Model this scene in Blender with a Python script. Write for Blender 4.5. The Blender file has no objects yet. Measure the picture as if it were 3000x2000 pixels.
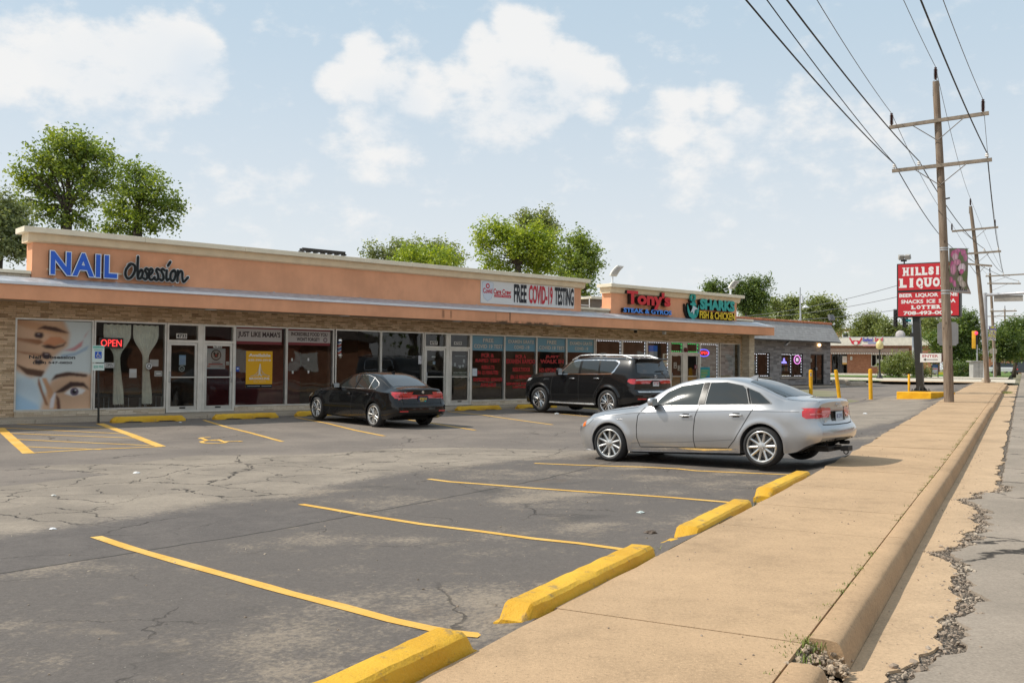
import bpy, bmesh, math, random
import numpy as np
from mathutils import Vector, Matrix
from mathutils.bvhtree import BVHTree
D = bpy.data; SC = bpy.context.scene; COL = SC.collection
R = math.radians
random.seed(7)

# ------------------------------------------------------------------ camera
CH = 1.52                                   # eye height above the near pavement
FPX, PITCH, ROLL = 2800.0, R(1.393), R(.545)
_fw = Vector((0, math.cos(PITCH), math.sin(PITCH))); _u0 = Vector((0, -math.sin(PITCH), math.cos(PITCH))); _r0 = Vector((1, 0, 0))
_rt = _r0*math.cos(ROLL) + _u0*math.sin(ROLL); _up = _u0*math.cos(ROLL) - _r0*math.sin(ROLL)
CAMP = Vector((0, 0, CH))
cam = D.objects.new('camera', D.cameras.new('camera')); COL.objects.link(cam)
m3 = Matrix((_rt, _up, -_fw)).transposed()
cam.matrix_world = Matrix.Translation(CAMP) @ m3.to_4x4()
cam.data.sensor_width = 36; cam.data.sensor_fit = 'HORIZONTAL'; cam.data.lens = FPX/3000*36
cam.data.clip_start = .1; cam.data.clip_end = 5000
SC.camera = cam
SC.view_settings.view_transform = 'Standard'; SC.view_settings.look = 'None'
SC.view_settings.exposure = 0.30; SC.view_settings.gamma = 1
SC.cycles.max_bounces = 8; SC.cycles.diffuse_bounces = 4; SC.cycles.glossy_bounces = 4; SC.cycles.transparent_max_bounces = 12
SC.cycles.use_denoising = True

def ray(u, v): return _fw + _rt*((u-1500)/FPX) - _up*((v-1000)/FPX)
def at_z(u, v, z):
    d = ray(u, v); return CAMP + d*((z-CH)/d.z)
def at_depth(u, v, y):
    d = ray(u, v); return CAMP + d*(y/d.y)

# ------------------------------------------------------------------ sun
SUN_EL = 47.0
sl = D.lights.new('sun', 'SUN'); sl.energy = 3.4; sl.angle = R(.55); sl.color = (1, .94, .84)
so = D.objects.new('sun', sl); COL.objects.link(so)
_sd = Vector((-math.cos(R(SUN_EL)), .02, math.sin(R(SUN_EL))))   # towards the sun: far left of the picture
so.rotation_euler = _sd.to_track_quat('Z', 'Y').to_euler(); so.location = (-60, 20, 60)

# ------------------------------------------------------------------ world: hazy summer sky with cumulus
W = D.worlds.new('World'); SC.world = W; W.use_nodes = True
nt = W.node_tree; nt.nodes.clear(); N = nt.nodes.new; LK = nt.links.new
def wmath(op, a, b=None, c=None):
    n = N('ShaderNodeMath'); n.operation = op
    for i, x in enumerate((a, b, c)):
        if x is None: continue
        if isinstance(x, (int, float)): n.inputs[i].default_value = x
        else: LK(x, n.inputs[i])
    return n.outputs[0]
def wmix(f, a, b):
    n = N('ShaderNodeMix'); n.data_type = 'RGBA'
    for s, x in ((n.inputs[0], f), (n.inputs[6], a), (n.inputs[7], b)):
        if isinstance(x, (int, float)): s.default_value = x
        elif isinstance(x, tuple): s.default_value = (*x, 1)
        else: LK(x, s)
    return n.outputs[2]
tc = N('ShaderNodeTexCoord').outputs['Generated']
sky = N('ShaderNodeTexSky'); sky.sky_type = 'NISHITA'; sky.sun_disc = False
sky.sun_elevation = R(SUN_EL); sky.sun_rotation = R(270); sky.air_density = 1.0; sky.dust_density = 1.5; sky.ozone_density = 1.5; sky.altitude = 200
sep = N('ShaderNodeSeparateXYZ'); LK(tc, sep.inputs[0])
el = sep.outputs[2]
def wnoise(scale, det, rough=.55, off=(0, 0, 0), zs=1.6):
    mp = N('ShaderNodeMapping'); LK(tc, mp.inputs[0]); mp.inputs['Location'].default_value = off; mp.inputs['Scale'].default_value = (1, 1, zs)
    n = N('ShaderNodeTexNoise'); n.inputs['Scale'].default_value = scale; n.inputs['Detail'].default_value = det; n.inputs['Roughness'].default_value = rough
    LK(mp.outputs[0], n.inputs['Vector']); return n.outputs[0]
BL = [  # cumulus puffs seen in the photograph: (u, v, radius, weight)
 (20,210,110,1),(120,180,100,1),(185,160,110,1),(290,200,100,.9),(400,180,110,1),(470,130,90,1),(535,110,75,1),(575,150,75,1),(520,210,120,.8),(330,270,130,.55),(430,290,130,.4),(80,270,110,.45),(600,200,60,.6),
 (1066,166,66,1),(980,240,58,1),(1040,235,80,1),(1150,235,62,.95),(1250,270,85,.95),(1340,215,60,.9),(1425,190,90,1),(1508,80,62,1.05),(1545,140,90,1),(1650,170,62,1),(1690,220,80,1),(1760,240,70,1),(1750,300,60,.8),(1453,320,120,.75),(1560,290,110,.7),(1050,345,60,.75),(1070,430,110,.6),(1170,440,80,.5),(1000,425,60,.55),(1400,100,35,.75),
 (1978,310,66,.9),(2050,300,50,.85),(2116,293,54,.9),(1960,390,90,.72),(1860,408,55,.62),(2040,470,140,.5),(2190,370,70,.62),(2250,440,120,.4),(2060,590,100,.3),(2330,310,75,.42),(2430,350,80,.4),(2530,440,110,.42),(2650,530,110,.35),(2780,500,90,.3),
 (780,540,60,.42),(850,530,50,.42),(700,620,110,.25),(1060,680,80,.25),(1000,700,80,.2),(1190,95,55,.3),(300,520,200,.12)]
SH = [(570,215,85,1),(480,225,110,.5),(1150,318,95,.75),(1550,290,100,.8),(1640,290,70,.6),(2200,410,90,.5),(330,300,150,.35),(1450,410,160,.35),(1100,300,80,.4)]
def blobs(lst):
    acc = None
    for u, v, r, w in lst:
        d = ray(u, v).normalized()
        n = N('ShaderNodeVectorMath'); n.operation = 'DISTANCE'; LK(tc, n.inputs[0]); n.inputs[1].default_value = d
        rr = r/FPX*1.25
        q = wmath('MULTIPLY', n.outputs['Value'], 1/rr)
        f = wmath('MULTIPLY', wmath('MAXIMUM', wmath('SUBTRACT', 1.0, wmath('MULTIPLY', q, q)), -.6), w)
        acc = f if acc is None else wmath('SMOOTH_MAX', acc, f, .22)
    return acc
n1 = wnoise(26, 9, .6); n2 = wnoise(9, 6, .55, (3, 1, 2))
puff = wmath('ADD', blobs(BL), wmath('MULTIPLY', wmath('SUBTRACT', n1, .5), 2.1))
def smooth(x, a, b):
    n = N('ShaderNodeMapRange'); n.interpolation_type = 'SMOOTHSTEP'; LK(x, n.inputs[0])
    n.inputs[1].default_value = a; n.inputs[2].default_value = b; return n.outputs[0]
mask = smooth(puff, .05, .85)
# unseen bright cumulus added outside this view, for fill light and reflections
gen = wmath('MULTIPLY', smooth(wnoise(3.2, 8, .58, (1, 5, 2), 2.2), .50, .62), smooth(sep.outputs[1], .35, -.15))
allmask = wmath('MAXIMUM', wmath('MULTIPLY', mask, .92), gen)
shade = wmath('MULTIPLY', wmath('MAXIMUM', wmath('ADD', blobs(SH), wmath('MULTIPLY', wmath('SUBTRACT', n2, .5), 1.2)), 0), .75)
cl = wmix(shade, (8.5, 8.45, 8.35), (6.6, 7.3, 8.0))
haze = wmix(smooth(el, 0.0, .42), (8.2, 8.4, 8.5), (5.35, 6.75, 7.85))
base = wmix(.82, sky.outputs[0], haze)
colr = wmix(allmask, base, cl)
# below the horizon: dull ground glow
colr = wmix(smooth(el, -.02, -.12), colr, (1.2, 1.1, 1.0))
bg = N('ShaderNodeBackground'); LK(colr, bg.inputs[0]); bg.inputs[1].default_value = .088
wo = N('ShaderNodeOutputWorld'); LK(bg.outputs[0], wo.inputs[0])
W.cycles.sampling_method = 'MANUAL'; W.cycles.sample_map_resolution = 512

# ------------------------------------------------------------------ scene helpers
def link(o, parent=None):
    COL.objects.link(o)
    if parent is not None: o.parent = parent
    return o
def tag(o, label=None, cat=None, group=None, kind=None):
    if label: o['label'] = label
    if cat: o['category'] = cat
    if group: o['group'] = group
    if kind: o['kind'] = kind
    return o
def thing(name, label, cat, loc=(0, 0, 0), rz=0, group=None):
    o = D.objects.new(name, None); link(o); o.location = loc; o.rotation_euler = (0, 0, rz); o.empty_display_size = .2
    return tag(o, label, cat, group)
def copy_tree(o, parent=None):
    c = o.copy(); COL.objects.link(c); c.parent = parent
    for ch in [x for x in D.objects if x.parent == o]: copy_tree(ch, c)
    return c

class MB:
    """collects faces; build() links them as one mesh object"""
    def __init__(s): s.v = []; s.f = []; s.c = []; s.m = []; s.col = (1, 1, 1); s.mi = 0; s.T = None
    def add(s, vs, fs):
        o = len(s.v)
        if s.T is not None: vs = [tuple(s.T @ Vector(p)) for p in vs]
        s.v.extend(tuple(p) for p in vs)
        for f in fs: s.f.append(tuple(i+o for i in f)); s.c.append(s.col); s.m.append(s.mi)
        return s
    def box(s, x0, x1, y0, y1, z0, z1):
        v = [(x, y, z) for x in (x0, x1) for y in (y0, y1) for z in (z0, z1)]
        return s.add(v, [(0, 1, 3, 2), (4, 6, 7, 5), (0, 4, 5, 1), (2, 3, 7, 6), (0, 2, 6, 4), (1, 5, 7, 3)])
    def chbox(s, x0, x1, y0, y1, z0, z1, b=.02):
        """box with all edges chamfered"""
        bm = bmesh.new(); bmesh.ops.create_cube(bm, size=1)
        for v in bm.verts: v.co = Vector(((x0+x1)/2+v.co.x*(x1-x0), (y0+y1)/2+v.co.y*(y1-y0), (z0+z1)/2+v.co.z*(z1-z0)))
        bmesh.ops.bevel(bm, geom=bm.edges[:], offset=b, segments=2, affect='EDGES', profile=.5)
        return s.bm(bm)
    def bm(s, bm):
        bm.verts.index_update()
        s.add([v.co[:] for v in bm.verts], [[v.index for v in f.verts] for f in bm.faces]); bm.free(); return s
    def prism(s, poly, axis, a, b):
        """extrude a 2D polygon; axis x/y/z, poly in the other two (ordered)"""
        n = len(poly)
        def P(p, t): return {'x': (t, p[0], p[1]), 'y': (p[0], t, p[1]), 'z': (p[0], p[1], t)}[axis]
        v = [P(p, a) for p in poly]+[P(p, b) for p in poly]
        return s.add(v, [tuple(range(n))[::-1], tuple(range(n, 2*n))]+[(i, (i+1) % n, n+(i+1) % n, n+i) for i in range(n)])
    def flat(s, poly, y, yaxis='y'):
        """flat polygon facing -Y at depth y (points x,z)"""
        return s.add([(p[0], y, p[1]) for p in poly], [tuple(range(len(poly)))])
    def tube(s, pts, r, n=8, cap=True):
        pts = [Vector(p) for p in pts]; k = len(pts)
        rs = r if isinstance(r, (list, tuple)) else [r]*k
        vs = []; fs = []; ref = None
        for i, p in enumerate(pts):
            t = (pts[min(i+1, k-1)]-pts[max(i-1, 0)]).normalized()
            if ref is None: ref = Vector((0, 0, 1)) if abs(t.z) < .9 else Vector((1, 0, 0))
            x = t.cross(ref).normalized(); y = x.cross(t).normalized(); ref = y
            for j in range(n):
                a = 2*math.pi*j/n; vs.append(p+(x*math.cos(a)+y*math.sin(a))*rs[i])
        for i in range(k-1):
            for j in range(n):
                fs.append((i*n+j, i*n+(j+1) % n, (i+1)*n+(j+1) % n, (i+1)*n+j))
        if cap: fs += [tuple(range(n))[::-1], tuple(range((k-1)*n, k*n))]
        return s.add([tuple(v) for v in vs], fs)
    def lathe(s, prof, n=24, axis='z', c=(0, 0, 0)):
        vs = []; fs = []; k = len(prof)
        for j in range(n):
            a = 2*math.pi*j/n
            for r, h in prof:
                x, y = r*math.cos(a), r*math.sin(a)
                vs.append((c[0]+x, c[1]+y, c[2]+h) if axis == 'z' else (c[0]+x, c[1]+h, c[2]+y))
        for j in range(n):
            for i in range(k-1):
                q = (j*k+i, ((j+1) % n)*k+i, ((j+1) % n)*k+i+1, j*k+i+1)
                fs.append(q if axis == 'z' else q[::-1])
        return s.add(vs, fs)
    def grid(s, P, flip=False):
        """P[i][j] points"""
        a, b = len(P), len(P[0])
        return s.add([tuple(p) for r in P for p in r], [((i*b+j, i*b+j+1, (i+1)*b+j+1, (i+1)*b+j) if flip else (i*b+j, (i+1)*b+j, (i+1)*b+j+1, i*b+j+1)) for i in range(a-1) for j in range(b-1)])
    def text(s, t, x0, x1, z0, z1, y, bold=0, ext=0, shear=0, res=3, sp=1):
        vs, fs = text_geo(t, bold, 0, shear, res, sp)
        xs = [p[0] for p in vs]; ys = [p[1] for p in vs]; ax, bx, ay, by = min(xs), max(xs), min(ys), max(ys)
        fx = lambda p: x0+(p[0]-ax)/(bx-ax)*(x1-x0); fz = lambda p: z0+(p[1]-ay)/(by-ay)*(z1-z0)
        if ext == 0: return s.add([(fx(p), y, fz(p)) for p in vs], fs)
        n = len(vs); ed = {}
        for f in fs:
            for i in range(len(f)):
                e = (f[i], f[(i+1) % len(f)]); ed[e] = 1
        side = [e for e in ed if (e[1], e[0]) not in ed]
        s.add([(fx(p), y-ext, fz(p)) for p in vs], fs)
        c = s.col; m = s.mi; s.col = getattr(s, 'sidecol', c)
        s.add([(fx(p), y-ext, fz(p)) for p in vs]+[(fx(p), y, fz(p)) for p in vs], [(a, a+n, b+n, b) for a, b in side])
        s.col = c; return s
    def build(s, name, mats, parent=None, smooth=False, loc=None, weld=False, auto=None):
        me = D.meshes.new(name); me.from_pydata(s.v, [], s.f)
        mats = mats if isinstance(mats, (list, tuple)) else [mats]
        for m in mats: me.materials.append(m)
        if any(s.m): me.polygons.foreach_set('material_index', s.m)
        if len(set(s.c)) > 1 or s.c and s.c[0] != (1, 1, 1):
            at = me.color_attributes.new('Col', 'FLOAT_COLOR', 'CORNER')
            arr = np.ones((len(me.loops), 4), 'f')
            cnt = np.array([len(f) for f in s.f]); arr[:, :3] = np.repeat(np.array(s.c, 'f'), cnt, axis=0)
            at.data.foreach_set('color', arr.ravel())
        if weld:
            bm = bmesh.new(); bm.from_mesh(me); bmesh.ops.remove_doubles(bm, verts=bm.verts, dist=.0005); bmesh.ops.recalc_face_normals(bm, faces=bm.faces); bm.to_mesh(me); bm.free()
        if smooth: me.polygons.foreach_set('use_smooth', [True]*len(me.polygons))
        if auto is not None: me.set_sharp_from_angle(angle=R(auto))
        me.update(); me.validate()
        o = D.objects.new(name, me); link(o, parent)
        if loc is not None: o.location = loc
        return o

_TX = {}
def text_geo(t, bold=0, ext=0, shear=0, res=3, sp=1):
    k = (t, bold, shear, res, sp)
    if k in _TX: return _TX[k]
    cu = D.curves.new('t', 'FONT'); cu.body = t; cu.align_x = 'CENTER'; cu.offset = bold; cu.shear = shear; cu.resolution_u = res; cu.space_character = sp; cu.space_line = .95
    ob = D.objects.new('t', cu); COL.objects.link(ob)
    dg = bpy.context.evaluated_depsgraph_get(); dg.update()
    me = D.meshes.new_from_object(ob.evaluated_get(dg))
    vs = [tuple(v.co[:2]) for v in me.vertices]; fs = [tuple(p.vertices) for p in me.polygons]
    # weld coincident points so that outlines can be found
    D.objects.remove(ob); D.curves.remove(cu); D.meshes.remove(me)
    key = {}; mp = []; nv = []
    for p in vs:
        q = (round(p[0], 4), round(p[1], 4))
        if q not in key: key[q] = len(nv); nv.append(p)
        mp.append(key[q])
    fs = [f2 for f2 in (tuple(dict.fromkeys(mp[i] for i in f)) for f in fs) if len(f2) > 2]
    _TX[k] = (nv, fs); return _TX[k]

def smoothstep(a, b, x):
    t = min(1, max(0, (x-a)/(b-a))); return t*t*(3-2*t)
def curve(pts):
    """monotone-ish cubic through (x, y) control points"""
    xs = np.array([p[0] for p in pts], float); ys = np.array([p[1] for p in pts], float)
    h = np.diff(xs); d = np.diff(ys)/h; m = np.zeros(len(xs)); m[0] = d[0]; m[-1] = d[-1]
    for i in range(1, len(xs)-1):
        m[i] = 0 if d[i-1]*d[i] <= 0 else 2*d[i-1]*d[i]/(d[i-1]+d[i]) if True else 0
    def f(x):
        x = min(max(x, xs[0]), xs[-1]); i = int(min(max(np.searchsorted(xs, x)-1, 0), len(h)-1)); t = (x-xs[i])/h[i]
        return float((2*t**3-3*t**2+1)*ys[i]+(t**3-2*t**2+t)*h[i]*m[i]+(-2*t**3+3*t**2)*ys[i+1]+(t**3-t**2)*h[i]*m[i+1])
    return f

# ------------------------------------------------------------------ where things stand
# street frame: A along the pavement's inner edge, B to its right; facade frame: S along the shops, E out from them
SDIR = R(27.888); S0 = Vector((1.0887, 7.5465, 0))
du = Vector((math.sin(SDIR), math.cos(SDIR), 0)); dn = Vector((du.y, -du.x, 0))
TB = R(48.65); P0 = Vector((-13.1856, 25.3863, 0))
fu = Vector((math.sin(TB), math.cos(TB), 0)); fn = Vector((fu.y, -fu.x, 0))
def AB(p): q = Vector((p[0], p[1], 0))-S0; return q.dot(du), q.dot(dn)
def SE(p): q = Vector((p[0], p[1], 0))-P0; return q.dot(fu), q.dot(fn)
def W_ab(a, b, z=0): p = S0+du*a+dn*b; return Vector((p.x, p.y, z))
def W_se(s, e, z=0): p = P0+fu*s+fn*e; return Vector((p.x, p.y, z))
_zs = curve([(-80, -.1), (-20, -.03), (0, 0), (8, .024), (20, .16), (40, .42), (75, .64), (130, .80), (300, 1.1), (900, 1.3)])
def zs(a): return _zs(a)
def gz(x, y):
    a, b = AB((x, y)); s, e = SE((x, y))
    if b > 0: return zs(a)
    ds = -b; db = max(0, e+6.6*smoothstep(32.5, 35, s))
    t = ds/(ds+db+1e-4)
    zb = -.02+.42*smoothstep(30, 54, s)
    z = (1-t)*(zs(a)-.01)+t*zb-.10*math.sin(math.pi*t)-.06*smoothstep(-5, 3, a)*(1-t)-.05
    k = smoothstep(62, 70, a)
    return z*(1-k)+(zs(a)-.03)*k
def G(u, v, dz=0):
    z = -.05; p = None
    for _ in range(40):
        p = at_z(u, v, z); z2 = gz(p.x, p.y)+dz; z = .5*z+.5*z2
    return p
def FAC(u, v, e=0.0):
    d = ray(u, v); t = ((P0+fn*e)-CAMP).dot(fn)/d.dot(fn); p = CAMP+d*t
    return SE(p)[0], p.z

# ------------------------------------------------------------------ procedural materials
class NT:
    def __init__(s, name):
        s.m = D.materials.new(name); s.m.use_nodes = True; s.t = s.m.node_tree; s.t.nodes.clear()
        s.out = s.n('ShaderNodeOutputMaterial')
    def n(s, ty, **kw):
        n = s.t.nodes.new(ty)
        for k, v in kw.items(): setattr(n, k, v)
        return n
    def l(s, a, b): s.t.links.new(a, b)
    def put(s, sock, x):
        if isinstance(x, (int, float)): sock.default_value = x
        elif isinstance(x, tuple): sock.default_value = (*x, 1) if len(x) == 3 and sock.type == 'RGBA' else x
        elif x is not None: s.l(x, sock)
    def math(s, op, a, b=None, c=None):
        n = s.n('ShaderNodeMath', operation=op)
        for i, x in enumerate((a, b, c)):
            if x is not None: s.put(n.inputs[i], x)
        return n.outputs[0]
    def mix(s, f, a, b, blend='MIX'):
        n = s.n('ShaderNodeMix', data_type='RGBA', blend_type=blend); s.put(n.inputs[0], f); s.put(n.inputs[6], a); s.put(n.inputs[7], b); return n.outputs[2]
    def co(s, kind='Object', scale=(1, 1, 1), rot=(0, 0, 0)):
        t = s.n('ShaderNodeTexCoord'); mp = s.n('ShaderNodeMapping'); mp.inputs['Scale'].default_value = scale; mp.inputs['Rotation'].default_value = rot
        s.l(t.outputs[kind], mp.inputs[0]); return mp.outputs[0]
    def pos(s): return s.n('ShaderNodeNewGeometry').outputs['Position']
    def noise(s, vec, scale, det=4, rough=.55, dist=0):
        n = s.n('ShaderNodeTexNoise'); n.inputs['Scale'].default_value = scale; n.inputs['Detail'].default_value = det; n.inputs['Roughness'].default_value = rough; n.inputs['Distortion'].default_value = dist
        if vec is not None: s.l(vec, n.inputs['Vector'])
        return n
    def vor(s, vec, scale, feat='F1', rnd=1):
        n = s.n('ShaderNodeTexVoronoi', feature=feat); n.inputs['Scale'].default_value = scale; n.inputs['Randomness'].default_value = rnd
        if vec is not None: s.l(vec, n.inputs['Vector'])
        return n
    def ss(s, x, a, b, lo=0, hi=1):
        n = s.n('ShaderNodeMapRange', interpolation_type='SMOOTHSTEP'); s.put(n.inputs[0], x)
        for i, v in enumerate((a, b, lo, hi)): n.inputs[i+1].default_value = v
        return n.outputs[0]
    def ramp(s, x, pts):
        n = s.n('ShaderNodeValToRGB'); s.put(n.inputs[0], x); e = n.color_ramp.elements
        while len(e) < len(pts): e.new(.5)
        for q, (p, c) in zip(e, pts): q.position = p; q.color = (*c, 1)
        return n.outputs[0]
    def bump(s, h, st=.3, d=.02, nrm=None):
        b = s.n('ShaderNodeBump'); b.inputs['Strength'].default_value = st; b.inputs['Distance'].default_value = d; s.put(b.inputs['Height'], h)
        if nrm is not None: s.l(nrm, b.inputs['Normal'])
        return b.outputs[0]
    def bsdf(s, col, rough=.6, metal=0, spec=.5, coat=0, nrm=None, emit=None, es=0, trans=0):
        b = s.n('ShaderNodeBsdfPrincipled'); I = b.inputs
        s.put(I['Base Color'], col); s.put(I['Roughness'], rough); s.put(I['Metallic'], metal); I['Specular IOR Level'].default_value = spec
        I['Coat Weight'].default_value = coat; I['Coat Roughness'].default_value = .04
        if nrm is not None: s.l(nrm, I['Normal'])
        if emit is not None: s.put(I['Emission Color'], emit); I['Emission Strength'].default_value = es
        return b.outputs[0]
    def done(s, sh): s.l(sh, s.out.inputs[0]); return s.m
MAT = {}
def plain(name, col, rough=.6, metal=0, spec=.5, coat=0, var=.12, vs=3.0, bs=0, bsc=60, bd=.004):
    """a paint or solid with slight uneven tone and optional fine bump"""
    if name in MAT: return MAT[name]
    k = NT(name); v = k.co()
    n = k.noise(v, vs, 5).outputs[0]
    f = k.ss(n, .3, .7, 1-var, 1+var)
    c = k.mix(1, col, f, 'MULTIPLY') if var else col
    c2 = k.n('ShaderNodeMix', data_type='RGBA', blend_type='MULTIPLY')
    if var:
        c2.inputs[0].default_value = 1; c2.inputs[6].default_value = (*col, 1)
        comb = k.n('ShaderNodeCombineColor'); [k.l(f, comb.inputs[i]) for i in range(3)]; k.l(comb.outputs[0], c2.inputs[7]); c = c2.outputs[2]
    nr = k.bump(k.noise(v, bsc, 3).outputs[0], bs, bd) if bs else None
    r = k.ss(k.noise(v, vs*2.3, 3).outputs[0], .3, .7, max(.02, rough-.06), min(1, rough+.06))
    MAT[name] = k.done(k.bsdf(c, r, metal, spec, coat, nr)); return MAT[name]
def glow(name, col, st):
    if name in MAT: return MAT[name]
    k = NT(name); MAT[name] = k.done(k.bsdf(col, .4, emit=col, es=st)); return MAT[name]
def mk_print():
    k = NT('printed_vinyl'); a = k.n('ShaderNodeAttribute', attribute_name='Col'); return k.done(k.bsdf(a.outputs[0], .45, spec=.3))
PRINT = mk_print()
def mk_letter():
    k = NT('painted_letter'); a = k.n('ShaderNodeAttribute', attribute_name='Col'); return k.done(k.bsdf(a.outputs[0], .35, spec=.5))
LETTER = mk_letter()
def mk_glass(name, tint=(.86, .9, .88), refl=1.5, base=.02):
    k = NT(name); tr = k.n('ShaderNodeBsdfTransparent'); tr.inputs[0].default_value = (*tint, 1)
    gl = k.n('ShaderNodeBsdfGlossy'); gl.inputs['Roughness'].default_value = .015; gl.inputs[0].default_value = (1, 1, 1, 1)
    w = k.noise(k.co(), .9, 1).outputs[0]; k.l(k.bump(w, .12, .05), gl.inputs['Normal'])
    fr = k.n('ShaderNodeFresnel'); fr.inputs[0].default_value = 1.5
    f = k.math('MINIMUM', k.math('MULTIPLY_ADD', fr.outputs[0], refl, base), 1)
    m = k.n('ShaderNodeMixShader'); k.l(f, m.inputs[0]); k.l(tr.outputs[0], m.inputs[1]); k.l(gl.outputs[0], m.inputs[2]); return k.done(m.outputs[0])
GLASS = mk_glass('window_glass', refl=1.15, base=.0)
def mk_stone(name, c1, c2, c3, mortar, sx, sy, rowh=.5):
    """stacked ledge stone: courses of uneven blocks"""
    k = NT(name); v = k.co(); d = k.noise(v, 5, 2)
    sp = k.n('ShaderNodeSeparateXYZ'); k.l(v, sp.inputs[0])
    xy = k.n('ShaderNodeCombineXYZ'); k.l(k.math('ADD', sp.outputs[0], sp.outputs[1]), xy.inputs[0]); k.l(k.math('ADD', sp.outputs[2], k.math('MULTIPLY', d.outputs[0], .012)), xy.inputs[1])
    b = k.n('ShaderNodeTexBrick'); k.l(xy.outputs[0], b.inputs['Vector']); b.inputs['Scale'].default_value = 1; b.offset = .37; b.offset_frequency = 3; b.squash = 1.5; b.squash_frequency = 2
    b.inputs['Brick Width'].default_value = sx; b.inputs['Row Height'].default_value = sy; b.inputs['Mortar Size'].default_value = .004; b.inputs['Mortar Smooth'].default_value = .3; b.inputs['Bias'].default_value = 0
    b.inputs['Color1'].default_value = (0, 0, 0, 1); b.inputs['Color2'].default_value = (1, 1, 1, 1); b.inputs['Mortar'].default_value = (.5, .5, .5, 1)
    big = k.noise(xy.outputs[0], 7, 5).outputs[0]
    t = k.math('ADD', k.math('MULTIPLY', b.outputs[0], .62), k.math('MULTIPLY', big, .38))
    c = k.ramp(t, [(.12, c2), (.35, c1), (.6, c3), (.9, tuple(x*1.25 for x in c3))])
    c = k.mix(b.outputs['Fac'], c, mortar)
    c = k.mix(.35, c, k.mix(k.noise(v, 45, 4).outputs[0], tuple(x*.45 for x in c2), tuple(min(1, x*1.3) for x in c3)))
    h = k.math('ADD', k.math('MULTIPLY', k.math('SUBTRACT', 1, b.outputs['Fac']), k.math('ADD', .5, b.outputs[0])), k.math('MULTIPLY', k.noise(v, 40, 4).outputs[0], .5))
    return k.done(k.bsdf(c, .9, nrm=k.bump(h, .8, .02), spec=.2))
STONE = mk_stone('tan_ledge_stone', (.52, .36, .215), (.20, .115, .06), (.78, .58, .39), (.21, .145, .09), .20, .055)
STONE2 = mk_stone('pale_ledge_stone', (.62, .50, .36), (.44, .33, .22), (.74, .64, .50), (.36, .28, .2), .22, .06)
GSTONE = mk_stone('grey_rough_stone', (.22, .20, .195), (.13, .12, .12), (.34, .32, .31), (.17, .16, .155), .42, .13)
BRICK = mk_stone('red_brown_brick', (.34, .15, .085), (.24, .10, .06), (.42, .20, .12), (.34, .27, .22), .22, .075)
def mk_stucco(name, col, stains=()):
    k = NT(name); v = k.co(); sp = k.n('ShaderNodeSeparateXYZ'); k.l(v, sp.inputs[0])
    n = k.noise(v, .7, 5, .6).outputs[0]; n2 = k.noise(k.co(scale=(3, 3, .5)), 2.2, 4).outputs[0]
    c = k.mix(k.ss(k.math('ADD', k.math('MULTIPLY', n, .85), k.math('MULTIPLY', n2, .15)), .35, .65), tuple(x*.88 for x in col), tuple(min(1, x*1.07) for x in col))
    acc = None
    for sx, wd, z0, z1, st in stains:     # drip streaks running down from a joint
        dx = k.math('ABSOLUTE', k.math('SUBTRACT', k.math('ADD', sp.outputs[0], k.math('MULTIPLY', k.math('SUBTRACT', n2, .5), wd)), sx))
        f = k.math('MULTIPLY', k.math('MULTIPLY', k.ss(dx, wd, wd*.2), k.ss(sp.outputs[2], z0, z0+(z1-z0)*.4)), st)
        f = k.math('MULTIPLY', f, k.ss(sp.outputs[2], z1+.02, z1-.05))
        acc = f if acc is None else k.math('MAXIMUM', acc, f)
    if acc is not None:
        c = k.mix(acc, c, (.07, .045, .03))
        edge = k.math('MULTIPLY', k.ss(sp.outputs[2], 3.17, 3.07), k.math('MULTIPLY', k.ss(sp.outputs[0], 14.6, 15.6), k.ss(sp.outputs[0], 19.5, 17.8)))
        c = k.mix(k.math('MULTIPLY', edge, k.ss(k.noise(v, 4, 4).outputs[0], .35, .6)), c, (.10, .07, .045))
    return k.done(k.bsdf(c, .9, spec=.2, nrm=k.bump(k.noise(v, 90, 3).outputs[0], .35, .006)))
PINK = mk_stucco('salmon_stucco', (.78, .38, .215))
PINKF = mk_stucco('salmon_stucco_fascia', (.78, .38, .215), [(13.15, .09, 3.05, 3.4, .55), (13.5, .07, 3.05, 3.4, .5), (16.22, .05, 3.02, 3.45, .85), (15.55, .03, 3.05, 3.4, .35)])
CREAM = plain('cream_paint', (.80, .64, .43), .7, var=.06, bs=.15)
CREAMT = plain('cream_metal_cap', (.80, .71, .54), .5, var=.05)
ALU = plain('aluminium_frame', (.62, .60, .55), .38, .55, var=.08)
WALU = plain('pale_frame_metal', (.72, .68, .61), .42, .25, var=.08)
WHITEM = plain('white_metal', (.74, .76, .79), .35, .2, var=.05)
GREYM = plain('weathered_grey_metal', (.46, .47, .50), .5, .35, var=.2, vs=5)
DARKM = plain('dark_metal', (.035, .033, .03), .45, .3, var=.1)
BLACKP = plain('black_paint', (.018, .017, .017), .4, var=.1)
WHITEP = plain('white_paint', (.78, .78, .76), .45, var=.05)
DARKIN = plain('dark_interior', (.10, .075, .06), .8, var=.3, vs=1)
TILEFL = plain('interior_floor', (.20, .17, .14), .4, var=.2)
CURT = plain('curtain_fabric', (.86, .83, .74), .9, var=.08, vs=8)
RUBBER = plain('tyre_rubber', (.02, .02, .021), .75, var=.15, bs=.2, bsc=200)
RUST = plain('rusty_tile', (.50, .17, .07), .7, var=.25, vs=6)
GALV = plain('galvanised_steel', (.52, .54, .56), .45, .5, var=.12)
YEL = None
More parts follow.
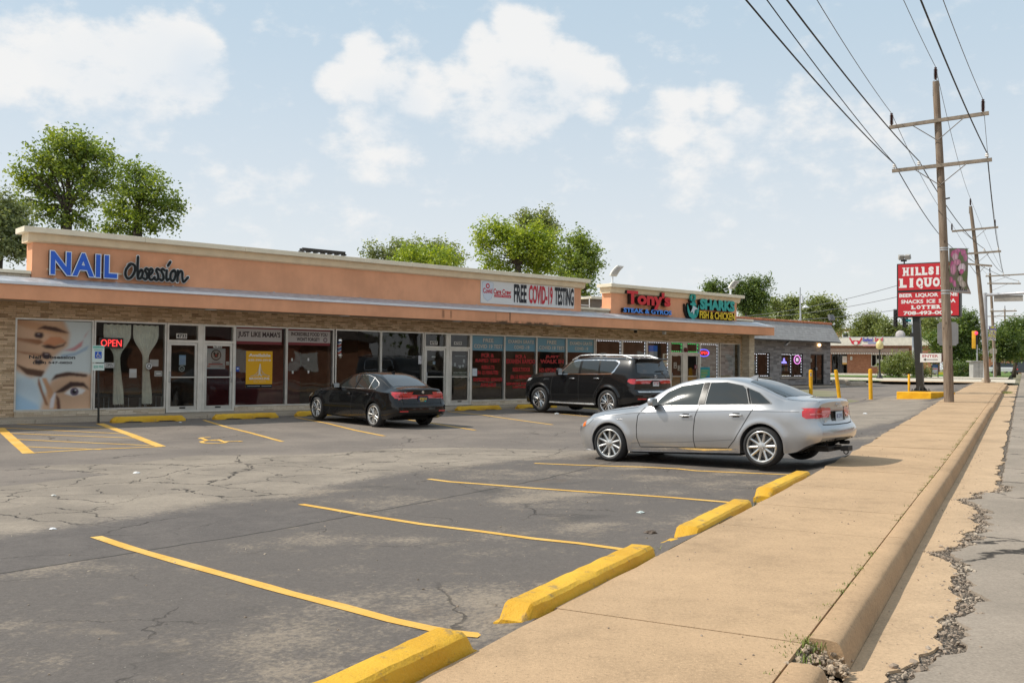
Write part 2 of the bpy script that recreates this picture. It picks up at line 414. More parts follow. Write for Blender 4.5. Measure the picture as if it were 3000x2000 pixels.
def mk_yellow(name, base, chip=.62, amt=.5):
    k = NT(name); v = k.co(); n = k.noise(v, 9, 8, .65).outputs[0]; n2 = k.noise(v, 60, 4).outputs[0]
    t = k.noise(v, 2.4, 4).outputs[0]
    c = k.mix(k.ss(t, .35, .7), base, tuple(x*y for x, y in zip(base, (.86, .78, .6))))
    c = k.mix(k.math('MULTIPLY', k.ss(n, chip, chip+.1), amt), c, (.22, .17, .10))
    c = k.mix(k.math('MULTIPLY', k.ss(n2, .62, .75), .35), c, (.42, .28, .07))
    h = k.math('ADD', k.math('MULTIPLY', n, 1.0), k.math('MULTIPLY', n2, .35))
    return k.done(k.bsdf(c, .62, spec=.3, nrm=k.bump(h, .7, .02)))
YELC = mk_yellow('chipped_yellow_paint', (.74, .435, .035), .56, .6)
YELB = mk_yellow('bollard_yellow_paint', (.80, .42, .012), .72, .3)
def mk_concrete(name, col, spots=.5):
    k = NT(name); v = k.pos(); n = k.noise(v, .8, 6, .6).outputs[0]; n2 = k.noise(v, 35, 5, .7).outputs[0]; n3 = k.noise(v, 6, 5).outputs[0]
    f = k.math('ADD', k.math('MULTIPLY', n, .5), k.math('ADD', k.math('MULTIPLY', n2, .28), k.math('MULTIPLY', n3, .22)))
    c = k.ramp(f, [(.30, tuple(x*.62 for x in col)), (.48, col), (.64, tuple(min(1, x*1.2) for x in col))])
    fs = k.noise(v, 46, 6, .78).outputs[0]; c = k.mix(k.math('MULTIPLY', k.ss(fs, .54, .66), .8), c, tuple(min(1, x*1.32) for x in col)); c = k.mix(k.math('MULTIPLY', k.ss(fs, .46, .34), .75), c, tuple(x*.58 for x in col))
    pk = k.vor(v, 120).outputs['Distance']
    c = k.mix(k.math('MULTIPLY', k.ss(pk, .22, .08), .5), c, tuple(x*.55 for x in col))
    st = k.vor(v, 14).outputs['Distance']
    c = k.mix(k.math('MULTIPLY', k.math('MULTIPLY', k.ss(st, .10, .04), k.ss(n3, .45, .6)), .75), c, (.10, .07, .045))
    return k.done(k.bsdf(c, .88, spec=.25, nrm=k.bump(k.math('ADD', n2, k.math('MULTIPLY', pk, .5)), .3, .01)))
CONC = mk_concrete('warm_concrete', (.455, .308, .182))
CONCK = mk_concrete('kerb_concrete', (.43, .285, .165))
CONCG = mk_concrete('grey_concrete', (.42, .35, .27))
CONCL = mk_concrete('pale_concrete', (.56, .49, .39))
def mk_line():
    k = NT('yellow_road_paint'); v = k.pos(); n = k.noise(v, 14, 8, .7).outputs[0]; n2 = k.noise(v, 90, 3).outputs[0]; n3 = k.noise(v, 1.4, 3).outputs[0]
    c = k.mix(k.ss(n3, .4, .65), (.72, .40, .075), (.76, .47, .13))
    w = k.math('ADD', k.math('MULTIPLY', k.ss(n, .56, .70), .55), k.math('MULTIPLY', k.ss(n2, .60, .72), .4))
    return k.done(k.bsdf(k.mix(w, c, (.17, .12, .075)), .75, spec=.3, nrm=k.bump(n2, .3, .006)))
LINE = mk_line()
def asphalt(k, v, tone, crackmask=None, cw=.0075):
    """tone: colour socket; adds aggregate, specks and cracks; returns colour, height"""
    d = k.noise(v, 2.0, 5, .6); dv = k.n('ShaderNodeVectorMath', operation='MULTIPLY_ADD'); k.l(d.outputs['Color'], dv.inputs[0]); dv.inputs[1].default_value = (.55, .55, .3); k.l(v, dv.inputs[2])
    c1 = k.vor(dv.outputs[0], .30, 'DISTANCE_TO_EDGE').outputs['Distance']; c2 = k.vor(dv.outputs[0], .95, 'DISTANCE_TO_EDGE').outputs['Distance']
    gate = k.ss(k.noise(v, .35, 4).outputs[0], .46, .60); gate2 = k.ss(k.noise(v, .8, 4).outputs[0], .53, .62)
    if crackmask is not None: gate = k.math('MAXIMUM', k.math('MULTIPLY', gate, .75), crackmask); gate2 = k.math('MAXIMUM', k.math('MULTIPLY', gate2, .5), k.math('MULTIPLY', crackmask, k.ss(k.noise(v, 1.1, 3).outputs[0], .42, .55)))
    cr = k.math('MAXIMUM', k.math('MULTIPLY', k.ss(c1, cw*.75, cw*.2), gate), k.math('MULTIPLY', k.ss(c2, cw*1.9, cw*.5), gate2))
    a = k.noise(v, 48, 6, .8).outputs[0]; a2 = k.noise(v, 15, 6, .75).outputs[0]
    f = k.math('ADD', k.math('MULTIPLY', k.math('SUBTRACT', a, .5), 1.3), k.math('MULTIPLY', k.math('SUBTRACT', a2, .5), .55))
    hs = k.n('ShaderNodeHueSaturation'); k.l(tone, hs.inputs['Color']); k.l(k.math('ADD', 1, f), hs.inputs['Value']); c = hs.outputs[0]
    sv = k.vor(v, 38); c = k.mix(k.math('MULTIPLY', k.ss(sv.outputs['Distance'], .16, .08), k.ss(k.noise(v, 7, 3).outputs[0], .52, .66)), c, (.36, .31, .25))
    sv2 = k.vor(v, 11); c = k.mix(k.math('MULTIPLY', k.ss(sv2.outputs['Distance'], .075, .04), k.ss(k.noise(v, 3, 2).outputs[0], .5, .6)), c, (.42, .38, .32))
    c = k.mix(k.math('MULTIPLY', cr, .9), c, (.018, .014, .011))
    h = k.math('SUBTRACT', k.math('MULTIPLY', a, .55), k.math('MULTIPLY', cr, 2.0))
    return c, h

# ------------------------------------------------------------------ ground, lot, pavement, kerb, street
def strip(name, a_list, b_list, off, mat, kind='structure', flat=None):
    mb = MB(); mb.grid([[tuple(W_ab(a, b, (zs(a) if flat is None else flat)+off)) for b in b_list] for a in a_list], flip=True)
    o = mb.build(name, mat); return tag(o, kind=kind)
A_FAR = [-60, -40, -20, -12, -6, -3, 0, 3, 6, 9, 12, 15, 18, 22, 26, 30, 35, 40, 46, 52, 58, 64, 70, 76, 84, 92, 100, 115, 130, 150, 180, 240, 320, 450, 900]
gk = NT('dry_ground'); gv = gk.pos(); gn = gk.noise(gv, .12, 6).outputs[0]
strip('ground', A_FAR, [-600, -300, -150, -90, -60, -40, -25, -15, -5, 5, 30, 80, 200, 600], -.33, gk.done(gk.bsdf(gk.mix(gk.ss(gn, .35, .65), (.17, .17, .08), (.26, .22, .15)), .95)))

LOTX = (-14, 66)
def fcurve(k, x, pts, lo, hi):
    """y = f(x) as a Float Curve node (x over LOTX, y over lo..hi)"""
    n = k.n('ShaderNodeFloatCurve'); c = n.mapping.curves[0]
    P = sorted(((p[0]-LOTX[0])/(LOTX[1]-LOTX[0]), (p[1]-lo)/(hi-lo)) for p in pts)
    while len(c.points) < len(P): c.points.new(.5, .5)
    for q, p in zip(c.points, P): q.location = p; q.handle_type = 'VECTOR'
    n.mapping.update(); n.inputs['Factor'].default_value = 1
    k.l(k.math('DIVIDE', k.math('SUBTRACT', x, LOTX[0]), LOTX[1]-LOTX[0]), n.inputs['Value'])
    return k.math('MULTIPLY_ADD', n.outputs[0], hi-lo, lo)
def lotpts(px): return [(AB(G(*p))[0], -AB(G(*p))[1]) for p in px]
e1 = lotpts([(0, 1570), (383, 1513), (574, 1486), (823, 1455), (991, 1417), (1183, 1383), (1527, 1346), (2483, 1265), (2731, 1200)])
e2 = lotpts([(0, 1679), (191, 1650), (421, 1612), (650, 1578), (900, 1536), (1045, 1507)])
e3 = lotpts([(115, 1364), (383, 1356), (574, 1333), (900, 1331), (1183, 1312), (1412, 1310), (1700, 1322)])
e1 = [(LOTX[0], e1[0][1])]+[p for p in e1 if LOTX[0] < p[0] < LOTX[1]]+[(LOTX[1], 3.0)]
e2 = [(LOTX[0], e2[0][1])]+e2+[(e2[-1][0]+4, e2[-1][1]-.3), (LOTX[1], e2[-1][1]-.5)]
e3 = [(LOTX[0], e3[0][1])]+e3+[(LOTX[1], e3[-1][1]-4)]
k = NT('parking_asphalt'); v = k.co(); sp = k.n('ShaderNodeSeparateXYZ'); k.l(v, sp.inputs[0]); X, Y = sp.outputs[0], sp.outputs[1]
wob = k.math('MULTIPLY', k.math('SUBTRACT', k.noise(v, 1.6, 6, .65).outputs[0], .5), .55)
Yw = k.math('ADD', Y, wob); Yf = k.math('ADD', Y, k.math('MULTIPLY', wob, .25))
E1 = fcurve(k, X, e1, 0, 30); E2 = fcurve(k, X, e2, 0, 30); E3 = fcurve(k, X, e3, 0, 40)
up1 = k.ss(k.math('ADD', k.math('SUBTRACT', Yw, E1), k.math('MULTIPLY', k.math('SUBTRACT', k.noise(v, 14, 6, .75).outputs[0], .5), 1.1)), -.25, .3); up2 = k.ss(k.math('SUBTRACT', Yf, E2), -.02, .02); up3 = k.ss(k.math('SUBTRACT', Yw, E3), -.10, .10)
pn = k.noise(v, .55, 6, .62).outputs[0]; pn2 = k.noise(v, 2.6, 6, .68).outputs[0]
gr = k.math('MULTIPLY', k.math('SUBTRACT', k.noise(v, 22, 5, .75).outputs[0], .5), .5)
pn = k.math('ADD', pn, gr); pn2 = k.math('ADD', pn2, k.math('MULTIPLY', gr, .8))
near = k.mix(k.ss(pn, .50, .68), (.125, .107, .094), (.27, .22, .168))
near = k.mix(k.math('MULTIPLY', k.ss(pn2, .55, .75), .6), near, (.25, .20, .15))
near = k.mix(k.math('MULTIPLY', k.ss(k.noise(v, .9, 5).outputs[0], .58, .72), .6), near, (.066, .058, .052))
rust = k.math('MULTIPLY', k.ss(k.noise(v, .42, 4).outputs[0], .64, .72), k.ss(pn2, .4, .6)); near = k.mix(k.math('MULTIPLY', rust, .6), near, (.12, .075, .04))
band = k.mix(k.ss(pn2, .35, .7), (.108, .093, .084), (.135, .116, .103))
aisle = k.mix(k.ss(k.noise(v, .8, 6, .65).outputs[0], .35, .66), (.225, .188, .150), (.31, .258, .203))
bside = k.mix(k.ss(k.noise(v, .5, 5).outputs[0], .35, .68), (.165, .139, .119), (.225, .188, .156))
inband = k.math('MULTIPLY', up2, k.ss(X, e2[-3][0]+1.2, e2[-3][0]-.6))
tone = k.mix(inband, near, band); tone = k.mix(up1, tone, aisle); tone = k.mix(up3, tone, bside)
lft = k.math('MULTIPLY', k.ss(k.math('ADD', X, wob), AB(G(330, 1390))[0]+.1, AB(G(330, 1390))[0]-.1), k.ss(Yf, -AB(G(0, 1425))[1]-.05, -AB(G(0, 1425))[1]+.05))
tone = k.mix(lft, tone, bside)
cm = k.math('MULTIPLY', k.math('MULTIPLY', up1, k.math('SUBTRACT', 1, up3)), k.ss(X, 22, 4))
seam = k.math('MULTIPLY', k.ss(k.math('ABSOLUTE', k.math('SUBTRACT', Yf, E2)), .028, .008), k.ss(X, e2[-1][0]+2, e2[-1][0]))
col, h = asphalt(k, v, tone, cm)
col = k.mix(k.math('MULTIPLY', seam, .8), col, (.02, .017, .015))
LOTM = k.done(k.bsdf(col, .82, spec=.3, nrm=k.bump(h, .45, .012)))
mb = MB(); P = []
lotrz = math.pi/2-SDIR
av = np.arange(LOTX[0], LOTX[1]+.01, .5); bv = np.arange(0, 50.1, .5)
for a in av:
    r = []
    for ds in bv:
        w = W_ab(a, -ds); r.append((a, ds, gz(w.x, w.y)))
    P.append(r)
mb.grid(P, flip=False)
lot = mb.build('parking_lot', LOTM, smooth=True); lot.location = S0; lot.rotation_euler = (0, 0, lotrz); tag(lot, kind='structure')
def floorz(x, y): return gz(x, y)

# pavement: separate slabs with open joints
JO = [-13.2, -11.3, -9.4, -7.5, -5.55, -3.63, -1.72, .14, 1.95, 3.5, 5.42, 7.55, 9.5, 11.95, 13.9, 15.9, 18.0, 20.1, 22.2, 24.4, 26.7, 28.8, 31.0, 33.4, 35.5, 37.7, 40, 42.2, 44.4, 46.6, 48.8, 51, 53.3, 55.6, 57.9, 60.2, 62.5, 65]
mb = MB(); rr = random.Random(3)
for i in range(len(JO)-1):
    a0, a1 = JO[i]+.006, JO[i+1]-.006; dz = rr.uniform(-.006, .006)
    wav = [rr.uniform(-.05, .02) if JO[i] > 7 else rr.uniform(-.012, .012) for _ in range(5)]
    top = []; 
    for j in range(5):
        a = a0+(a1-a0)*j/4
        top.append((a, wav[j]))
    for j in range(4):
        (aa, w0), (ab_, w1) = top[j], top[j+1]
        def Z(a): return zs(a)+dz
        q = [W_ab(aa, w0+.012, Z(aa)), W_ab(ab_, w1+.012, Z(ab_)), W_ab(ab_, 1.512+max(0, ab_-5)*.0045, Z(ab_)), W_ab(aa, 1.512+max(0, aa-5)*.0045, Z(aa))]
        e = [W_ab(aa, w0, Z(aa)-.012), W_ab(ab_, w1, Z(ab_)-.012), W_ab(ab_, w1, Z(ab_)-.16), W_ab(aa, w0, Z(aa)-.16)]
        mb.add(q, [(0, 3, 2, 1)]); mb.add([q[0], q[1], e[1], e[0]], [(0, 1, 2, 3)]); mb.add(e, [(0, 1, 2, 3)])
        ins = [W_ab(aa, 1.512+max(0, aa-5)*.0045, Z(aa)-.16), W_ab(ab_, 1.512+max(0, ab_-5)*.0045, Z(ab_)-.16)]; mb.add([q[3], q[2], ins[1], ins[0]], [(0, 1, 2, 3)])
    for a, sg in ((a0, 1), (a1, -1)):
        mb.add([W_ab(a, 0, zs(a)+dz), W_ab(a, 1.5, zs(a)+dz), W_ab(a, 1.5, zs(a)-.16), W_ab(a, 0, zs(a)-.16)], [(0, 1, 2, 3) if sg > 0 else (0, 3, 2, 1)])
tag(mb.build('sidewalk', CONC), kind='structure')
k = NT('joint_dirt'); v = k.pos(); SOIL = k.done(k.bsdf(k.mix(k.ss(k.noise(v, 6, 5).outputs[0], .4, .6), (.10, .075, .045), (.20, .16, .09)), .95))
strip('sidewalk_bed', JO, [.06, 1.56], -.022, SOIL)

# kerb with worn round edge, a broken gap near the camera and dropped lengths at the drive
def kerb(a0, a1, h0=None, name='kerb', n=None, rough=.004):
    n = n or max(2, int((a1-a0)/.35)); rr = random.Random(int(a0*10)); rows = []
    for i in range(n+1):
        a = a0+(a1-a0)*i/n; t = h0(i/n) if h0 else 1
        o = max(0, (a-5))*.0045; z = zs(a); hh = .135*t
        jit = lambda: rr.uniform(-rough, rough)
        prof = [(1.525+o, -.16), (1.525+o, .004), (1.535+o, .010*t), (1.62+o, .012*t+jit()*.5), (1.675+o+jit()*.6, .006*t), (1.695+o+jit()*.6, -.010*t), (1.708+o, -.035*t-.006), (1.72+o, -hh*.6), (1.735+o, -hh-.012), (1.76+o, -.2)]
        rows.append([tuple(W_ab(a, b+.0, z+dz)) for b, dz in prof])
    mb = MB(); mb.grid(rows, flip=True)
    mb.add(rows[0], [tuple(range(10))]); mb.add(rows[-1], [tuple(range(10))[::-1]])
    o = mb.build(name, CONCK, smooth=True, auto=42); return tag(o, kind='structure')
kerb(-14, -2.12); kerb(-1.62, 1.99); kerb(2.0, 5.98); kerb(5.99, 10.6); kerb(10.61, 16); kerb(16.01, 24.5); kerb(24.52, 29.0, lambda t: 1-smoothstep(.55, 1, t)*.96)
kerb(29.02, 43.0, lambda t: .04); kerb(43.02, 47, lambda t: smoothstep(0, .3, t)*(1-smoothstep(.7, 1, t)*.9)+.04); kerb(47.02, 62, lambda t: .05)
# gutter slab and the street
GUT = mk_concrete('gutter_concrete', (.47, .33, .205))
ga = list(np.arange(-14, 66, .5))
mb = MB(); rr = random.Random(9)
egl = []; agl = []
SJ = [-14.2, -10.1, -6.0, -1.95, 2.2, 6.05, 10.3, 14.5, 18.7, 23, 27.3, 31.6, 36, 40.5, 45, 50, 55, 60, 67]
def slab_edge(a):
    i = max(0, min(len(SJ)-2, int(np.searchsorted(SJ, a))-1)); t = (a-SJ[i])/(SJ[i+1]-SJ[i]); wv = max(0, math.sin(math.pi*min(1, max(0, t))))
    n = .035*math.sin(a*5.1)+.022*math.sin(a*13.7+1)+.015*math.sin(a*29)
    if a < 7: e = 1.80+.33*wv**.45+.05*t
    else: e = 2.30-.22*(1-wv**.12)
    return e+n*(1 if a < 12 else .3)
ga = sorted(set([round(x, 3) for x in np.arange(-14, 16, .07)]+[round(x, 3) for x in np.arange(16, 66, .5)]))
for a in ga: egl.append(slab_edge(a)+max(0, a-7)*.005)
rows = [[tuple(W_ab(a, 1.74+max(0, a-5)*.0045, zs(a)-.150)), tuple(W_ab(a, 1.74+max(0, a-5)*.0045+(e-1.74-max(0, a-5)*.0045)*.5, zs(a)-.142)), tuple(W_ab(a, e, zs(a)-.136)), tuple(W_ab(a, e+.01, zs(a)-.2))] for a, e in zip(ga, egl)]
mb.grid(rows, flip=True); tag(mb.build('gutter', GUT), kind='structure')
k = NT('crumbled_bed'); v = k.pos(); vv = k.vor(v, 34); c = k.mix(vv.outputs['Color'], (.20, .155, .115), (.33, .265, .20)); CRUMB = k.done(k.bsdf(k.mix(k.ss(vv.outputs['Distance'], .3, .6), c, (.085, .065, .048)), .95, nrm=k.bump(vv.outputs['Distance'], 1, .03)))
strip('crumbled_edge', ga, [1.8, 2.9], -.152, CRUMB)
k = NT('street_asphalt'); v = k.pos(); t = k.mix(k.ss(k.noise(v, .5, 6, .6).outputs[0], .35, .65), (.255, .212, .168), (.325, .268, .213)); c, h = asphalt(k, v, t, None, .012)
ROAD = k.done(k.bsdf(c, .85, spec=.25, nrm=k.bump(h, .4, .012)))
mb = MB(); rr = random.Random(5); rows = []
for a in list(np.arange(-30, 40, .08))+[40, 50, 64, 80, 100, 140, 200, 300, 500, 900]:
    e = slab_edge(a)+max(0, a-7)*.005+.05+.075*abs(math.sin(a*2.3))+.06*abs(math.sin(a*6.1+1))+rr.uniform(-.03, .035) if a < 60 else 2.7
    if a > 8: e = 2.36+max(0, a-7)*.005+rr.uniform(-.02, .02)
    rows.append([tuple(W_ab(a, e, zs(a)-.17)), tuple(W_ab(a, e+.004, zs(a)-.128)), tuple(W_ab(a, 3.2, zs(a)-.115)), tuple(W_ab(a, 7.5, zs(a)-.05)), tuple(W_ab(a, 14, zs(a)-.14))])
mb.grid(rows, flip=True); tag(mb.build('street', ROAD), kind='structure')
strip('far_sidewalk', A_FAR, [14, 14.2, 17], -.0, CONCG)
line(None, .018, world=[W_ab(a, 2.03+.004*max(0, a), 0) for a in np.arange(-1.2, 22, .5)], name='chalk_line', mat=plain('worn_white_paint', (.62, .56, .47), .8, var=.3, vs=9)) if False else None
# loose stones along the broken edge
k = NT('loose_stone'); v = k.co('Object'); STONEM = k.done(k.bsdf(k.ramp(k.noise(v, 3, 2).outputs[0], [(.3, (.20, .155, .115)), (.5, (.32, .25, .19)), (.7, (.46, .385, .30))]), .9))
def stones(name, spots, seed, mat=None):
    rr = random.Random(seed); bm = bmesh.new()
    for p, r in spots:
        m = Matrix.Translation(p) @ Matrix.Rotation(rr.uniform(0, 6), 4, 'Z') @ Matrix.Rotation(rr.uniform(0, 6), 4, 'X') @ Matrix.Diagonal((r, r*rr.uniform(.6, 1), r*rr.uniform(.45, .8), 1))
        g = bmesh.ops.create_icosphere(bm, subdivisions=1, radius=1, matrix=m)
        for q in g['verts']: q.co += Vector((rr.uniform(-.25, .25), rr.uniform(-.25, .25), rr.uniform(-.2, .2)))*r
    mb = MB(); mb.bm(bm); return tag(mb.build(name, mat or STONEM), kind='stuff')
rr = random.Random(11); sp_ = []
for i in range(2000):
    a = rr.uniform(-3.2, 8); b = slab_edge(a)+.07+rr.gauss(0, .06)
    if b < 1.8: continue
    r = min(.026, .004+rr.expovariate(210)); sp_.append((W_ab(a, b, zs(a)-.140+r*.3), r))
stones('gravel', sp_, 4)
sp_ = []
for i in range(200):
    a = rr.uniform(-2.16, -1.58); b = rr.uniform(1.5, 1.76); r = rr.uniform(.006, .024); sp_.append((W_ab(a, b, zs(a)-.12+(1.8-b)*.35+rr.uniform(-.02, .02)), r))
stones('kerb_rubble', sp_, 6, plain('pale_broken_concrete', (.40, .305, .215), .9, var=.35, vs=40, bs=.5, bsc=90, bd=.01))
sp_ = []
for i in range(260):
    a = rr.uniform(-3.2, 14); b = rr.choice([rr.uniform(.05, 1.45), rr.uniform(1.78, 2.1)]); r = rr.uniform(.003, .010)
    sp_.append((W_ab(a, b, zs(a)+(.004 if b < 1.5 else -.140)), r))
stones('grit', sp_, 8)
sp_ = []
for i in range(420):
    a = rr.uniform(-6, 16); b = -rr.uniform(.1, 9); w = W_ab(a, b); r = rr.uniform(.004, .013); sp_.append((Vector((w.x, w.y, gz(w.x, w.y)+.002)), r))
stones('lot_grit', sp_, 12)
# grass in the joints
k = NT('grass_blade'); v = k.co(); GRASS = k.done(k.bsdf(k.ramp(k.noise(v, 2, 3).outputs[0], [(.35, (.09, .13, .02)), (.55, (.18, .22, .04)), (.7, (.36, .28, .10))]), .7))
def blades(mb, p, n, rad, hmax, rr):
    for i in range(n):
        a = rr.uniform(0, 6.28); q = Vector((p[0]+rr.gauss(0, rad), p[1]+rr.gauss(0, rad), p[2])); h = rr.uniform(.4, 1)*hmax; le = rr.uniform(.2, .9)*h; w = .0035
        d = Vector((math.cos(a), math.sin(a), 0)); s_ = Vector((-d.y, d.x, 0))*w
        m = q+d*le*.4+Vector((0, 0, h*.7)); t = q+d*le+Vector((0, 0, h))
        mb.add([q-s_, q+s_, m+s_*.8, m-s_*.8, t], [(0, 1, 2, 3), (3, 2, 4)])
mb = MB(); rr = random.Random(21)
for i in range(190):
    a = rr.uniform(-3, 22); blades(mb, W_ab(a, 1.512+max(0, a-5)*.0045+rr.gauss(0, .012), zs(a)-.008), rr.randint(6, 26), .03, rr.uniform(.012, .035), rr)
for i in range(8): blades(mb, W_ab(-1.78+rr.gauss(0, .14), 1.5+rr.gauss(0, .04), zs(-1.8)-.02), 22, .045, .045, rr)
for a, b in ((.45, -.15), (.6, -.2), (4.0, -.05), (44.9, -.8), (45.2, -.1), (6.2, -.05)):
    w = W_ab(a, b); blades(mb, (w.x, w.y, gz(w.x, w.y)), 40, .06, .12, rr)
for i in range(30):
    a = rr.choice(JO[4:18]); b = rr.uniform(.1, 1.4); blades(mb, W_ab(a, b, zs(a)-.015), 6, .012, .02, rr)
for i in range(14):
    a = rr.uniform(44, 47); blades(mb, W_ab(a, 2.05+rr.uniform(-.1, .2), zs(a)-.1), 30, .09, .1, rr)
tag(mb.build('grass', GRASS), kind='stuff')

# painted lines on the lot
def line(px, w=.095, kind='structure', name='parking_line', world=None, wob=.004, mat=None):
    pts = world or [G(*p) for p in px]
    out = []
    for i in range(len(pts)-1):
        n = max(1, int((pts[i+1]-pts[i]).length/.25))
        out += [pts[i].lerp(pts[i+1], j/n) for j in range(n)]
    out.append(pts[-1]); rr = random.Random(len(out)); L = []; Rr = []
    for i, p in enumerate(out):
        t = (out[min(i+1, len(out)-1)]-out[max(0, i-1)]); t.z = 0; t.normalize(); n = Vector((-t.y, t.x, 0))*(w/2+rr.uniform(-wob, wob))
        for lst, s_ in ((L, 1), (Rr, -1)):
            q = p+n*s_; lst.append((q.x, q.y, gz(q.x, q.y)+.005))
    mb = MB(); mb.grid([[l, (Vector(l)+Vector(r))/2+Vector((0, 0, .0004)), r] for l, r in zip(L, Rr)])
    return tag(mb.build(name, mat or LINE), kind=kind)
line([(281, 1572), (383, 1606), (553, 1655), (701, 1696), (850, 1738), (1000, 1776), (1149, 1817), (1255, 1840), (1319, 1853), (1408, 1862)], .105)
line([(882, 1477), (972, 1492), (1045, 1505), (1144, 1521), (1240, 1536), (1412, 1557), (1565, 1578), (1700, 1592), (1829, 1610), (1938, 1611)])
line([(1256, 1403), (1317, 1411), (1412, 1418), (1565, 1430), (1722, 1441), (1850, 1449), (1964, 1457), (2143, 1472)])
line([(1566, 1357), (1690, 1362), (1888, 1368), (1985, 1373), (2041, 1379), (2180, 1385), (2325, 1391)])
for px in ([(597, 1230.5), (665, 1251), (735, 1268), (828, 1293.5)], [(865, 1222), (960, 1240), (1040, 1260), (1126, 1277)], [(1171, 1226), (1270, 1240), (1392, 1260)], [(1313, 1205), (1420, 1216), (1619, 1244)], [(1506, 1198), (1600, 1207), (1723, 1220)], [(1700, 1194), (1752, 1199)]): line(px, .10)
line([(0, 1254), (40, 1290), (84, 1328)], .2); line([(292, 1240.5), (385, 1274), (472, 1308)], .2)
line([(84, 1327), (268, 1316), (474, 1308)], .1)
for p, q in (((52, 1242), (320, 1254)), ((0, 1252.7), (360, 1270)), ((23, 1269), (402, 1283)), ((42, 1286.5), (459, 1305.5)), ((65, 1308), (295, 1316.6))): line([p, q], .085)
# wheelchair mark
mb_pts = [[(585.5, 1285), (592, 1282), (612, 1281)], [(592, 1284), (606, 1290), (640, 1288), (655, 1294), (700, 1292.5), (706, 1293.5)], [(622, 1290), (648, 1290.5)], [(606, 1290), (589, 1293.5), (596, 1297.5), (625, 1299), (655, 1297.5), (666, 1293)]]
mb = MB()
for px in mb_pts:
    pts = [G(*p) for p in px]
    for i in range(len(pts)-1):
        t = pts[i+1]-pts[i]; t.z = 0; t.normalize(); n = Vector((-t.y, t.x, 0))*.045
        q = [pts[i]+n-t*.03, pts[i]-n-t*.03, pts[i+1]-n+t*.03, pts[i+1]+n+t*.03]
        mb.add([(c.x, c.y, gz(c.x, c.y)+.006+i*.0004) for c in q], [(0, 1, 2, 3)])
tag(mb.build('wheelchair_marking', LINE), kind='structure')

# far side: verge, cross street, lawn
k = NT('lawn'); v = k.pos(); n = k.noise(v, 1.2, 6).outputs[0]; n2 = k.noise(v, 30, 4).outputs[0]
LAWN = k.done(k.bsdf(k.mix(k.ss(k.math('ADD', k.math('MULTIPLY', n, .6), k.math('MULTIPLY', n2, .4)), .35, .65), (.075, .14, .022), (.15, .22, .04)), .95, nrm=k.bump(n2, .6, .05)))
fa = lambda a0, a1, n=3: [a0+(a1-a0)*i/n for i in range(n+1)]
strip('grass_verge', fa(66, 68.5), [-60, -30, -15, -6.2], .02, LAWN)
strip('cross_street', fa(68.5, 86), [-120, -60, -30, -10, 0, 2.4], -.03, CONCL)
strip('corner_sidewalk', fa(65, 68.5), [-6.2, -3, 0, 1.8], .005, CONC)
strip('lawn', fa(86.2, 101), [-120, -60, -30, -15, -5.2], .03, LAWN)
strip('far_corner_sidewalk', fa(86.2, 100), [-5.2, -3, 0, 1.8], .012, CONCL)
strip('far_parking', fa(101, 150, 5), [-120, -60, -30, -6], .0, CONCL)
strip('roadside_lawn', fa(100, 420, 8), [-6, -3, 1.8], .035, LAWN)

# ------------------------------------------------------------------ the row of shops
FRZ = math.pi/2-TB
shop = thing('shop_building', 'long one storey row of shops in salmon stucco and tan ledge stone with deep canopy', 'building', P0, FRZ)
SL, SR = -9.0, 33.0                      # run of the shop front
WT, WB = 2.62, .17
V = lambda u: FAC(u, 1050, 0)[0]
# openings: (kind, left px, right px)
OPEN = [('w', 47, 269.5), ('w', 278.5, 483), ('d', 492.8, 579), ('d', 598, 682), ('w', 689.5, 837), ('w', 841.5, 975.5), ('w', 984.5, 1113.7), ('w', 1117.7, 1238), ('d', 1245, 1306), ('d', 1318.5, 1376),
        ('w', 1382, 1476.8), ('w', 1479.4, 1570.7), ('w', 1573, 1658), ('w', 1660.8, 1741), ('w', 1746.2, 1821.3), ('w', 1824.4, 1893.4), ('w', 1896.6, 1960), ('d', 1964.5, 2000), ('d', 2011.5, 2048), ('w', 2049.6, 2104.8), ('w', 2110, 2167)]
OPEN = [(t, V(a), V(b)) for t, a, b in OPEN]
mb = MB()
mb.box(SL, OPEN[0][1]-.02, 0, .3, -.15, 3.12)                       # left stretch of wall
mb.box(OPEN[0][1]-.02, OPEN[-1][2]+.02, 0, .3, WT+.03, 3.12)        # band over the windows
mb.box(OPEN[-1][2]+.02, SR, 0, .3, -.15, 3.12)
mb.build('wall', STONE, shop)
mb = MB(); i = 0
runs = []                                                           # sills under each run of windows
for t, a, b in OPEN:
    if t == 'd': continue
    if runs and a-runs[-1][1] < .35: runs[-1][1] = b
    else: runs.append([a, b])
for a, b in runs: mb.box(a-.02, b+.02, -.03, .3, -.15, WB-.025)
mb.build('sill_wall', STONE2, shop)
pier = MB(); x = V(2176); pier.box(32.62, 33.05, -.42, .0, -.15, 3.1); pier.build('pier', STONE2, shop)
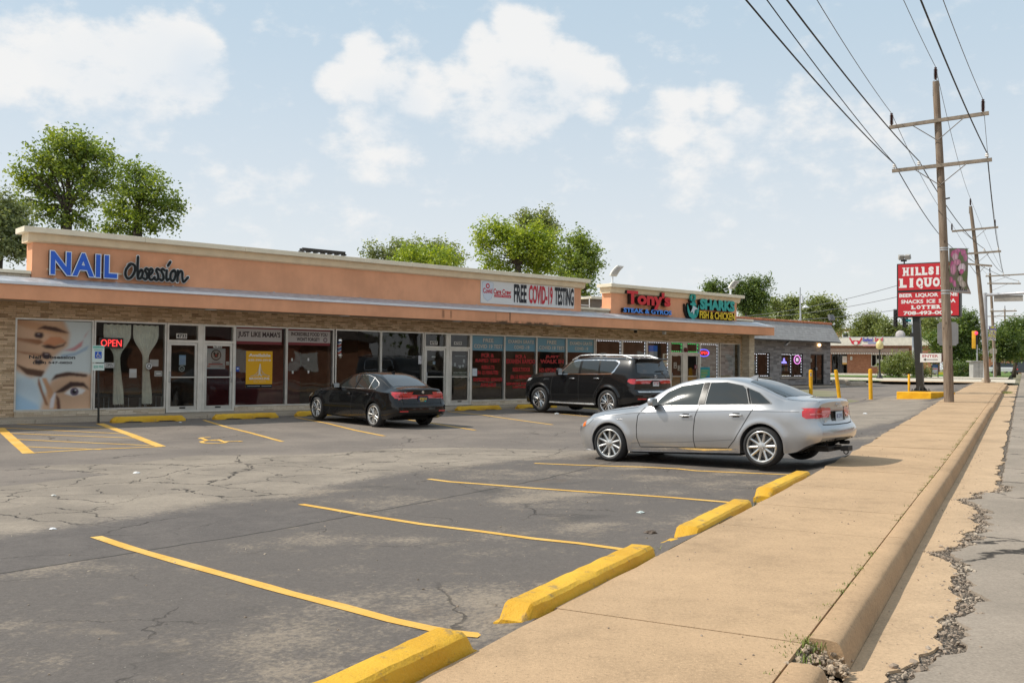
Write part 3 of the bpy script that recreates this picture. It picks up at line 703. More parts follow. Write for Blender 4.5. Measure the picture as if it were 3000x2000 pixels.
# canopy: soffit, fascia, white gutter strip, sloped grey flashing
CE, CR = 1.4, 33.27
mb = MB(); mb.box(SL, CR, -CE+.02, .0, 3.07, 3.12); mb.build('soffit', plain('soffit_board', (.46, .36, .27), .8, var=.2), shop)
mb = MB(); mb.box(SL, CR, -CE, -CE+.16, 3.055, 3.43); mb.box(CR-.16, CR-.002, -CE+.16, -.1, 3.056, 3.428); fas = mb.build('fascia', PINKF, shop)
mb = MB(); mb.chbox(SL, CR+.03, -CE-.04, -CE+.12, 3.432, 3.505, .008); mb.box(CR-.10, CR+.03, -CE+.12, -.1, 3.433, 3.504); mb.build('gutter_strip', WHITEM, shop)
mb = MB(); mb.prism([(-CE+.1, 3.5), (-.42, 3.5), (-.42, 3.715), (-CE+.1, 3.52)], 'x', SL, CR)
rr = random.Random(4)
for j in range(26): x = SL+j*1.62+rr.uniform(-.1, .1); mb.box(x, x+.05, -.46, -.44, 3.68, 3.73)
mb.build('flashing', GREYM, shop)
mb = MB(); mb.box(SL, SR, .3, 14, 3.1, 3.5); mb.box(SL, SR, -.3, .32, 3.125, 3.62); mb.build('roof', plain('roof_membrane', (.30, .29, .28), .8), shop)
def parapet(s0, s1, z0, zt, e=.42):
    mb = MB(); mb.box(s0, s1, -e, .1, z0, zt-.36); p = mb.build('parapet', PINK, shop)
    m = MB(); m.prism([(.1, zt-.38), (-e-.03, zt-.38), (-e-.10, zt-.34), (-e-.13, zt-.18), (-e-.13, zt-.14), (.1, zt-.14)], 'x', s0-.13, s1+.13)
    m.build('moulding', CREAM, p)
    rr = random.Random(int(s0)); x = s0-.28; m = MB()
    while x < s1+.28:
        x2 = min(s1+.28, x+rr.uniform(2.9, 3.2)); m.chbox(x+.002, x2-.002, -e-.28, .15, zt-.142, zt+rr.uniform(-.006, .006), .008); x = x2
    m.build('cap', CREAMT, p); return p
PE = .42
px0 = FAC(94, 760, PE)[0]; px1 = FAC(1702, 880, PE)[0]; qx0 = FAC(1790, 890, PE)[0]; qx1 = FAC(2158, 910, PE)[0]
parapet(px0, px1, 3.6, 5.02); parapet(qx0, qx1, 3.6, 4.95)
def stub(a, b, zt):
    mb = MB(); mb.box(a, b, -.34, .1, 3.5, zt); s_ = mb.build('upstand', STONE2, shop)
    m = MB(); m.chbox(a-.005, b+.005, -.40, .15, zt+.001, zt+.09, .008); m.build('cap', CREAMT, s_)
stub(SL, px0-.01, FAC(40, 800, .34)[1]); stub(px1+.01, qx0-.01, FAC(1745, 908, .34)[1]); stub(qx1+.01, SR, FAC(2180, 940, .34)[1])
# dark interiors seen through the glass
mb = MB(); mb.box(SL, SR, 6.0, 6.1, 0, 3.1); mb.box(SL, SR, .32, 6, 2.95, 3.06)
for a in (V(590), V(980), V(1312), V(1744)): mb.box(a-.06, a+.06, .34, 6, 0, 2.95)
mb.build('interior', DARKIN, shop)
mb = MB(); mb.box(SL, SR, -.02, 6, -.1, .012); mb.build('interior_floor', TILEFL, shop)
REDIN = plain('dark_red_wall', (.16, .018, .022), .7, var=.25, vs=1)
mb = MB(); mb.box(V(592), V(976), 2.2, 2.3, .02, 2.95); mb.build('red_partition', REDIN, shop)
# recessed lights under the canopy
for u in (128, 617, 1010, 1340, 1632, 1857, 2044, 2140):
    s_ = FAC(u, 905, .7)[0]; m = MB(); m.lathe([(.0, 3.045), (.13, 3.045), (.17, 3.055), (.17, 3.072)], 16, c=(s_, -.7, 0)); m.build('recessed_light', WHITEM, shop, smooth=True)
# glazing
FD = .06
def frame_rect(mb, x0, x1, z0, z1, w, y0, y1):
    mb.box(x0, x0+w, y0, y1, z0, z1); mb.box(x1-w, x1, y0, y1, z0, z1); mb.box(x0+w, x1-w, y0+.001, y1-.001, z0, z0+w); mb.box(x0+w, x1-w, y0+.001, y1-.001, z1-w, z1)
WIN = []
DOORS = []
LED = glow('white_led', (.9, .92, 1), .95); LEDG = glow('green_led', (.08, .9, .2), 1.0)
LEDB = glow('violet_led', (.35, .3, 1), .8)
def dashes(mb, pts, y, d=.075, g=.075, w=.018):
    for (x0, z0), (x1, z1) in zip(pts, pts[1:]):
        L = math.hypot(x1-x0, z1-z0); n = int(L/(d+g))
        for i in range(n):
            t0 = i*(d+g)/L; t1 = (i*(d+g)+d)/L
            ax, az, bx, bz = x0+(x1-x0)*t0, z0+(z1-z0)*t0, x0+(x1-x0)*t1, z0+(z1-z0)*t1
            if abs(x1-x0) > abs(z1-z0): mb.box(min(ax, bx), max(ax, bx), y-.008, y, az-w/2, az+w/2)
            else: mb.box(ax-w/2, ax+w/2, y-.008, y, min(az, bz), max(az, bz))
for t, a, b in OPEN:
    if t == 'w':
        m = MB(); frame_rect(m, a-.035, b+.035, WB-.02, WT+.03, .045, -.015, .12)
        dark = a > 22 and b < 30
        o = m.build('window', ALU, shop)
        p = MB(); p.add([(a, .06, WB), (b, .06, WB), (b, .06, WT), (a, .06, WT)], [(0, 1, 2, 3)]); p.build('pane', GLASS, o)
        WIN.append((a, b, o))
        if a > 22.0 and b < 31.5 and not (a < 22.2):
            pass
    else:
        w = b-a
        m = MB(); frame_rect(m, a-.05, b+.05, .02, WT+.03, .055, -.03, .13)
        m.box(a+.004, b-.004, -.029, .129, 2.085, 2.16); m.mi = 0
        o = m.build('door_frame', WALU, shop)
        p = MB(); p.add([(a, .06, 2.16), (b, .06, 2.16), (b, .06, WT), (a, .06, WT)], [(0, 1, 2, 3)]); p.build('transom_pane', GLASS, o)
        d = MB(); x0, x1 = a+.012, b-.012; frame_rect(d, x0, x1, .03, 2.08, .075, .0, .055); d.box(x0+.075, x1-.075, .002, .053, .105, .2); d.box(x0+.076, x1-.076, -.012, .05, 1.04, 1.075)
        do = d.build('door', ALU, shop)
        p = MB(); p.add([(x0+.07, .03, .2), (x1-.07, .03, .2), (x1-.07, .03, 2.0), (x0+.07, .03, 2.0)], [(0, 1, 2, 3)]); p.build('pane', GLASS, do)
        h = MB(); hs = x1-.04 if len(DOORS) % 2 else x0+.04; h.tube([(hs, 0, .92), (hs, -.06, .92), (hs, -.06, 1.22), (hs, 0, 1.22)], .012); h.build('handle', GALV, do, smooth=True)
        h = MB(); h.box((a+b)/2-.09, (a+b)/2+.09, -.006, 0, .13, .175); h.build('push_plate', BLACKP, do)
        DOORS.append((a, b, do))
# wide posts between paired doors
for i in (0, 2, 4):
    a, b = DOORS[i][1]+.052, DOORS[i+1][0]-.052
    if b > a: m = MB(); m.box(a, b, -.02, .12, .02, WT+.03); m.build('door_post', WALU, shop)
# light strings round the takeaway windows
for (a, b, o), col in zip(WIN[10:14]+[], (LED, LED, LED, LED)):
    m = MB(); dashes(m, [(a+.03, WT-.05), (b-.06, WT-.05), (b-.06, WB+.05)], .05); m.build('light_string', col, o)
for a, b, do in DOORS[4:6]:
    m = MB(); dashes(m, [(a+.03, WT-.06), (b-.06, WT-.06), (b-.06, 2.2), (a+.04, 2.2)], .05); m.build('light_string', LEDG, do)
m = MB(); m.lathe([(0, -.11), (.085, -.10), (.10, -.06), (.10, 0)], 20, 'y', ((DOORS[4][1]+DOORS[5][0])/2, -.02, 2.28)); m.build('alarm_bell', plain('maroon_paint', (.16, .012, .02), .35), shop, smooth=True)
m = MB(); m.chbox(FAC(1907, 983, 1.3)[0]-.05, FAC(1907, 983, 1.3)[0]+.05, -.5, -.38, 2.93, 3.05, .015); m.build('security_camera', DARKM, shop)
m = MB(); m.chbox(26.0, 26.12, -.6, -.45, 2.92, 3.06, .015); m.build('security_camera', WHITEM, shop)
# walkway along the shops
mb = MB(); x = SL
while x < 34.2:
    mb.chbox(x+.004, min(x+1.52, 34.3)-.004, -1.42, -.0, -.30, .008, .008); x += 1.524
o = mb.build('walkway', CONCG); o.location = P0; o.rotation_euler = (0, 0, FRZ); tag(o, kind='structure')

# roof clutter
def on_roof(name, mbd, mat, label, cat, group=None):
    o = mbd.build(name, mat); o.location = P0; o.rotation_euler = (0, 0, FRZ); return tag(o, label, cat, group)
def roofroot(name, label, cat, group=None): return thing(name, label, cat, P0, FRZ, group)
r_ = roofroot('roof_beam', 'dark rusty steel beam lying above the roof edge left of centre', 'roof beam')
a, b = FAC(885, 735, -1.0), FAC(1010, 741, -1.0)
m = MB(); zc = a[1]+.02
m.box(a[0], b[0], .95, 1.02, zc, zc+.09); m.box(a[0], b[0], 1.1, 1.18, zc+.0, zc+.075); m.build('rail', DARKM, r_)
m = MB()
for i in range(7): x = a[0]+(b[0]-a[0])*i/6; m.box(x-.03, x+.03, .93, 1.2, zc-.05, zc+.001)
m.build('bracket', DARKM, r_)
for q in (.04, .5, .97): m = MB(); x = a[0]+(b[0]-a[0])*q; m.box(x-.05, x+.05, 1, 1.1, 3.5, zc-.04); m.build('leg', DARKM, r_)
def flood(u, v0, vt, lean, label):
    s_, z0 = FAC(u, v0, PE-.1); _, z1 = FAC(u, vt, PE-.1)
    r_ = roofroot('flood_light', label, 'flood light', 'flood lights on the parapet')
    m = MB(); m.tube([(s_, -.3, z0-.05), (s_, -.3, z0+.36)], .045); m.box(s_-.09, s_+.09, -.38, -.22, z0-.06, z0-.03); m.build('mast', WHITEM, r_)
    m = MB(); H = z1-z0-.26; n = 6
    pr = []; 
    for i in range(n+1):
        t = i/n; pr.append((s_-.16+lean*t*t*.8, -.34-.12*t, z0+.26+H*t))
    W2 = [.34, .37, .38, .38, .38, .37, .33]
    m.grid([[ (p[0], p[1], p[2]), (p[0]+w, p[1]-.04, p[2]-.02)] for p, w in zip(pr, W2)])
    m.grid([[ (p[0], p[1]+.07, p[2]), (p[0]+w, p[1]+.03, p[2]-.02)] for p, w in zip(pr, W2)], flip=True)
    for i in range(n):
        for side in (0, 1):
            p, q = pr[i], pr[i+1]; wx, wy = (W2[i]*side, W2[i+1]*side)
            m.add([(p[0]+wx, p[1]-.04*side, p[2]-.02*side), (q[0]+wy, q[1]-.04*side, q[2]-.02*side), (q[0]+wy, q[1]+.07-.04*side, q[2]-.02*side), (p[0]+wx, p[1]+.07-.04*side, p[2]-.02*side)], [(0, 1, 2, 3)])
    m.build('lamp_head', plain('floodlight_shell', (.72, .69, .62), .5), r_)
    m = MB()
    for i in range(1, n):
        p = pr[i]; m.box(p[0]+.02, p[0]+W2[i]-.02, p[1]-.062, p[1]-.03, p[2]-.012, p[2]+.004)
    m.build('louvre', GREYM, r_)
flood(1795, 826, 777, .42, 'white louvred floodlight curving up from the parapet above the red lettering')
flood(2141, 860, 820, .40, 'white louvred floodlight curving up from the parapet above the teal lettering')
# background roofscape between the parapets
r_ = roofroot('brown_shed', 'low brown shed with a pale flat roof showing between the two parapets', 'shed')
a = FAC(1735, 880, -16); b = FAC(1800, 870, -16)
m = MB(); m.box(a[0], b[0]+4, 16, 22, 0, a[1]+.1); m.build('wall', plain('brown_siding', (.20, .155, .12), .8), r_)
m = MB(); m.box(a[0]-.4, b[0]+4.3, 15.7, 22.3, a[1]+.1, a[1]+.26); m.build('roof', CREAMT, r_)
r_ = roofroot('roof_railing', 'thin white pipe railing on the flat roof behind the banner', 'railing')
a = FAC(1703, 871, -3)[0]; b = FAC(1727, 878, -3)[0]; zt_ = FAC(1703, 869, -3)[1]
for z in (zt_, zt_-.38, zt_-.75): m = MB(); m.tube([(a-1.2, 3, z), (b, 3, z)], .02, 6); m.build('rail', WHITEP, r_)
for x in (a-1.1, (a+b)/2-.5, b): m = MB(); m.tube([(x, 3, 3.5), (x, 3, zt_)], .022, 6); m.build('post', WHITEP, r_)
r_ = roofroot('duct_cover', 'rust brown sloping duct cover at the left end of the second parapet', 'duct')
a = FAC(1775, 895, -1.5)[0]; m = MB(); m.prism([(a-.75, 3.52), (a+.5, 3.52), (a+.5, 4.45), (a+.35, 4.45)], 'y', 1.2, 1.8); m.build('cover', plain('rust_brown_paint', (.24, .09, .05), .6, var=.25), r_)

# ------------------------------------------------------------------ signs, banners, posters
def sign_root(name, label, cat='sign', group=None): return thing(name, label, cat, P0, FRZ, group)
LY = -PE-.13
def sx(u, v, e=None): return FAC(u, v, PE+.1 if e is None else e)
# NAIL Obsession: channel letters on a raceway
r_ = sign_root('shop_sign', 'NAIL Obsession channel letters in blue and black on salmon parapet')
x0, z1 = sx(145, 735); x1, zb = sx(340, 812); 
def letters(parent, name, t, x0, x1, z0, z1, face, side, halo=None, bold=.0, ext=.11, shear=0, y=None, hb=.03, sp=1):
    y = -PE-.04 if y is None else y
    m = MB(); m.sidecol = side
    if halo: m.col = halo; m.sidecol = side; m.text(t, x0-.03, x1+.03, z0-.025, z1+.025, y, bold+hb, ext, shear, sp=sp); m.col = face; m.text(t, x0, x1, z0, z1, y-ext-.006, bold, 0, shear, sp=sp)
    else: m.col = face; m.text(t, x0, x1, z0, z1, y, bold, ext, shear, sp=sp)
    return m.build(name, LETTER, parent)
a = sx(146, 802); b = sx(341, 814); t_ = sx(146, 735)
letters(r_, 'nail_lettering', 'NAIL', a[0], b[0], a[1]-.01, t_[1], (.012, .11, .58), (.02, .02, .03), (.72, .78, .86), .03, hb=.03, sp=1.12)
# Obsession, brush script drawn as strokes (unit box)
def stroke(mb, pts, w, y, up, f):
    P = []
    for i in range(len(pts)-1):
        p0, p1, p2, p3 = pts[max(0, i-1)], pts[i], pts[i+1], pts[min(len(pts)-1, i+2)]
        for j in range(6):
            t = j/6; P.append(tuple(.5*((2*p1[k])+(-p0[k]+p2[k])*t+(2*p0[k]-5*p1[k]+4*p2[k]-p3[k])*t*t+(-p0[k]+3*p1[k]-3*p2[k]+p3[k])*t**3) for k in (0, 1)))
    P.append(pts[-1]); Q = [f(p) for p in P]; L = []
    for i, p in enumerate(Q):
        a, b = Q[max(0, i-1)], Q[min(len(Q)-1, i+1)]; t = Vector((b[0]-a[0], b[1]-a[1]))
        t = t.normalized() if t.length > 1e-6 else Vector((1, 0)); n = Vector((-t.y, t.x))*w
        L.append([(p[0]+n.x, y, p[1]+n.y), (p[0]-n.x, y, p[1]-n.y)])
    mb.grid(L, flip=False); mb.grid([[q[1], q[0]] for q in L])
    for q, s_ in ((Q[0], 1), (Q[-1], 1)): mb.add([(q[0]+w*math.cos(6.283*i/10), y, q[1]+w*math.sin(6.283*i/10)) for i in range(10)], [tuple(range(10))])
    return L
OB = [[(.085, .62), (.03, .42), (.015, .18), (.05, .0), (.11, .08), (.155, .35), (.15, .58), (.10, .66), (.06, .60)],
      [(.20, 1.0), (.195, .6), (.20, .1), (.215, .02), (.25, .06), (.275, .28), (.255, .42), (.22, .3), (.205, .15)],
      [(.36, .44), (.33, .5), (.31, .4), (.335, .27), (.345, .12), (.32, .0), (.285, .06)],
      [(.365, .18), (.41, .30), (.425, .43), (.40, .5), (.375, .38), (.37, .12), (.40, .0), (.44, .06), (.46, .14)],
      [(.53, .46), (.50, .52), (.48, .42), (.505, .28), (.515, .12), (.49, .0), (.455, .06)],
      [(.61, .47), (.58, .53), (.56, .43), (.585, .29), (.595, .12), (.57, .0), (.535, .06)],
      [(.645, .48), (.64, .2), (.65, .02), (.68, .08)], [(.66, .68), (.70, .88)],
      [(.745, .48), (.71, .35), (.705, .12), (.735, .0), (.77, .12), (.785, .36), (.765, .5), (.74, .44)],
      [(.82, .5), (.82, .25), (.815, .0)], [(.82, .28), (.86, .48), (.89, .42), (.895, .15), (.91, .0), (.94, .06), (.985, .22)]]
a = sx(362, 812); b = sx(551, 826); zt_ = sx(400, 770)[1]
m = MB(); m.sidecol = (.02, .02, .02)
ff = lambda p: (a[0]+p[0]*(b[0]-a[0]), a[1]-.03+p[1]*(zt_-a[1]+.20)+.01*p[0])
for wd, yy, col in ((.058, -PE-.15, (.74, .76, .74)), (.036, -PE-.162, (.015, .02, .022))):
    m.col = col
    for st in OB: stroke(m, st, wd, yy, 0, ff)
m.col = (.02, .02, .02)
for st in OB:
    q = [ff(p) for p in st]
    for (p0, p1) in zip(q, q[1:]): m.add([(p0[0], -PE-.148, p0[1]-.06), (p1[0], -PE-.148, p1[1]-.06), (p1[0], -PE-.03, p1[1]-.03), (p0[0], -PE-.03, p0[1]-.03)], [(0, 1, 2, 3)])
m.build('script_lettering', LETTER, r_)
m = MB(); c = sx(140, 785); d = sx(360, 803); m.box(c[0], d[0], -PE-.04, -PE-.001, d[1]-.02, c[1]+.0); m.build('raceway', CREAM, r_)
# Tony's / STEAK & GYROS
r_ = sign_root('shop_sign', "Tony's Steak & Gyros channel letters in red and blue")
RED = (.62, .012, .02)
a = sx(1836, 897, PE+.22); b = sx(1964, 897, PE+.22); zt_ = sx(1900, 862, PE+.22)[1]
letters(r_, 'red_lettering', "Tony's", a[0], b[0], a[1]-.06, zt_+.12, RED, (.015, .012, .012), None, .045, .2)
a = sx(1828, 917, PE+.22); b = sx(1969, 921, PE+.22)
letters(r_, 'blue_lettering', 'STEAK & GYROS', a[0], b[0], sx(1969, 923, PE+.22)[1], sx(1828, 899, PE+.22)[1]-.02, (.06, .30, .85), (.012, .012, .015), None, .03, .16)
# SHARKS / FISH & CHICKEN with anchor
r_ = sign_root('shop_sign', 'Sharks Fish & Chicken channel letters in teal and yellow with an anchor')
TEAL = (.012, .36, .31)
a = sx(2051, 905, PE+.2); b = sx(2153, 911, PE+.2)
letters(r_, 'teal_lettering', 'SHARKS', a[0], b[0], a[1]-.02, sx(2051, 874, PE+.2)[1], TEAL, (.012, .015, .015), None, .06, .16)
a = sx(2050, 929, PE+.2); b = sx(2153, 935, PE+.2)
letters(r_, 'yellow_lettering', 'FISH & CHICKEN', a[0], b[0], a[1]-.05, sx(2050, 910, PE+.2)[1], (.85, .58, .01), (.02, .015, .01), None, .03, .16)
ac = sx(2031, 903, PE+.2); A_ = [(-.10, .50), (-.10, .30), (-.26, .27), (-.26, .17), (-.10, .16), (-.09, -.25), (-.20, -.30), (-.34, -.10), (-.44, .12), (-.52, .22), (-.50, -.15), (-.36, -.45), (0, -.62), (.36, -.45), (.50, -.15), (.52, .22), (.44, .12), (.34, -.10), (.20, -.30), (.09, -.25), (.10, .16), (.26, .17), (.26, .27), (.10, .30), (.10, .50)]
sc = .82
def mono(m, poly, c, y0, y1, front, side):
    P = [(c[0]+p[0]*sc, c[1]+p[1]*sc) for p in poly]; n = len(P)
    bm = bmesh.new(); vs = [bm.verts.new((p[0], y1, p[1])) for p in P]; f = bm.faces.new(vs); bmesh.ops.triangulate(bm, faces=[f]); m.col = front; m.bm(bm)
    m.col = side; m.add([(p[0], y0, p[1]) for p in P]+[(p[0], y1, p[1]) for p in P], [(i, (i+1) % n, n+(i+1) % n, n+i) for i in range(n)])
m = MB(); mono(m, [(p[0]*1.12-.05, p[1]*1.06) for p in A_], ac, -PE-.02, -PE-.12, (.02, .025, .03), (.012, .015, .015)); mono(m, A_, ac, -PE-.12, -PE-.2, TEAL, (.012, .015, .015))
m.col = TEAL; m.lathe([(.09, -.2), (.20, -.2), (.20, -.12), (.09, -.12), (.09, -.2)], 18, 'y', (ac[0], -PE, ac[1]+.50)); m.col = (.6, .66, .68)
m.add([(ac[0]+x, -PE-.215, ac[1]+z) for x, z in ((-.22, -.22), (.0, .12), (.36, -.02), (.1, -.06), (.02, -.3), (-.05, -.16))], [(0, 5, 4, 3, 2, 1)])
m.build('anchor_emblem', LETTER, r_)

# flat printed sheets
def sheet(name, label, cat, x0, x1, z0, z1, y, items, bg, group=None, mat=None, thick=.004, root=None):
    m = MB(); m.col = bg; m.box(x0, x1, y, y+thick, z0, z1); w, h = x1-x0, z1-z0; L = y
    for it in items:
        L -= .0016; k = it[0]; m.col = it[-1]
        fx = lambda q: x0+q*w; fz = lambda q: z0+q*h
        if k == 'r': m.add([(fx(it[1]), L, fz(it[3])), (fx(it[2]), L, fz(it[3])), (fx(it[2]), L, fz(it[4])), (fx(it[1]), L, fz(it[4]))], [(0, 1, 2, 3)])
        elif k == 't': m.text(it[1], fx(it[2]), fx(it[3]), fz(it[4]), fz(it[5]), L, it[6] if len(it) > 7 else .02)
        elif k == 'p':
            bm = bmesh.new(); vs = [bm.verts.new((fx(p[0]), L, fz(p[1]))) for p in it[1]]; f = bm.faces.new(vs); bmesh.ops.triangulate(bm, faces=[f]); m.bm(bm)
        elif k == 'd': m.add([(fx(it[1])+it[3]*h*math.cos(6.283*i/20)*(it[4] if len(it) > 5 else 1), L, fz(it[2])+it[3]*h*math.sin(6.283*i/20)) for i in range(20)], [tuple(range(20))])
        elif k == 's':
            q = [(fx(p[0]), fz(p[1])) for p in it[1]]
            stroke(m, q, it[2]*h, L, 0, lambda p: p)
    o = m.build(name, mat or PRINT, root)
    if root is None: o.location = P0; o.rotation_euler = (0, 0, FRZ); tag(o, label, cat, group)
    return o
GY = .056       # stuck on the glass
# banner on the parapet
a = sx(1408.5, 817, PE+.02); b = sx(1682, 902, PE+.02); zt1 = a[1]; zb1 = sx(1408.5, 887, PE+.02)[1]
BK = (.02, .022, .028); RD = (.55, .03, .045)
sheet('banner', 'white vinyl banner reading FREE COVID-19 TESTING with a shield', 'banner', a[0], b[0], zb1, zt1, -PE-.02, [
    ('p', [(.012, .88), (.06, .97), (.127, .88), (.127, .5), (.11, .22), (.068, .08), (.03, .22), (.012, .5)], (.50, .54, .60)),
    ('p', [(.018, .86), (.06, .94), (.121, .86), (.121, .5), (.105, .24), (.068, .12), (.035, .24), (.018, .5)], (.62, .65, .70)),
    ('d', .069, .73, .11, (.55, .03, .05)), ('d', .069, .73, .055, (.64, .67, .71)),
    ('t', 'Covid Care Crew', .022, .305, .42, .64, .03, RD), ('r', .135, .305, .29, .40, RD), ('t', 'Covid Testing', .145, .295, .315, .375, .01, (.75, .7, .7)),
    ('t', 'FREE', .335, .468, .12, .90, .03, BK), ('t', 'COVID-19', .492, .752, .10, .92, .03, RD), ('t', 'TESTING', .775, .992, .12, .92, .03, BK)], (.72, .70, .67))
# nail salon window picture
SK1 = (.56, .31, .17); SK2 = (.62, .40, .26); SKD = (.30, .13, .06); PALE = (.62, .68, .68); BRN = (.075, .035, .025)
def photo_sheet(name, label, cat, x0, x1, z0, z1, y, items, bg, nx=150, ny=180):
    """the same printed shapes, but with soft edges like a photograph"""
    uu, vv = np.meshgrid((np.arange(nx)+.5)/nx, (np.arange(ny)+.5)/ny); img = np.empty((ny, nx, 3)); img[:] = bg; texts = []
    rs = np.random.RandomState(4)
    def blur(a, s_):
        k_ = np.exp(-.5*(np.arange(-9, 10)/s_)**2); k_ /= k_.sum()
        a = np.apply_along_axis(lambda r: np.convolve(np.pad(r, 9, 'edge'), k_, 'valid'), 1, a); return np.apply_along_axis(lambda r: np.convolve(np.pad(r, 9, 'edge'), k_, 'valid'), 0, a)
    for it in items:
        k = it[0]; c = np.array(it[-1])
        if k == 'p':
            P = it[1]; ins = np.zeros_like(uu, bool)
            for (xa, ya), (xb, yb) in zip(P, P[1:]+P[:1]):
                if ya != yb: ins ^= ((vv > min(ya, yb)) & (vv <= max(ya, yb)) & (uu < xa+(vv-ya)*(xb-xa)/(yb-ya)))
            big = ins.mean() > .03; m = blur(ins.astype(float), 3.2 if big else 1.5)
        elif k == 'd': m = blur((((uu-it[1])*(x1-x0))**2+((vv-it[2])*(z1-z0))**2 < (it[3]*(z1-z0))**2).astype(float), .9)
        elif k == 'r': m = blur(((uu > it[1]) & (uu < it[2]) & (vv > it[3]) & (vv < it[4])).astype(float), .8)
        else: texts.append(it); continue
        sh = 1+.16*np.sin(uu*5+vv*7+len(texts))*np.cos(vv*9-uu*3) if k == 'p' and m.mean() > .02 else 1
        img = img*(1-m[..., None])+np.clip(c*(sh[..., None] if not np.isscalar(sh) else 1), 0, 1)*m[..., None]
    for i_ in range(0):
        t = i_/25; xs_ = .50+.46*t; ys_ = .20+.10*math.sin(math.pi*min(1, t*1.1)); 
        for q in range(10): a_ = int((xs_-.02*(1-t)*q/3-.004*q*(t < .5))*nx); b_ = int((ys_+.006*q)*ny); img[min(ny-1, b_), max(0, min(nx-1, a_))] *= .45
    img *= (1+rs.normal(0, .02, (ny, nx, 1)))
    me = D.meshes.new(name); X, Z = np.meshgrid(np.linspace(x0, x1, nx), np.linspace(z0, z1, ny)); co = np.stack([X, np.full_like(X, y), Z], -1).reshape(-1, 3)
    I = np.arange(nx*ny).reshape(ny, nx); F = np.stack([I[:-1, :-1], I[:-1, 1:], I[1:, 1:], I[1:, :-1]], -1).reshape(-1, 4)
    me.from_pydata(co.tolist(), [], F.tolist()); at = me.color_attributes.new('Col', 'FLOAT_COLOR', 'POINT'); at.data.foreach_set('color', np.concatenate([img.reshape(-1, 3), np.ones((nx*ny, 1))], 1).ravel()); me.materials.append(PRINT)
    o = D.objects.new(name, me); link(o); o.location = P0; o.rotation_euler = (0, 0, FRZ); tag(o, label, cat)
    for it in texts:
        m = MB(); m.col = it[-1]; m.text(it[1], x0+it[2]*(x1-x0), x0+it[3]*(x1-x0), z0+it[4]*(z1-z0), z0+it[5]*(z1-z0), y-.003, .03); m.build('lettering', PRINT, o)
a, b, _ = WIN[0]
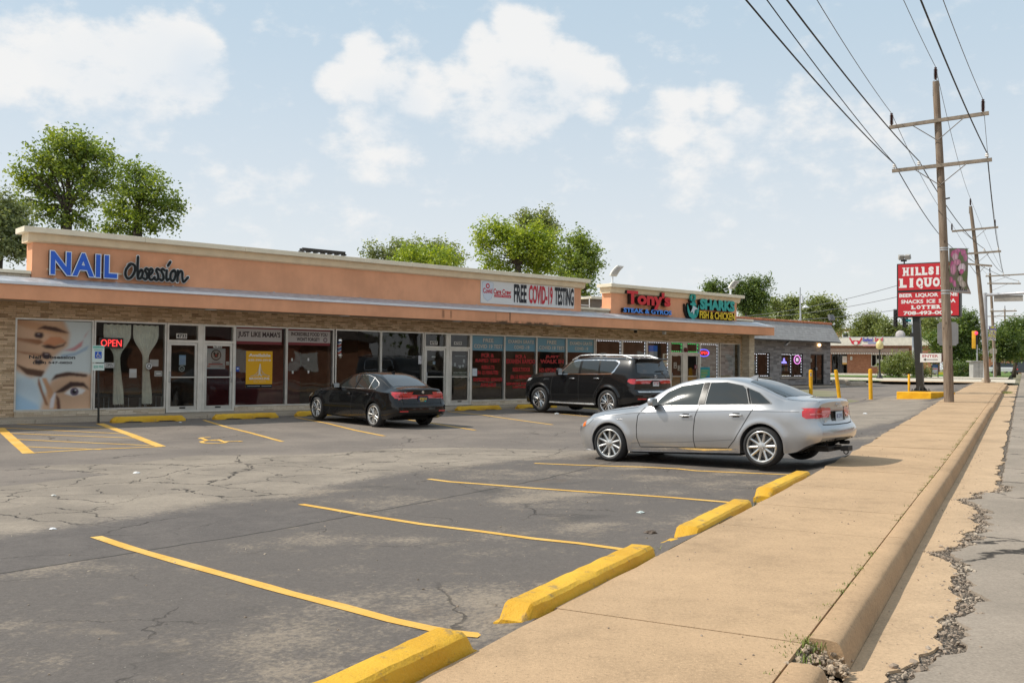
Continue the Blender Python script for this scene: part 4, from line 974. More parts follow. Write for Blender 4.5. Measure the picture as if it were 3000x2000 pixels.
photo_sheet('window_poster', 'full window picture of eyes and dark painted nails reading Nail Obsession', 'poster', a+.0, b-.0, WB, WT-.03, GY, [
    ('p', [(0, .35), (0, .0), (.34, .0), (.30, .25), (.2, .38)], (.52, .62, .68)), ('p', [(.0, .2), (.3, .06), (.33, .0), (0, 0)], (.36, .52, .66)),
    ('p', [(.0, 1), (.0, .45), (.2, .36), (.36, .40), (.5, .60), (.68, .72), (.70, .86), (.62, 1)], SK2),
    ('p', [(0, 1), (.16, 1), (.62, .90), (.68, .85), (.5, .84), (.2, .90), (0, .94)], SK1),
    ('p', [(.26, .90), (.36, .945), (.52, .93), (.70, .865), (.64, .865), (.48, .885), (.34, .905)], BRN),
    ('p', [(.34, .74), (.44, .82), (.58, .82), (.66, .76), (.56, .74), (.48, .705), (.40, .72)], (.55, .24, .12)),
    ('p', [(.32, .72), (.42, .735), (.50, .715), (.60, .735), (.66, .775), (.62, .72), (.50, .685), (.38, .69)], (.05, .025, .02)),
    ('p', [(0, .80), (.0, .76), (.28, .72), (.36, .76), (.30, .79)], SKD), ('p', [(0, .95), (.0, .84), (.25, .79), (.34, .84), (.2, .88)], SK2),
    ('p', [(.0, .66), (.16, .605), (.40, .60), (.34, .645), (.14, .655)], SKD), ('p', [(.0, .78), (.0, .67), (.34, .62), (.42, .66), (.3, .72)], SK2),
    ('p', [(0, .62), (0, .53), (.3, .53), (.36, .58), (.18, .62)], SK2), ('p', [(.0, .52), (.15, .47), (.38, .44), (.34, .37), (.14, .40), (.08, .45)], (.10, .05, .03)),
    ('p', [(.23, .83), (.25, .865), (.34, .865), (.36, .83), (.33, .80), (.26, .805)], (.055, .03, .03)), ('p', [(.33, .62), (.35, .65), (.44, .64), (.46, .60), (.42, .57), (.35, .58)], (.06, .03, .035)), ('p', [(.24, .55), (.27, .575), (.34, .565), (.36, .53), (.31, .505), (.25, .515)], (.05, .03, .03)),
    ('r', .27, .31, .845, .852, (.6, .5, .5)), ('r', .37, .42, .622, .63, (.6, .5, .5)), ('r', .27, .31, .553, .56, (.6, .5, .5)),
    ('p', [(.60, .665), (.75, .705), (.88, .79), (.97, .92), (.90, .84), (.86, .72), (.76, .665)], (.55, .26, .27)), ('p', [(.58, .62), (.78, .65), (.97, .74), (.93, .68), (.78, .615), (.6, .59)], (.36, .47, .58)),
    ('p', [(.33, .0), (.38, .15), (.46, .33), (.62, .41), (.86, .42), (1, .40), (1, 0)], SK2), ('p', [(.34, .36), (.42, .20), (.46, .02), (.56, .0), (.52, .16), (.40, .36)], SK1),
    ('p', [(.30, .38), (.36, .22), (.44, .05), (.40, .06), (.33, .20), (.29, .30)], SKD),
    ('p', [(.46, .33), (.52, .40), (.68, .43), (.95, .40), (.94, .37), (.72, .385), (.56, .365)], BRN),
    ('p', [(.50, .19), (.60, .25), (.72, .32), (.90, .31), (.99, .22), (.9, .26), (.75, .26), (.62, .20)], (.06, .03, .025)),
    ('p', [(.64, .185), (.73, .245), (.84, .25), (.93, .225), (.88, .18), (.76, .155)], (.72, .70, .68)), ('d', .775, .205, .046, (.12, .09, .13)), ('d', .775, .205, .022, (.01, .01, .012)), ('d', .79, .222, .008, (.8, .8, .8)),
    ('p', [(.45, .02), (.46, .12), (.51, .20), (.53, .19), (.50, .02)], (.72, .68, .68)), ('p', [(.53, .18), (.55, .0), (.60, 0), (.58, .13)], (.12, .05, .035)),
    ('t', 'Nail Obsession', .17, .78, .575, .615, .02, (.03, .03, .035)), ('t', '(708) 547-0850', .22, .74, .512, .545, .02, (.03, .03, .035))], PALE)
# curtains: real cloth, gathered in the middle
def curtain(x0, x1, zt, zw, zb, wmid, label):
    m = MB(); rows = []; n = 28; xm = (x0+x1)/2
    for i in range(25):
        t = i/24; z = zt+(zb-zt)*t; k_ = (z-zt)/(zw-zt) if z > zw else None
        half = (x1-x0)/2
        if z > zw: h = half*(1-(1-wmid)*smoothstep(.25, 1, k_)**1.3)
        else: h = half*(wmid+.16*smoothstep(0, 1, (zw-z)/(zw-zb)))
        c = xm+(.06*smoothstep(0, 1, (zw-z)/(zw-zb)) if z < zw else 0)
        rows.append([(c-h+2*h*j/n, .20+.035*math.sin(j*1.9+t*2)+.012*math.sin(j*4.3), z+.012*math.sin(j)) for j in range(n+1)])
    m.grid(rows); o = m.build('curtain', CURT, None, smooth=True); o.location = P0; o.rotation_euler = (0, 0, FRZ); tag(o, label, 'curtain', 'pair of tied curtains')
U = lambda u, v=1060: FAC(u, v, -.25)
curtain(U(300)[0], U(381)[0], 2.56, 1.62, .28, .22, 'white tied back curtain behind the red OPEN sign'); curtain(U(387)[0], U(462)[0], 2.56, 1.62, .28, .22, 'white tied back curtain nearer the glass door 4733')
NRED = glow('red_neon', (1, .05, .05), 1.1); NBLUE = glow('blue_neon', (.16, .14, .95), 1.0); NWHT = glow('pale_neon', (.9, .75, .9), .7)
def neon(label, t, u0, u1, v0, v1, mat, ring=None):
    a, b = FAC(u0, v1, 0), FAC(u1, v0, 0); r_ = sign_root('neon_sign', label, 'neon sign')
    m = MB(); m.text(t, a[0], b[0], a[1], b[1], .05, .0, .015); m.build('tube_lettering', mat, r_)
    m = MB(); m.box(a[0]-.05, b[0]+.05, .051, .057, a[1]-.05, b[1]+.05); m.build('backing', BLACKP, r_)
    if ring:
        c = ((a[0]+b[0])/2, (a[1]+b[1])/2); rx, rz_ = (b[0]-a[0])*.56, (b[1]-a[1])*1.05
        m = MB(); m.tube([(c[0]+rx*math.cos(6.283*i/32), .03, c[1]+rz_*math.sin(6.283*i/32)) for i in range(33)], .022, 6, False); m.build('ring_tube', ring, r_, smooth=True)
neon('red neon OPEN sign in front of the tied white curtains', 'OPEN', 297, 358, 995, 1014, NRED)
neon('red neon OPEN sign in a violet ring inside the takeaway window', 'OPEN', 2050, 2077, 1029, 1038, NRED, NBLUE)
def wsheet(name, label, cat, u0, u1, v0, v1, items, bg, group=None):
    a = FAC(u0, v1, -.07); b = FAC(u1, v0, -.07); return sheet(name, label, cat, a[0], b[0], a[1], b[1], GY, items, bg, group)
INK = (.03, .03, .035); PAPER = (.66, .65, .62)
wsheet('open_card', 'small white OPEN card hanging below the red neon sign', 'sign', 305, 335, 1062, 1077, [('r', .03, .97, .08, .92, INK), ('r', .06, .94, .14, .86, PAPER), ('t', 'OPEN', .14, .86, .2, .8, .02, INK)], PAPER)
wsheet('window_notice', 'plain white paper notice between the tied curtains', 'notice', 378, 400, 1080, 1106, [('r', .1, .9, .55, .9, (.5, .5, .49))], (.45, .43, .40))
wsheet('window_notice', 'pale paper notice beside the right hand curtain top', 'notice', 438, 464, 1053, 1073, [('r', .1, .9, .2, .4, (.38, .37, .35))], (.36, .34, .31))
wsheet('window_notice', 'framed grey notice low beside door 4733', 'notice', 452, 475, 1086, 1102, [('r', .1, .9, .15, .85, (.2, .2, .19)), ('r', .2, .8, .3, .7, (.5, .48, .44))], (.42, .40, .36))
wsheet('round_sticker', 'round white sticker beside the right hand curtain', 'sticker', 429, 443, 1063, 1081, [('d', .5, .5, .5, (.66, .65, .63)), ('d', .5, .5, .36, (.1, .1, .1)), ('d', .5, .5, .2, (.66, .65, .63))], (.04, .04, .04))
# house numbers and door notices
def num(t, i, u0, u1, v0, v1, trans=True, bg=True, col=INK):
    a = FAC(u0, v1, -.03); b = FAC(u1, v0, -.03); par = DOORS[i][2]
    m = MB(); y = .022 if not trans else .052
    if bg: m.col = (.66, .63, .57); m.box(a[0], b[0], y, y+.003, a[1], b[1])
    m.col = col; w = b[0]-a[0]; h = b[1]-a[1]; m.text(t, a[0]+w*.06, b[0]-w*.06, a[1]+h*.12, b[1]-h*.12, y-.002, .03); m.build('house_number', PRINT, par)
num('4733', 0, 517, 549, 977, 991); num('4735', 1, 625, 650, 1009, 1018.5, False); num('4737', 2, 1261, 1283, 999, 1009); num('4739', 3, 1331, 1354, 1001, 1009)
num('4741', 4, 1972, 1985, 1036, 1043, False); num('4743', 5, 2020, 2032, 1037, 1043, False)
wsheet('door_notice', 'blue and white hours notice on door 4733', 'notice', 524, 544, 1040, 1069, [('r', .0, 1, .78, 1, (.35, .5, .72))]+[('r', .08, .92, .06+.1*i, .12+.1*i, (.3, .42, .66)) for i in range(7)], (.62, .68, .74))
wsheet('round_sticker', 'round grey sticker below the blue hours notice', 'sticker', 522, 542, 1070, 1089, [('d', .5, .5, .48, (.42, .43, .42)), ('d', .5, .5, .30, (.08, .08, .08)), ('p', [(.3, .5), (.7, .5), (.5, .32)], (.6, .6, .58))], (.03, .03, .03))
wsheet('door_poster', 'white food shop poster with round emblem on door 4735', 'poster', 603, 660, 1021, 1080, [('d', .51, .68, .27, (.05, .04, .035)), ('d', .51, .68, .22, (.42, .36, .32)), ('p', [(.36, .78), (.42, .82), (.51, .72), (.60, .82), (.66, .78), (.58, .56), (.44, .56)], (.03, .025, .02)), ('d', .51, .66, .05, (.5, .04, .03)), ('r', .3, .72, .35, .37, (.4, .38, .37)), ('r', .28, .74, .28, .325, (.2, .19, .2)), ('r', .12, .86, .20, .25, (.42, .06, .06)), ('r', .05, .22, .10, .14, (.5, .1, .1)), ('r', .66, .95, .10, .14, (.3, .28, .28))], (.50, .48, .47))
wsheet('door_notice', 'small white notice near the lock of door 4735', 'notice', 662, 672, 1059, 1069, [('r', .1, .9, .3, .6, (.4, .4, .4))], PAPER)
wsheet('window_sticker', 'blue square sticker low in the window right of door 4735', 'sticker', 690, 701, 1074, 1088, [('r', .25, .75, .45, .8, (.6, .65, .75))], (.03, .07, .34))
# dark red food shop window strips
WNE = (.20, .03, .035); TAN = (.46, .41, .38)
def foodstrip(u0, u1, v0, v1, items, label): wsheet('window_banner', label, 'banner', u0, u1, v0, v1, [('r', 0, 1, .16, .84, TAN)]+items, WNE)
foodstrip(692, 825, 958, 1007, [('t', "JUST LIKE MAMA'S", .03, .97, .32, .70, .035, (.05, .03, .03))], "maroon and grey window strip reading JUST LIKE MAMA'S")
foodstrip(843, 967, 964, 1010, [('t', 'INCREDIBLE FOOD YOU', .07, .93, .54, .76, .035, (.05, .03, .03)), ('t', "WON'T FORGET!", .20, .74, .24, .46, .035, (.05, .03, .03)), ('d', .88, .34, .14, (.10, .06, .06)), ('d', .88, .34, .09, (.4, .33, .32))], 'maroon and grey window strip reading INCREDIBLE FOOD YOU WON\'T FORGET')
OR = (.78, .40, .012); WH = (.80, .76, .68)
wsheet('letting_poster', 'orange Available letting poster with a bridge drawing', 'poster', 719, 798, 1029, 1136, [('r', 0, 1, 0, .10, (.015, .017, .022)), ('t', 'Available', .09, .92, .845, .93, .035, WH), ('t', '630-590-5910', .08, .93, .725, .785, .02, WH),
    ('p', [(.46, .31), (.51, .65), (.55, .65), (.52, .42), (.60, .32), (.55, .32), (.51, .38), (.47, .31)], WH), ('s', [(.18, .325), (.40, .335), (.62, .36), (.88, .325)], .009, WH)]+[('s', [(.50, .60-.05*i), (.47-.055*(i+1), .34)], .0022, WH) for i in range(4)]+[('s', [(.55, .60-.05*i), (.56+.06*(i+1), .345)], .0022, WH) for i in range(4)]+
    [('t', 'BROOKLINE', .12, .88, .22, .285, .03, WH), ('t', 'REAL ESTATE', .28, .74, .155, .185, .0, (.82, .62, .3)), ('r', .05, .52, .045, .055, (.5, .5, .5)), ('r', .58, .95, .045, .055, (.5, .5, .5))], OR)
for i, (u, v) in enumerate(((855, 1053), (903, 1053), (857, 1090), (903, 1089))):
    wsheet('tape_scrap', ('torn white tape scrap at the upper left of a removed poster', 'torn white tape scrap at the upper right of a removed poster', 'torn white tape scrap at the lower left of a removed poster', 'torn white tape scrap at the lower right of a removed poster')[i], 'tape', u-2.4, u+2.4, v-4, v+4, [], (.62, .6, .57), 'tape scraps on the dark red window')
# barber pole
bp = FAC(1000, 1022, .0); r_ = sign_root('barber_pole', 'red white and blue striped barber pole with chrome ends', 'barber pole')
k = NT('barber_stripes'); v = k.co(); sp = k.n('ShaderNodeSeparateXYZ'); k.l(v, sp.inputs[0])
ang = k.math('ARCTAN2', k.math('ADD', sp.outputs[1], .0), k.math('SUBTRACT', sp.outputs[0], bp[0])); ph = k.math('FRACT', k.math('ADD', k.math('MULTIPLY', sp.outputs[2], 4.2), k.math('MULTIPLY', ang, .159)))
BARB = k.done(k.bsdf(k.ramp(ph, [(0, (.62, .05, .05)), (.24, (.62, .05, .05)), (.26, (.8, .8, .8)), (.5, (.8, .8, .8)), (.52, (.05, .12, .5)), (.74, (.05, .12, .5)), (.76, (.8, .8, .8)), (1, (.8, .8, .8))]), .2))
zz0, zz1 = FAC(1000, 1040, 0)[1], FAC(1000, 998, 0)[1]
c0 = (bp[0], .14, 0)
m = MB(); m.lathe([(.075, zz0), (.075, zz1)], 24, c=c0); m.build('striped_cylinder', BARB, r_, smooth=True)
m = MB()
for z, s_ in ((zz0, -1), (zz1, 1)): m.lathe([(.078, z-.03*s_), (.105, z-.03*s_), (.105, z), (.10, z+.06*s_), (.07, z+.12*s_), (.0, z+.14*s_)], 24, c=c0)
m.build('chrome_cap', plain('chrome', (.7, .7, .68), .12, 1, var=.02), r_, smooth=True)
# clinic windows: blue headers and red lettering
HB = (.17, .33, .42); HW = (.62, .60, .54); LR = (.36, .02, .02)
def header(u0, u1, lines, label):
    a, b = FAC(u0, 1010, -.07)[0], FAC(u1, 1010, -.07)[0]
    zt_ = WT-.03; zb_ = FAC((u0+u1)/2, 1027+ (u0-1382)*.018, -.07)[1]
    it = []
    for (t, x0, x1, y0, y1) in lines: it += [('t', t, x0-.008, x1+.008, y0-.015, y1+.015, .07, (.05, .07, .09)), ('t', t, x0, x1, y0, y1, .03, HW)]
    sheet('window_banner', label, 'banner', a, b, zb_, zt_, GY, it, HB, 'blue test headers over the clinic windows')
cw = [(WIN[6+i][0], WIN[6+i][1]) for i in range(4)]
EN = [('FREE', .33, .66, .58, .86), ('COVID 19 TEST', .05, .95, .16, .44)]; ES = [('EXAMEN GRATIS', .09, .93, .56, .82), ('COVID -19', .27, .77, .16, .42)]
for (u0, u1), L, lab in zip(((1382.5, 1476.5), (1480, 1570), (1573.5, 1657.5), (1661.5, 1740)), (EN, ES, EN, ES), ('blue window header reading FREE COVID 19 TEST beside the white notice', 'blue window header reading EXAMEN GRATIS next to the glass doors side', 'blue window header reading FREE COVID 19 TEST above JUST WALK IN', 'blue window header reading EXAMEN GRATIS above the black vehicle bonnet')): header(u0, u1, L, lab)
def decal(u0, u1, rows, label):
    r_ = thing('window_lettering', label, 'lettering', P0, FRZ, 'red lettering on the clinic windows')
    for t, a_, b_, v0, v1 in rows:
        m = MB(); m.col = LR; p = FAC(a_, v1, -.07); q = FAC(b_, v0, -.07); m.text(t, p[0], q[0], p[1], q[1], GY-.004, .06); m.build('text_line', PRINT, r_)
decal(0, 0, [('PCR &', 1409, 1447, 1035, 1047), ('RAPID TEST', 1392, 1464, 1051, 1061), ('RESULTS', 1410, 1448, 1070, 1081), ('IN 15 MINUTES', 1398, 1459, 1085, 1097), ('EXPEDITED SERVICE', 1386, 1471, 1106, 1117), ('AVAILABLE', 1406, 1452, 1121, 1133)], 'red window lettering reading PCR & RAPID TEST')
decal(0, 0, [('PCR A', 1509, 1541, 1039, 1050), ('EXAMEN RAPIDO', 1482, 1567, 1052, 1065), ('RESULTADOS', 1501, 1552, 1076, 1088), ('EN 15 MINUTOS', 1495, 1556, 1098, 1110), ('SERVICIO RAPIDO', 1482, 1560, 1119, 1128), ('DISPONIBLE', 1501, 1549, 1130, 1137)], 'red window lettering reading PCR & EXAMEN RAPIDO')
decal(0, 0, [('JUST', 1596, 1638, 1041, 1050), ('WALK IN', 1581, 1651, 1053, 1064), ('NO APPOINTMENT', 1579, 1652, 1078, 1090)], 'red window lettering reading JUST WALK IN')
wsheet('window_notice', 'white paper notice at the left edge of the clinic window', 'notice', 1383, 1397, 1079, 1101, [('r', .15, .85, .3, .34, (.4, .42, .45)), ('r', .15, .85, .5, .54, (.4, .42, .45))], (.60, .64, .68))
wsheet('window_notice', 'white paper notice taped left of door 4737', 'notice', 1225, 1238, 1042, 1066, [('s', [(.2, .6), (.5, .5), (.8, .62)], .02, (.2, .2, .2))], (.64, .63, .66))
wsheet('door_lettering', 'white opening hours lettering on door 4739', 'lettering', 1324, 1371, 1040, 1108, [('t', 'BIENVENIDOS', .18, .82, .93, .98, .0, (.6, .6, .6)), ('t', 'MON THRU SUN', .08, .92, .20, .28, .03, (.66, .66, .66)), ('r', .02, .98, .13, .15, (.6, .6, .6)), ('t', '8am - 6pm', .2, .76, .0, .07, .02, (.66, .66, .66)), ('r', .10, .22, .52, .66, (.5, .5, .5)), ('r', .66, .78, .66, .82, (.5, .5, .5)), ('r', .36, .56, .50, .56, (.45, .45, .45)), ('d', .66, .54, .06, (.5, .5, .5)), ('d', .47, .48, .05, (.5, .5, .5))], (.025, .025, .026))
for (u0, u1, v0, v1, lab, c) in ((1262, 1278, 1023, 1028, 'small tricolour strip sticker at the top of door 4737', (.5, .4, .5)), (1264, 1275, 1043, 1047, 'small white sticker halfway up door 4737', PAPER), (1267, 1275, 1058, 1067, 'small pale blue sticker below the white one on door 4737', (.4, .5, .62))): wsheet('door_sticker', lab, 'sticker', u0, u1, v0, v1, [], c)
# takeaway windows
wsheet('menu_poster', 'cream poster with a brown round emblem right of the takeaway blue light', 'poster', 1941, 1958, 1036, 1074, [('d', .52, .76, .18, (.10, .06, .03)), ('d', .52, .76, .12, (.28, .17, .08)), ('r', .1, .9, .44, .48, (.6, .22, .05)), ('r', .1, .9, .36, .39, (.35, .4, .2)), ('r', .15, .85, .28, .30, (.2, .2, .2)), ('r', .1, .9, .05, .15, (.6, .4, .25))], (.60, .56, .46))
wsheet('menu_board', 'turquoise menu board with yellow lines beside the second takeaway door', 'menu board', 2051, 2079, 1075, 1112, [('r', .0, 1, .86, 1, (.03, .30, .40))]+[('r', .06, .2+.75*((i*37 % 10)/10*.4+.6), .06+.082*i, .10+.082*i, ((.52, .48, .03), (.1, .5, .2), (.5, .5, .1))[i % 3]) for i in range(9)]+[('r', .55, .95, .12, .3, (.02, .2, .45))], (.03, .36, .33))
for (u0, u1, v0, v1, lab) in ((1973, 1982, 1061, 1079, 'tall white notice on the first takeaway door'), (1985, 1994, 1070, 1085, 'short white notice low on the first takeaway door')): wsheet('door_notice', lab, 'notice', u0, u1, v0, v1, [('r', .3, .7, .15, .4, INK), ('r', .25, .75, .6, .85, (.3, .3, .3))], PAPER)
wsheet('door_sticker', 'pink sticker on the second takeaway door', 'sticker', 2034, 2041, 1069, 1080, [('d', .5, .5, .3, (.7, .6, .6))], (.60, .10, .16))
r_ = sign_root('serving_counter', 'wooden slatted serving counter inside the takeaway', 'counter'); s_ = FAC(1930, 1100, -2.5)
m = MB(); m.box(s_[0]-.5, s_[0]+5.5, 2.4, 2.9, .02, 1.0); m.build('front', plain('oak_panel', (.42, .22, .06), .5), r_); m = MB(); m.chbox(s_[0]-.6, s_[0]+5.6, 2.3, 3.0, 1.0, 1.06, .01); m.build('worktop', plain('dull_green_laminate', (.12, .14, .07), .4), r_)
for i, u in enumerate((1909, 1921)):
    r_ = sign_root('beer_light', ('blue and white light box standing left in the takeaway window', 'blue and white light box standing right in the takeaway window')[i], 'light box', 'blue light boxes'); q = FAC(u, 1030, -.6)
    m = MB(); m.box(q[0]-.12, q[0]+.12, .6, .68, q[1]+.02, q[1]+.28); m.build('blue_panel', glow('dull_blue_light', (.03, .12, .42), .25), r_); m = MB(); m.box(q[0]-.12, q[0]+.12, .6, .68, q[1]-.30, q[1]+.015); m.build('white_panel', glow('dull_white_light', (.35, .38, .42), .12), r_)
for i, (u, dy) in enumerate(((296, 1.6), (402, 1.2), (452, 2.0), (330, 2.6))):
    q = FAC(u, 1140, -dy)[0]; r_ = sign_root('salon_chair', ('padded salon chair left behind the curtain', 'padded salon chair between the curtains', 'padded salon chair by the salon door', 'padded salon chair furthest inside')[i], 'chair', 'padded salon chairs')
    m = MB(); m.chbox(q-.26, q+.26, dy, dy+.5, .42, .54, .03); m.build('seat', BLACKP, r_); m = MB(); m.chbox(q-.27, q+.27, dy+.45, dy+.57, .5, 1.08, .05); m.build('backrest', BLACKP, r_)
    for sx_ in (-.24, .24):
        for sy in (.03, .47): m = MB(); m.tube([(q+sx_, dy+sy, .02), (q+sx_, dy+sy, .44)], .014, 6); m.build('leg', GALV, r_)
# accessible parking sign on its own post
p = G(289, 1239); pz = p.copy(); r_ = thing('parking_sign', 'white and green accessible parking sign on a dark leaning post', 'parking sign', (p.x, p.y, p.z), FRZ)
H = (1240-997)/FPX*p.y
m = MB(); m.tube([(0, 0, -.05), (-.055, .0, 2.02)], .028, 8); m.build('post', DARKM, r_)
def plate(name, z0, z1, w, items, bg, xo=-.055, y=-.035):
    m = MB(); m.col = bg; m.chbox(-w/2+xo, w/2+xo, y, y+.004, z0, z1, .0015); L = y
    for it in items:
        L -= .0015; m.col = it[-1]; fx = lambda q: xo-w/2+q*w; fz = lambda q: z0+q*(z1-z0)
        if it[0] == 'r': m.add([(fx(it[1]), L, fz(it[3])), (fx(it[2]), L, fz(it[3])), (fx(it[2]), L, fz(it[4])), (fx(it[1]), L, fz(it[4]))], [(0, 1, 2, 3)])
        elif it[0] == 't': m.text(it[1], fx(it[2]), fx(it[3]), fz(it[4]), fz(it[5]), L, .02)
        elif it[0] == 's': stroke(m, [(fx(a), fz(b)) for a, b in it[1]], it[2]*w, L, 0, lambda p: p)
    return m.build(name, PRINT, r_)
GRN = (.05, .36, .27); MINT = (.62, .70, .66); BLU = (.02, .10, .50)
plate('reserved_plate', 1.58, 2.02, .30, [('r', .03, .97, .82, .97, (.30, .56, .48)), ('t', 'RESERVED', .1, .9, .86, .94, GRN), ('t', 'PARKING', .16, .84, .70, .78, GRN), ('r', .22, .78, .24, .64, BLU), ('s', [(.46, .58), (.46, .44), (.60, .44), (.66, .32)], .035, WH), ('s', [(.42, .48), (.36, .38), (.44, .29), (.55, .31)], .03, WH)], MINT)
plate('fine_plate', 1.37, 1.555, .30, [('t', '$250 FINE', .1, .9, .3, .7, GRN)], MINT, -.045)

# ------------------------------------------------------------------ cars
def paint(name, col, metal, rough):
    k = NT(name); v = k.co(); fl = k.noise(v, 700, 2).outputs[0]; n = k.noise(v, 1.3, 4).outputs[0]
    c = k.mix(k.ss(n, .35, .65), tuple(x*.94 for x in col), col)
    low = k.n('ShaderNodeSeparateXYZ'); k.l(v, low.inputs[0])
    dust = k.math('MULTIPLY', k.ss(k.noise(v, 5, 5).outputs[0], .35, .75), k.ss(low.outputs[2], .5, .15))
    c = k.mix(k.math('MULTIPLY', dust, .30 if metal > .5 else .05), c, (.20, .16, .12))
    return k.done(k.bsdf(c, k.math('ADD', k.math('MULTIPLY', dust, .3), rough), metal, .5 if metal > .5 else .15, 1.0 if metal > .5 else .7, k.bump(fl, .04 if metal > .3 else .0, .001)))
SILVER = paint('silver_car_paint', (.44, .44, .45), .72, .32)
BLACKC = paint('black_car_paint', (.004, .004, .0045), 0, .22)
BLACKS = paint('black_metallic_car_paint', (.008, .008, .0085), 0, .25)
def tinted(name, col, sp=1.0):
    k = NT(name); b = k.bsdf(col, .03, .0, sp); return k.done(b)
TINT = tinted('tinted_car_glass', (.020, .024, .024), .8); TINTL = tinted('light_tinted_car_glass', (.045, .052, .05), .6); SEAM = plain('panel_gap', (.012, .012, .012), .8, var=0)
TRIMB = plain('black_trim', (.014, .014, .014), .22, var=.05, spec=.12); CHROME = plain('polished_chrome', (.75, .75, .76), .10, 1, var=.02); ALLOY = plain('machined_alloy', (.62, .61, .59), .28, .85, var=.05); SATIN = plain('satin_silver_trim', (.66, .66, .66), .3, .7, var=.03)
REDL = plain('red_lamp_lens', (.50, .008, .012), .08, spec=.8, coat=1, var=.1, vs=14); REDD = plain('dark_red_lamp_lens', (.22, .004, .008), .08, coat=1, var=.05); AMB = plain('amber_lens', (.75, .17, .02), .1, coat=1); LENS = plain('clear_lamp_lens', (.45, .47, .48), .08, .3, coat=1)
DISC = plain('brake_disc', (.10, .10, .10), .5, .6); WELL = plain('wheel_well_black', (.012, .012, .012), .95, var=0)

def wheel_meshes(Rt, Rr, width, style):
    """tyre and rim, axis Y, outer face at +Y"""
    t = MB(); w = width/2
    t.lathe([(Rr-.005, w-.02), (Rr+.012, w-.002), (Rr+.35*(Rt-Rr), w+.006), (Rt-.035, w-.004), (Rt-.012, w-.02), (Rt-.001, w-.045), (Rt, 0), (Rt-.001, -w+.045), (Rt-.02, -w+.01), (Rr, -w+.01), (Rr-.005, -w+.03)], 48, 'y')
    r = MB(); yo = w-.012
    r.lathe([(Rr+.006, yo+.004), (Rr-.006, yo+.010), (Rr-.022, yo+.004), (Rr-.03, yo-.02), (Rr-.05, -w*.2), (Rr-.05, -w+.03)], 48, 'y')
    hub = .055
    def spoke(a, w0, w1, off0=0, off1=0, y0=-.012, y1=-.004, th=.03):
        ca, sa = math.cos(a), math.sin(a); ri = hub*.7; ro = Rr-.018
        def P(rad, tan, y): return (rad*ca-tan*sa, yo+y, rad*sa+tan*ca)
        mid = (ri+ro)/2
        A = [(ri, off0, w0, y0), (mid, (off0+off1)/2, (w0+w1)/2, y0*.3+y1*.7-.008), (ro, off1, w1, y1)]
        L = []
        for rad, o, ww, y in A: L.append([P(rad, o-ww, y-th), P(rad, o-ww*.75, y-.004), P(rad, o, y+.004), P(rad, o+ww*.75, y-.004), P(rad, o+ww, y-th)])
        r.grid(L, flip=True)
    if style == 'ten':
        for i in range(10): spoke(2*math.pi*i/10+.1, .026, .021)
    elif style == 'double':
        for i in range(5):
            a = 2*math.pi*i/5+.3
            spoke(a, .016, .017, .016, .052); spoke(a, .016, .017, -.016, -.052)
    else:
        for i in range(22):
            a = 2*math.pi*i/22
            spoke(a, .011, .011 if i % 2 else .017, .0, .03 if i % 2 else .0, th=.025)
    r.lathe([(0, yo+.006), (.028, yo+.004), (.034, yo-.003), (hub+.012, yo-.01), (hub+.016, yo-.05)], 24, 'y')
    for i in range(5):
        a = 2*math.pi*i/5+.4; r.lathe([(0, yo-.006), (.008, yo-.007), (.009, yo-.02)], 6, 'y', (.052*math.cos(a), 0, .052*math.sin(a)))
    d = MB(); d.lathe([(0, yo-.055), (Rr*.74, yo-.055), (Rr*.74, yo-.08), (Rr-.05, yo-.085), (Rr-.05, -w+.06), (0, -w+.06)], 32, 'y')
    to = t.build('tyre', RUBBER, smooth=True, auto=40); ro = r.build('rim', ALLOY if style != 'turbine' else plain('bright_alloy', (.70, .68, .66), .15, 1, var=.03), smooth=True, auto=35); do = d.build('brake_disc', DISC)
    out = [o.data for o in (to, ro, do)]
    for o in (to, ro, do): D.objects.remove(o)
    return out

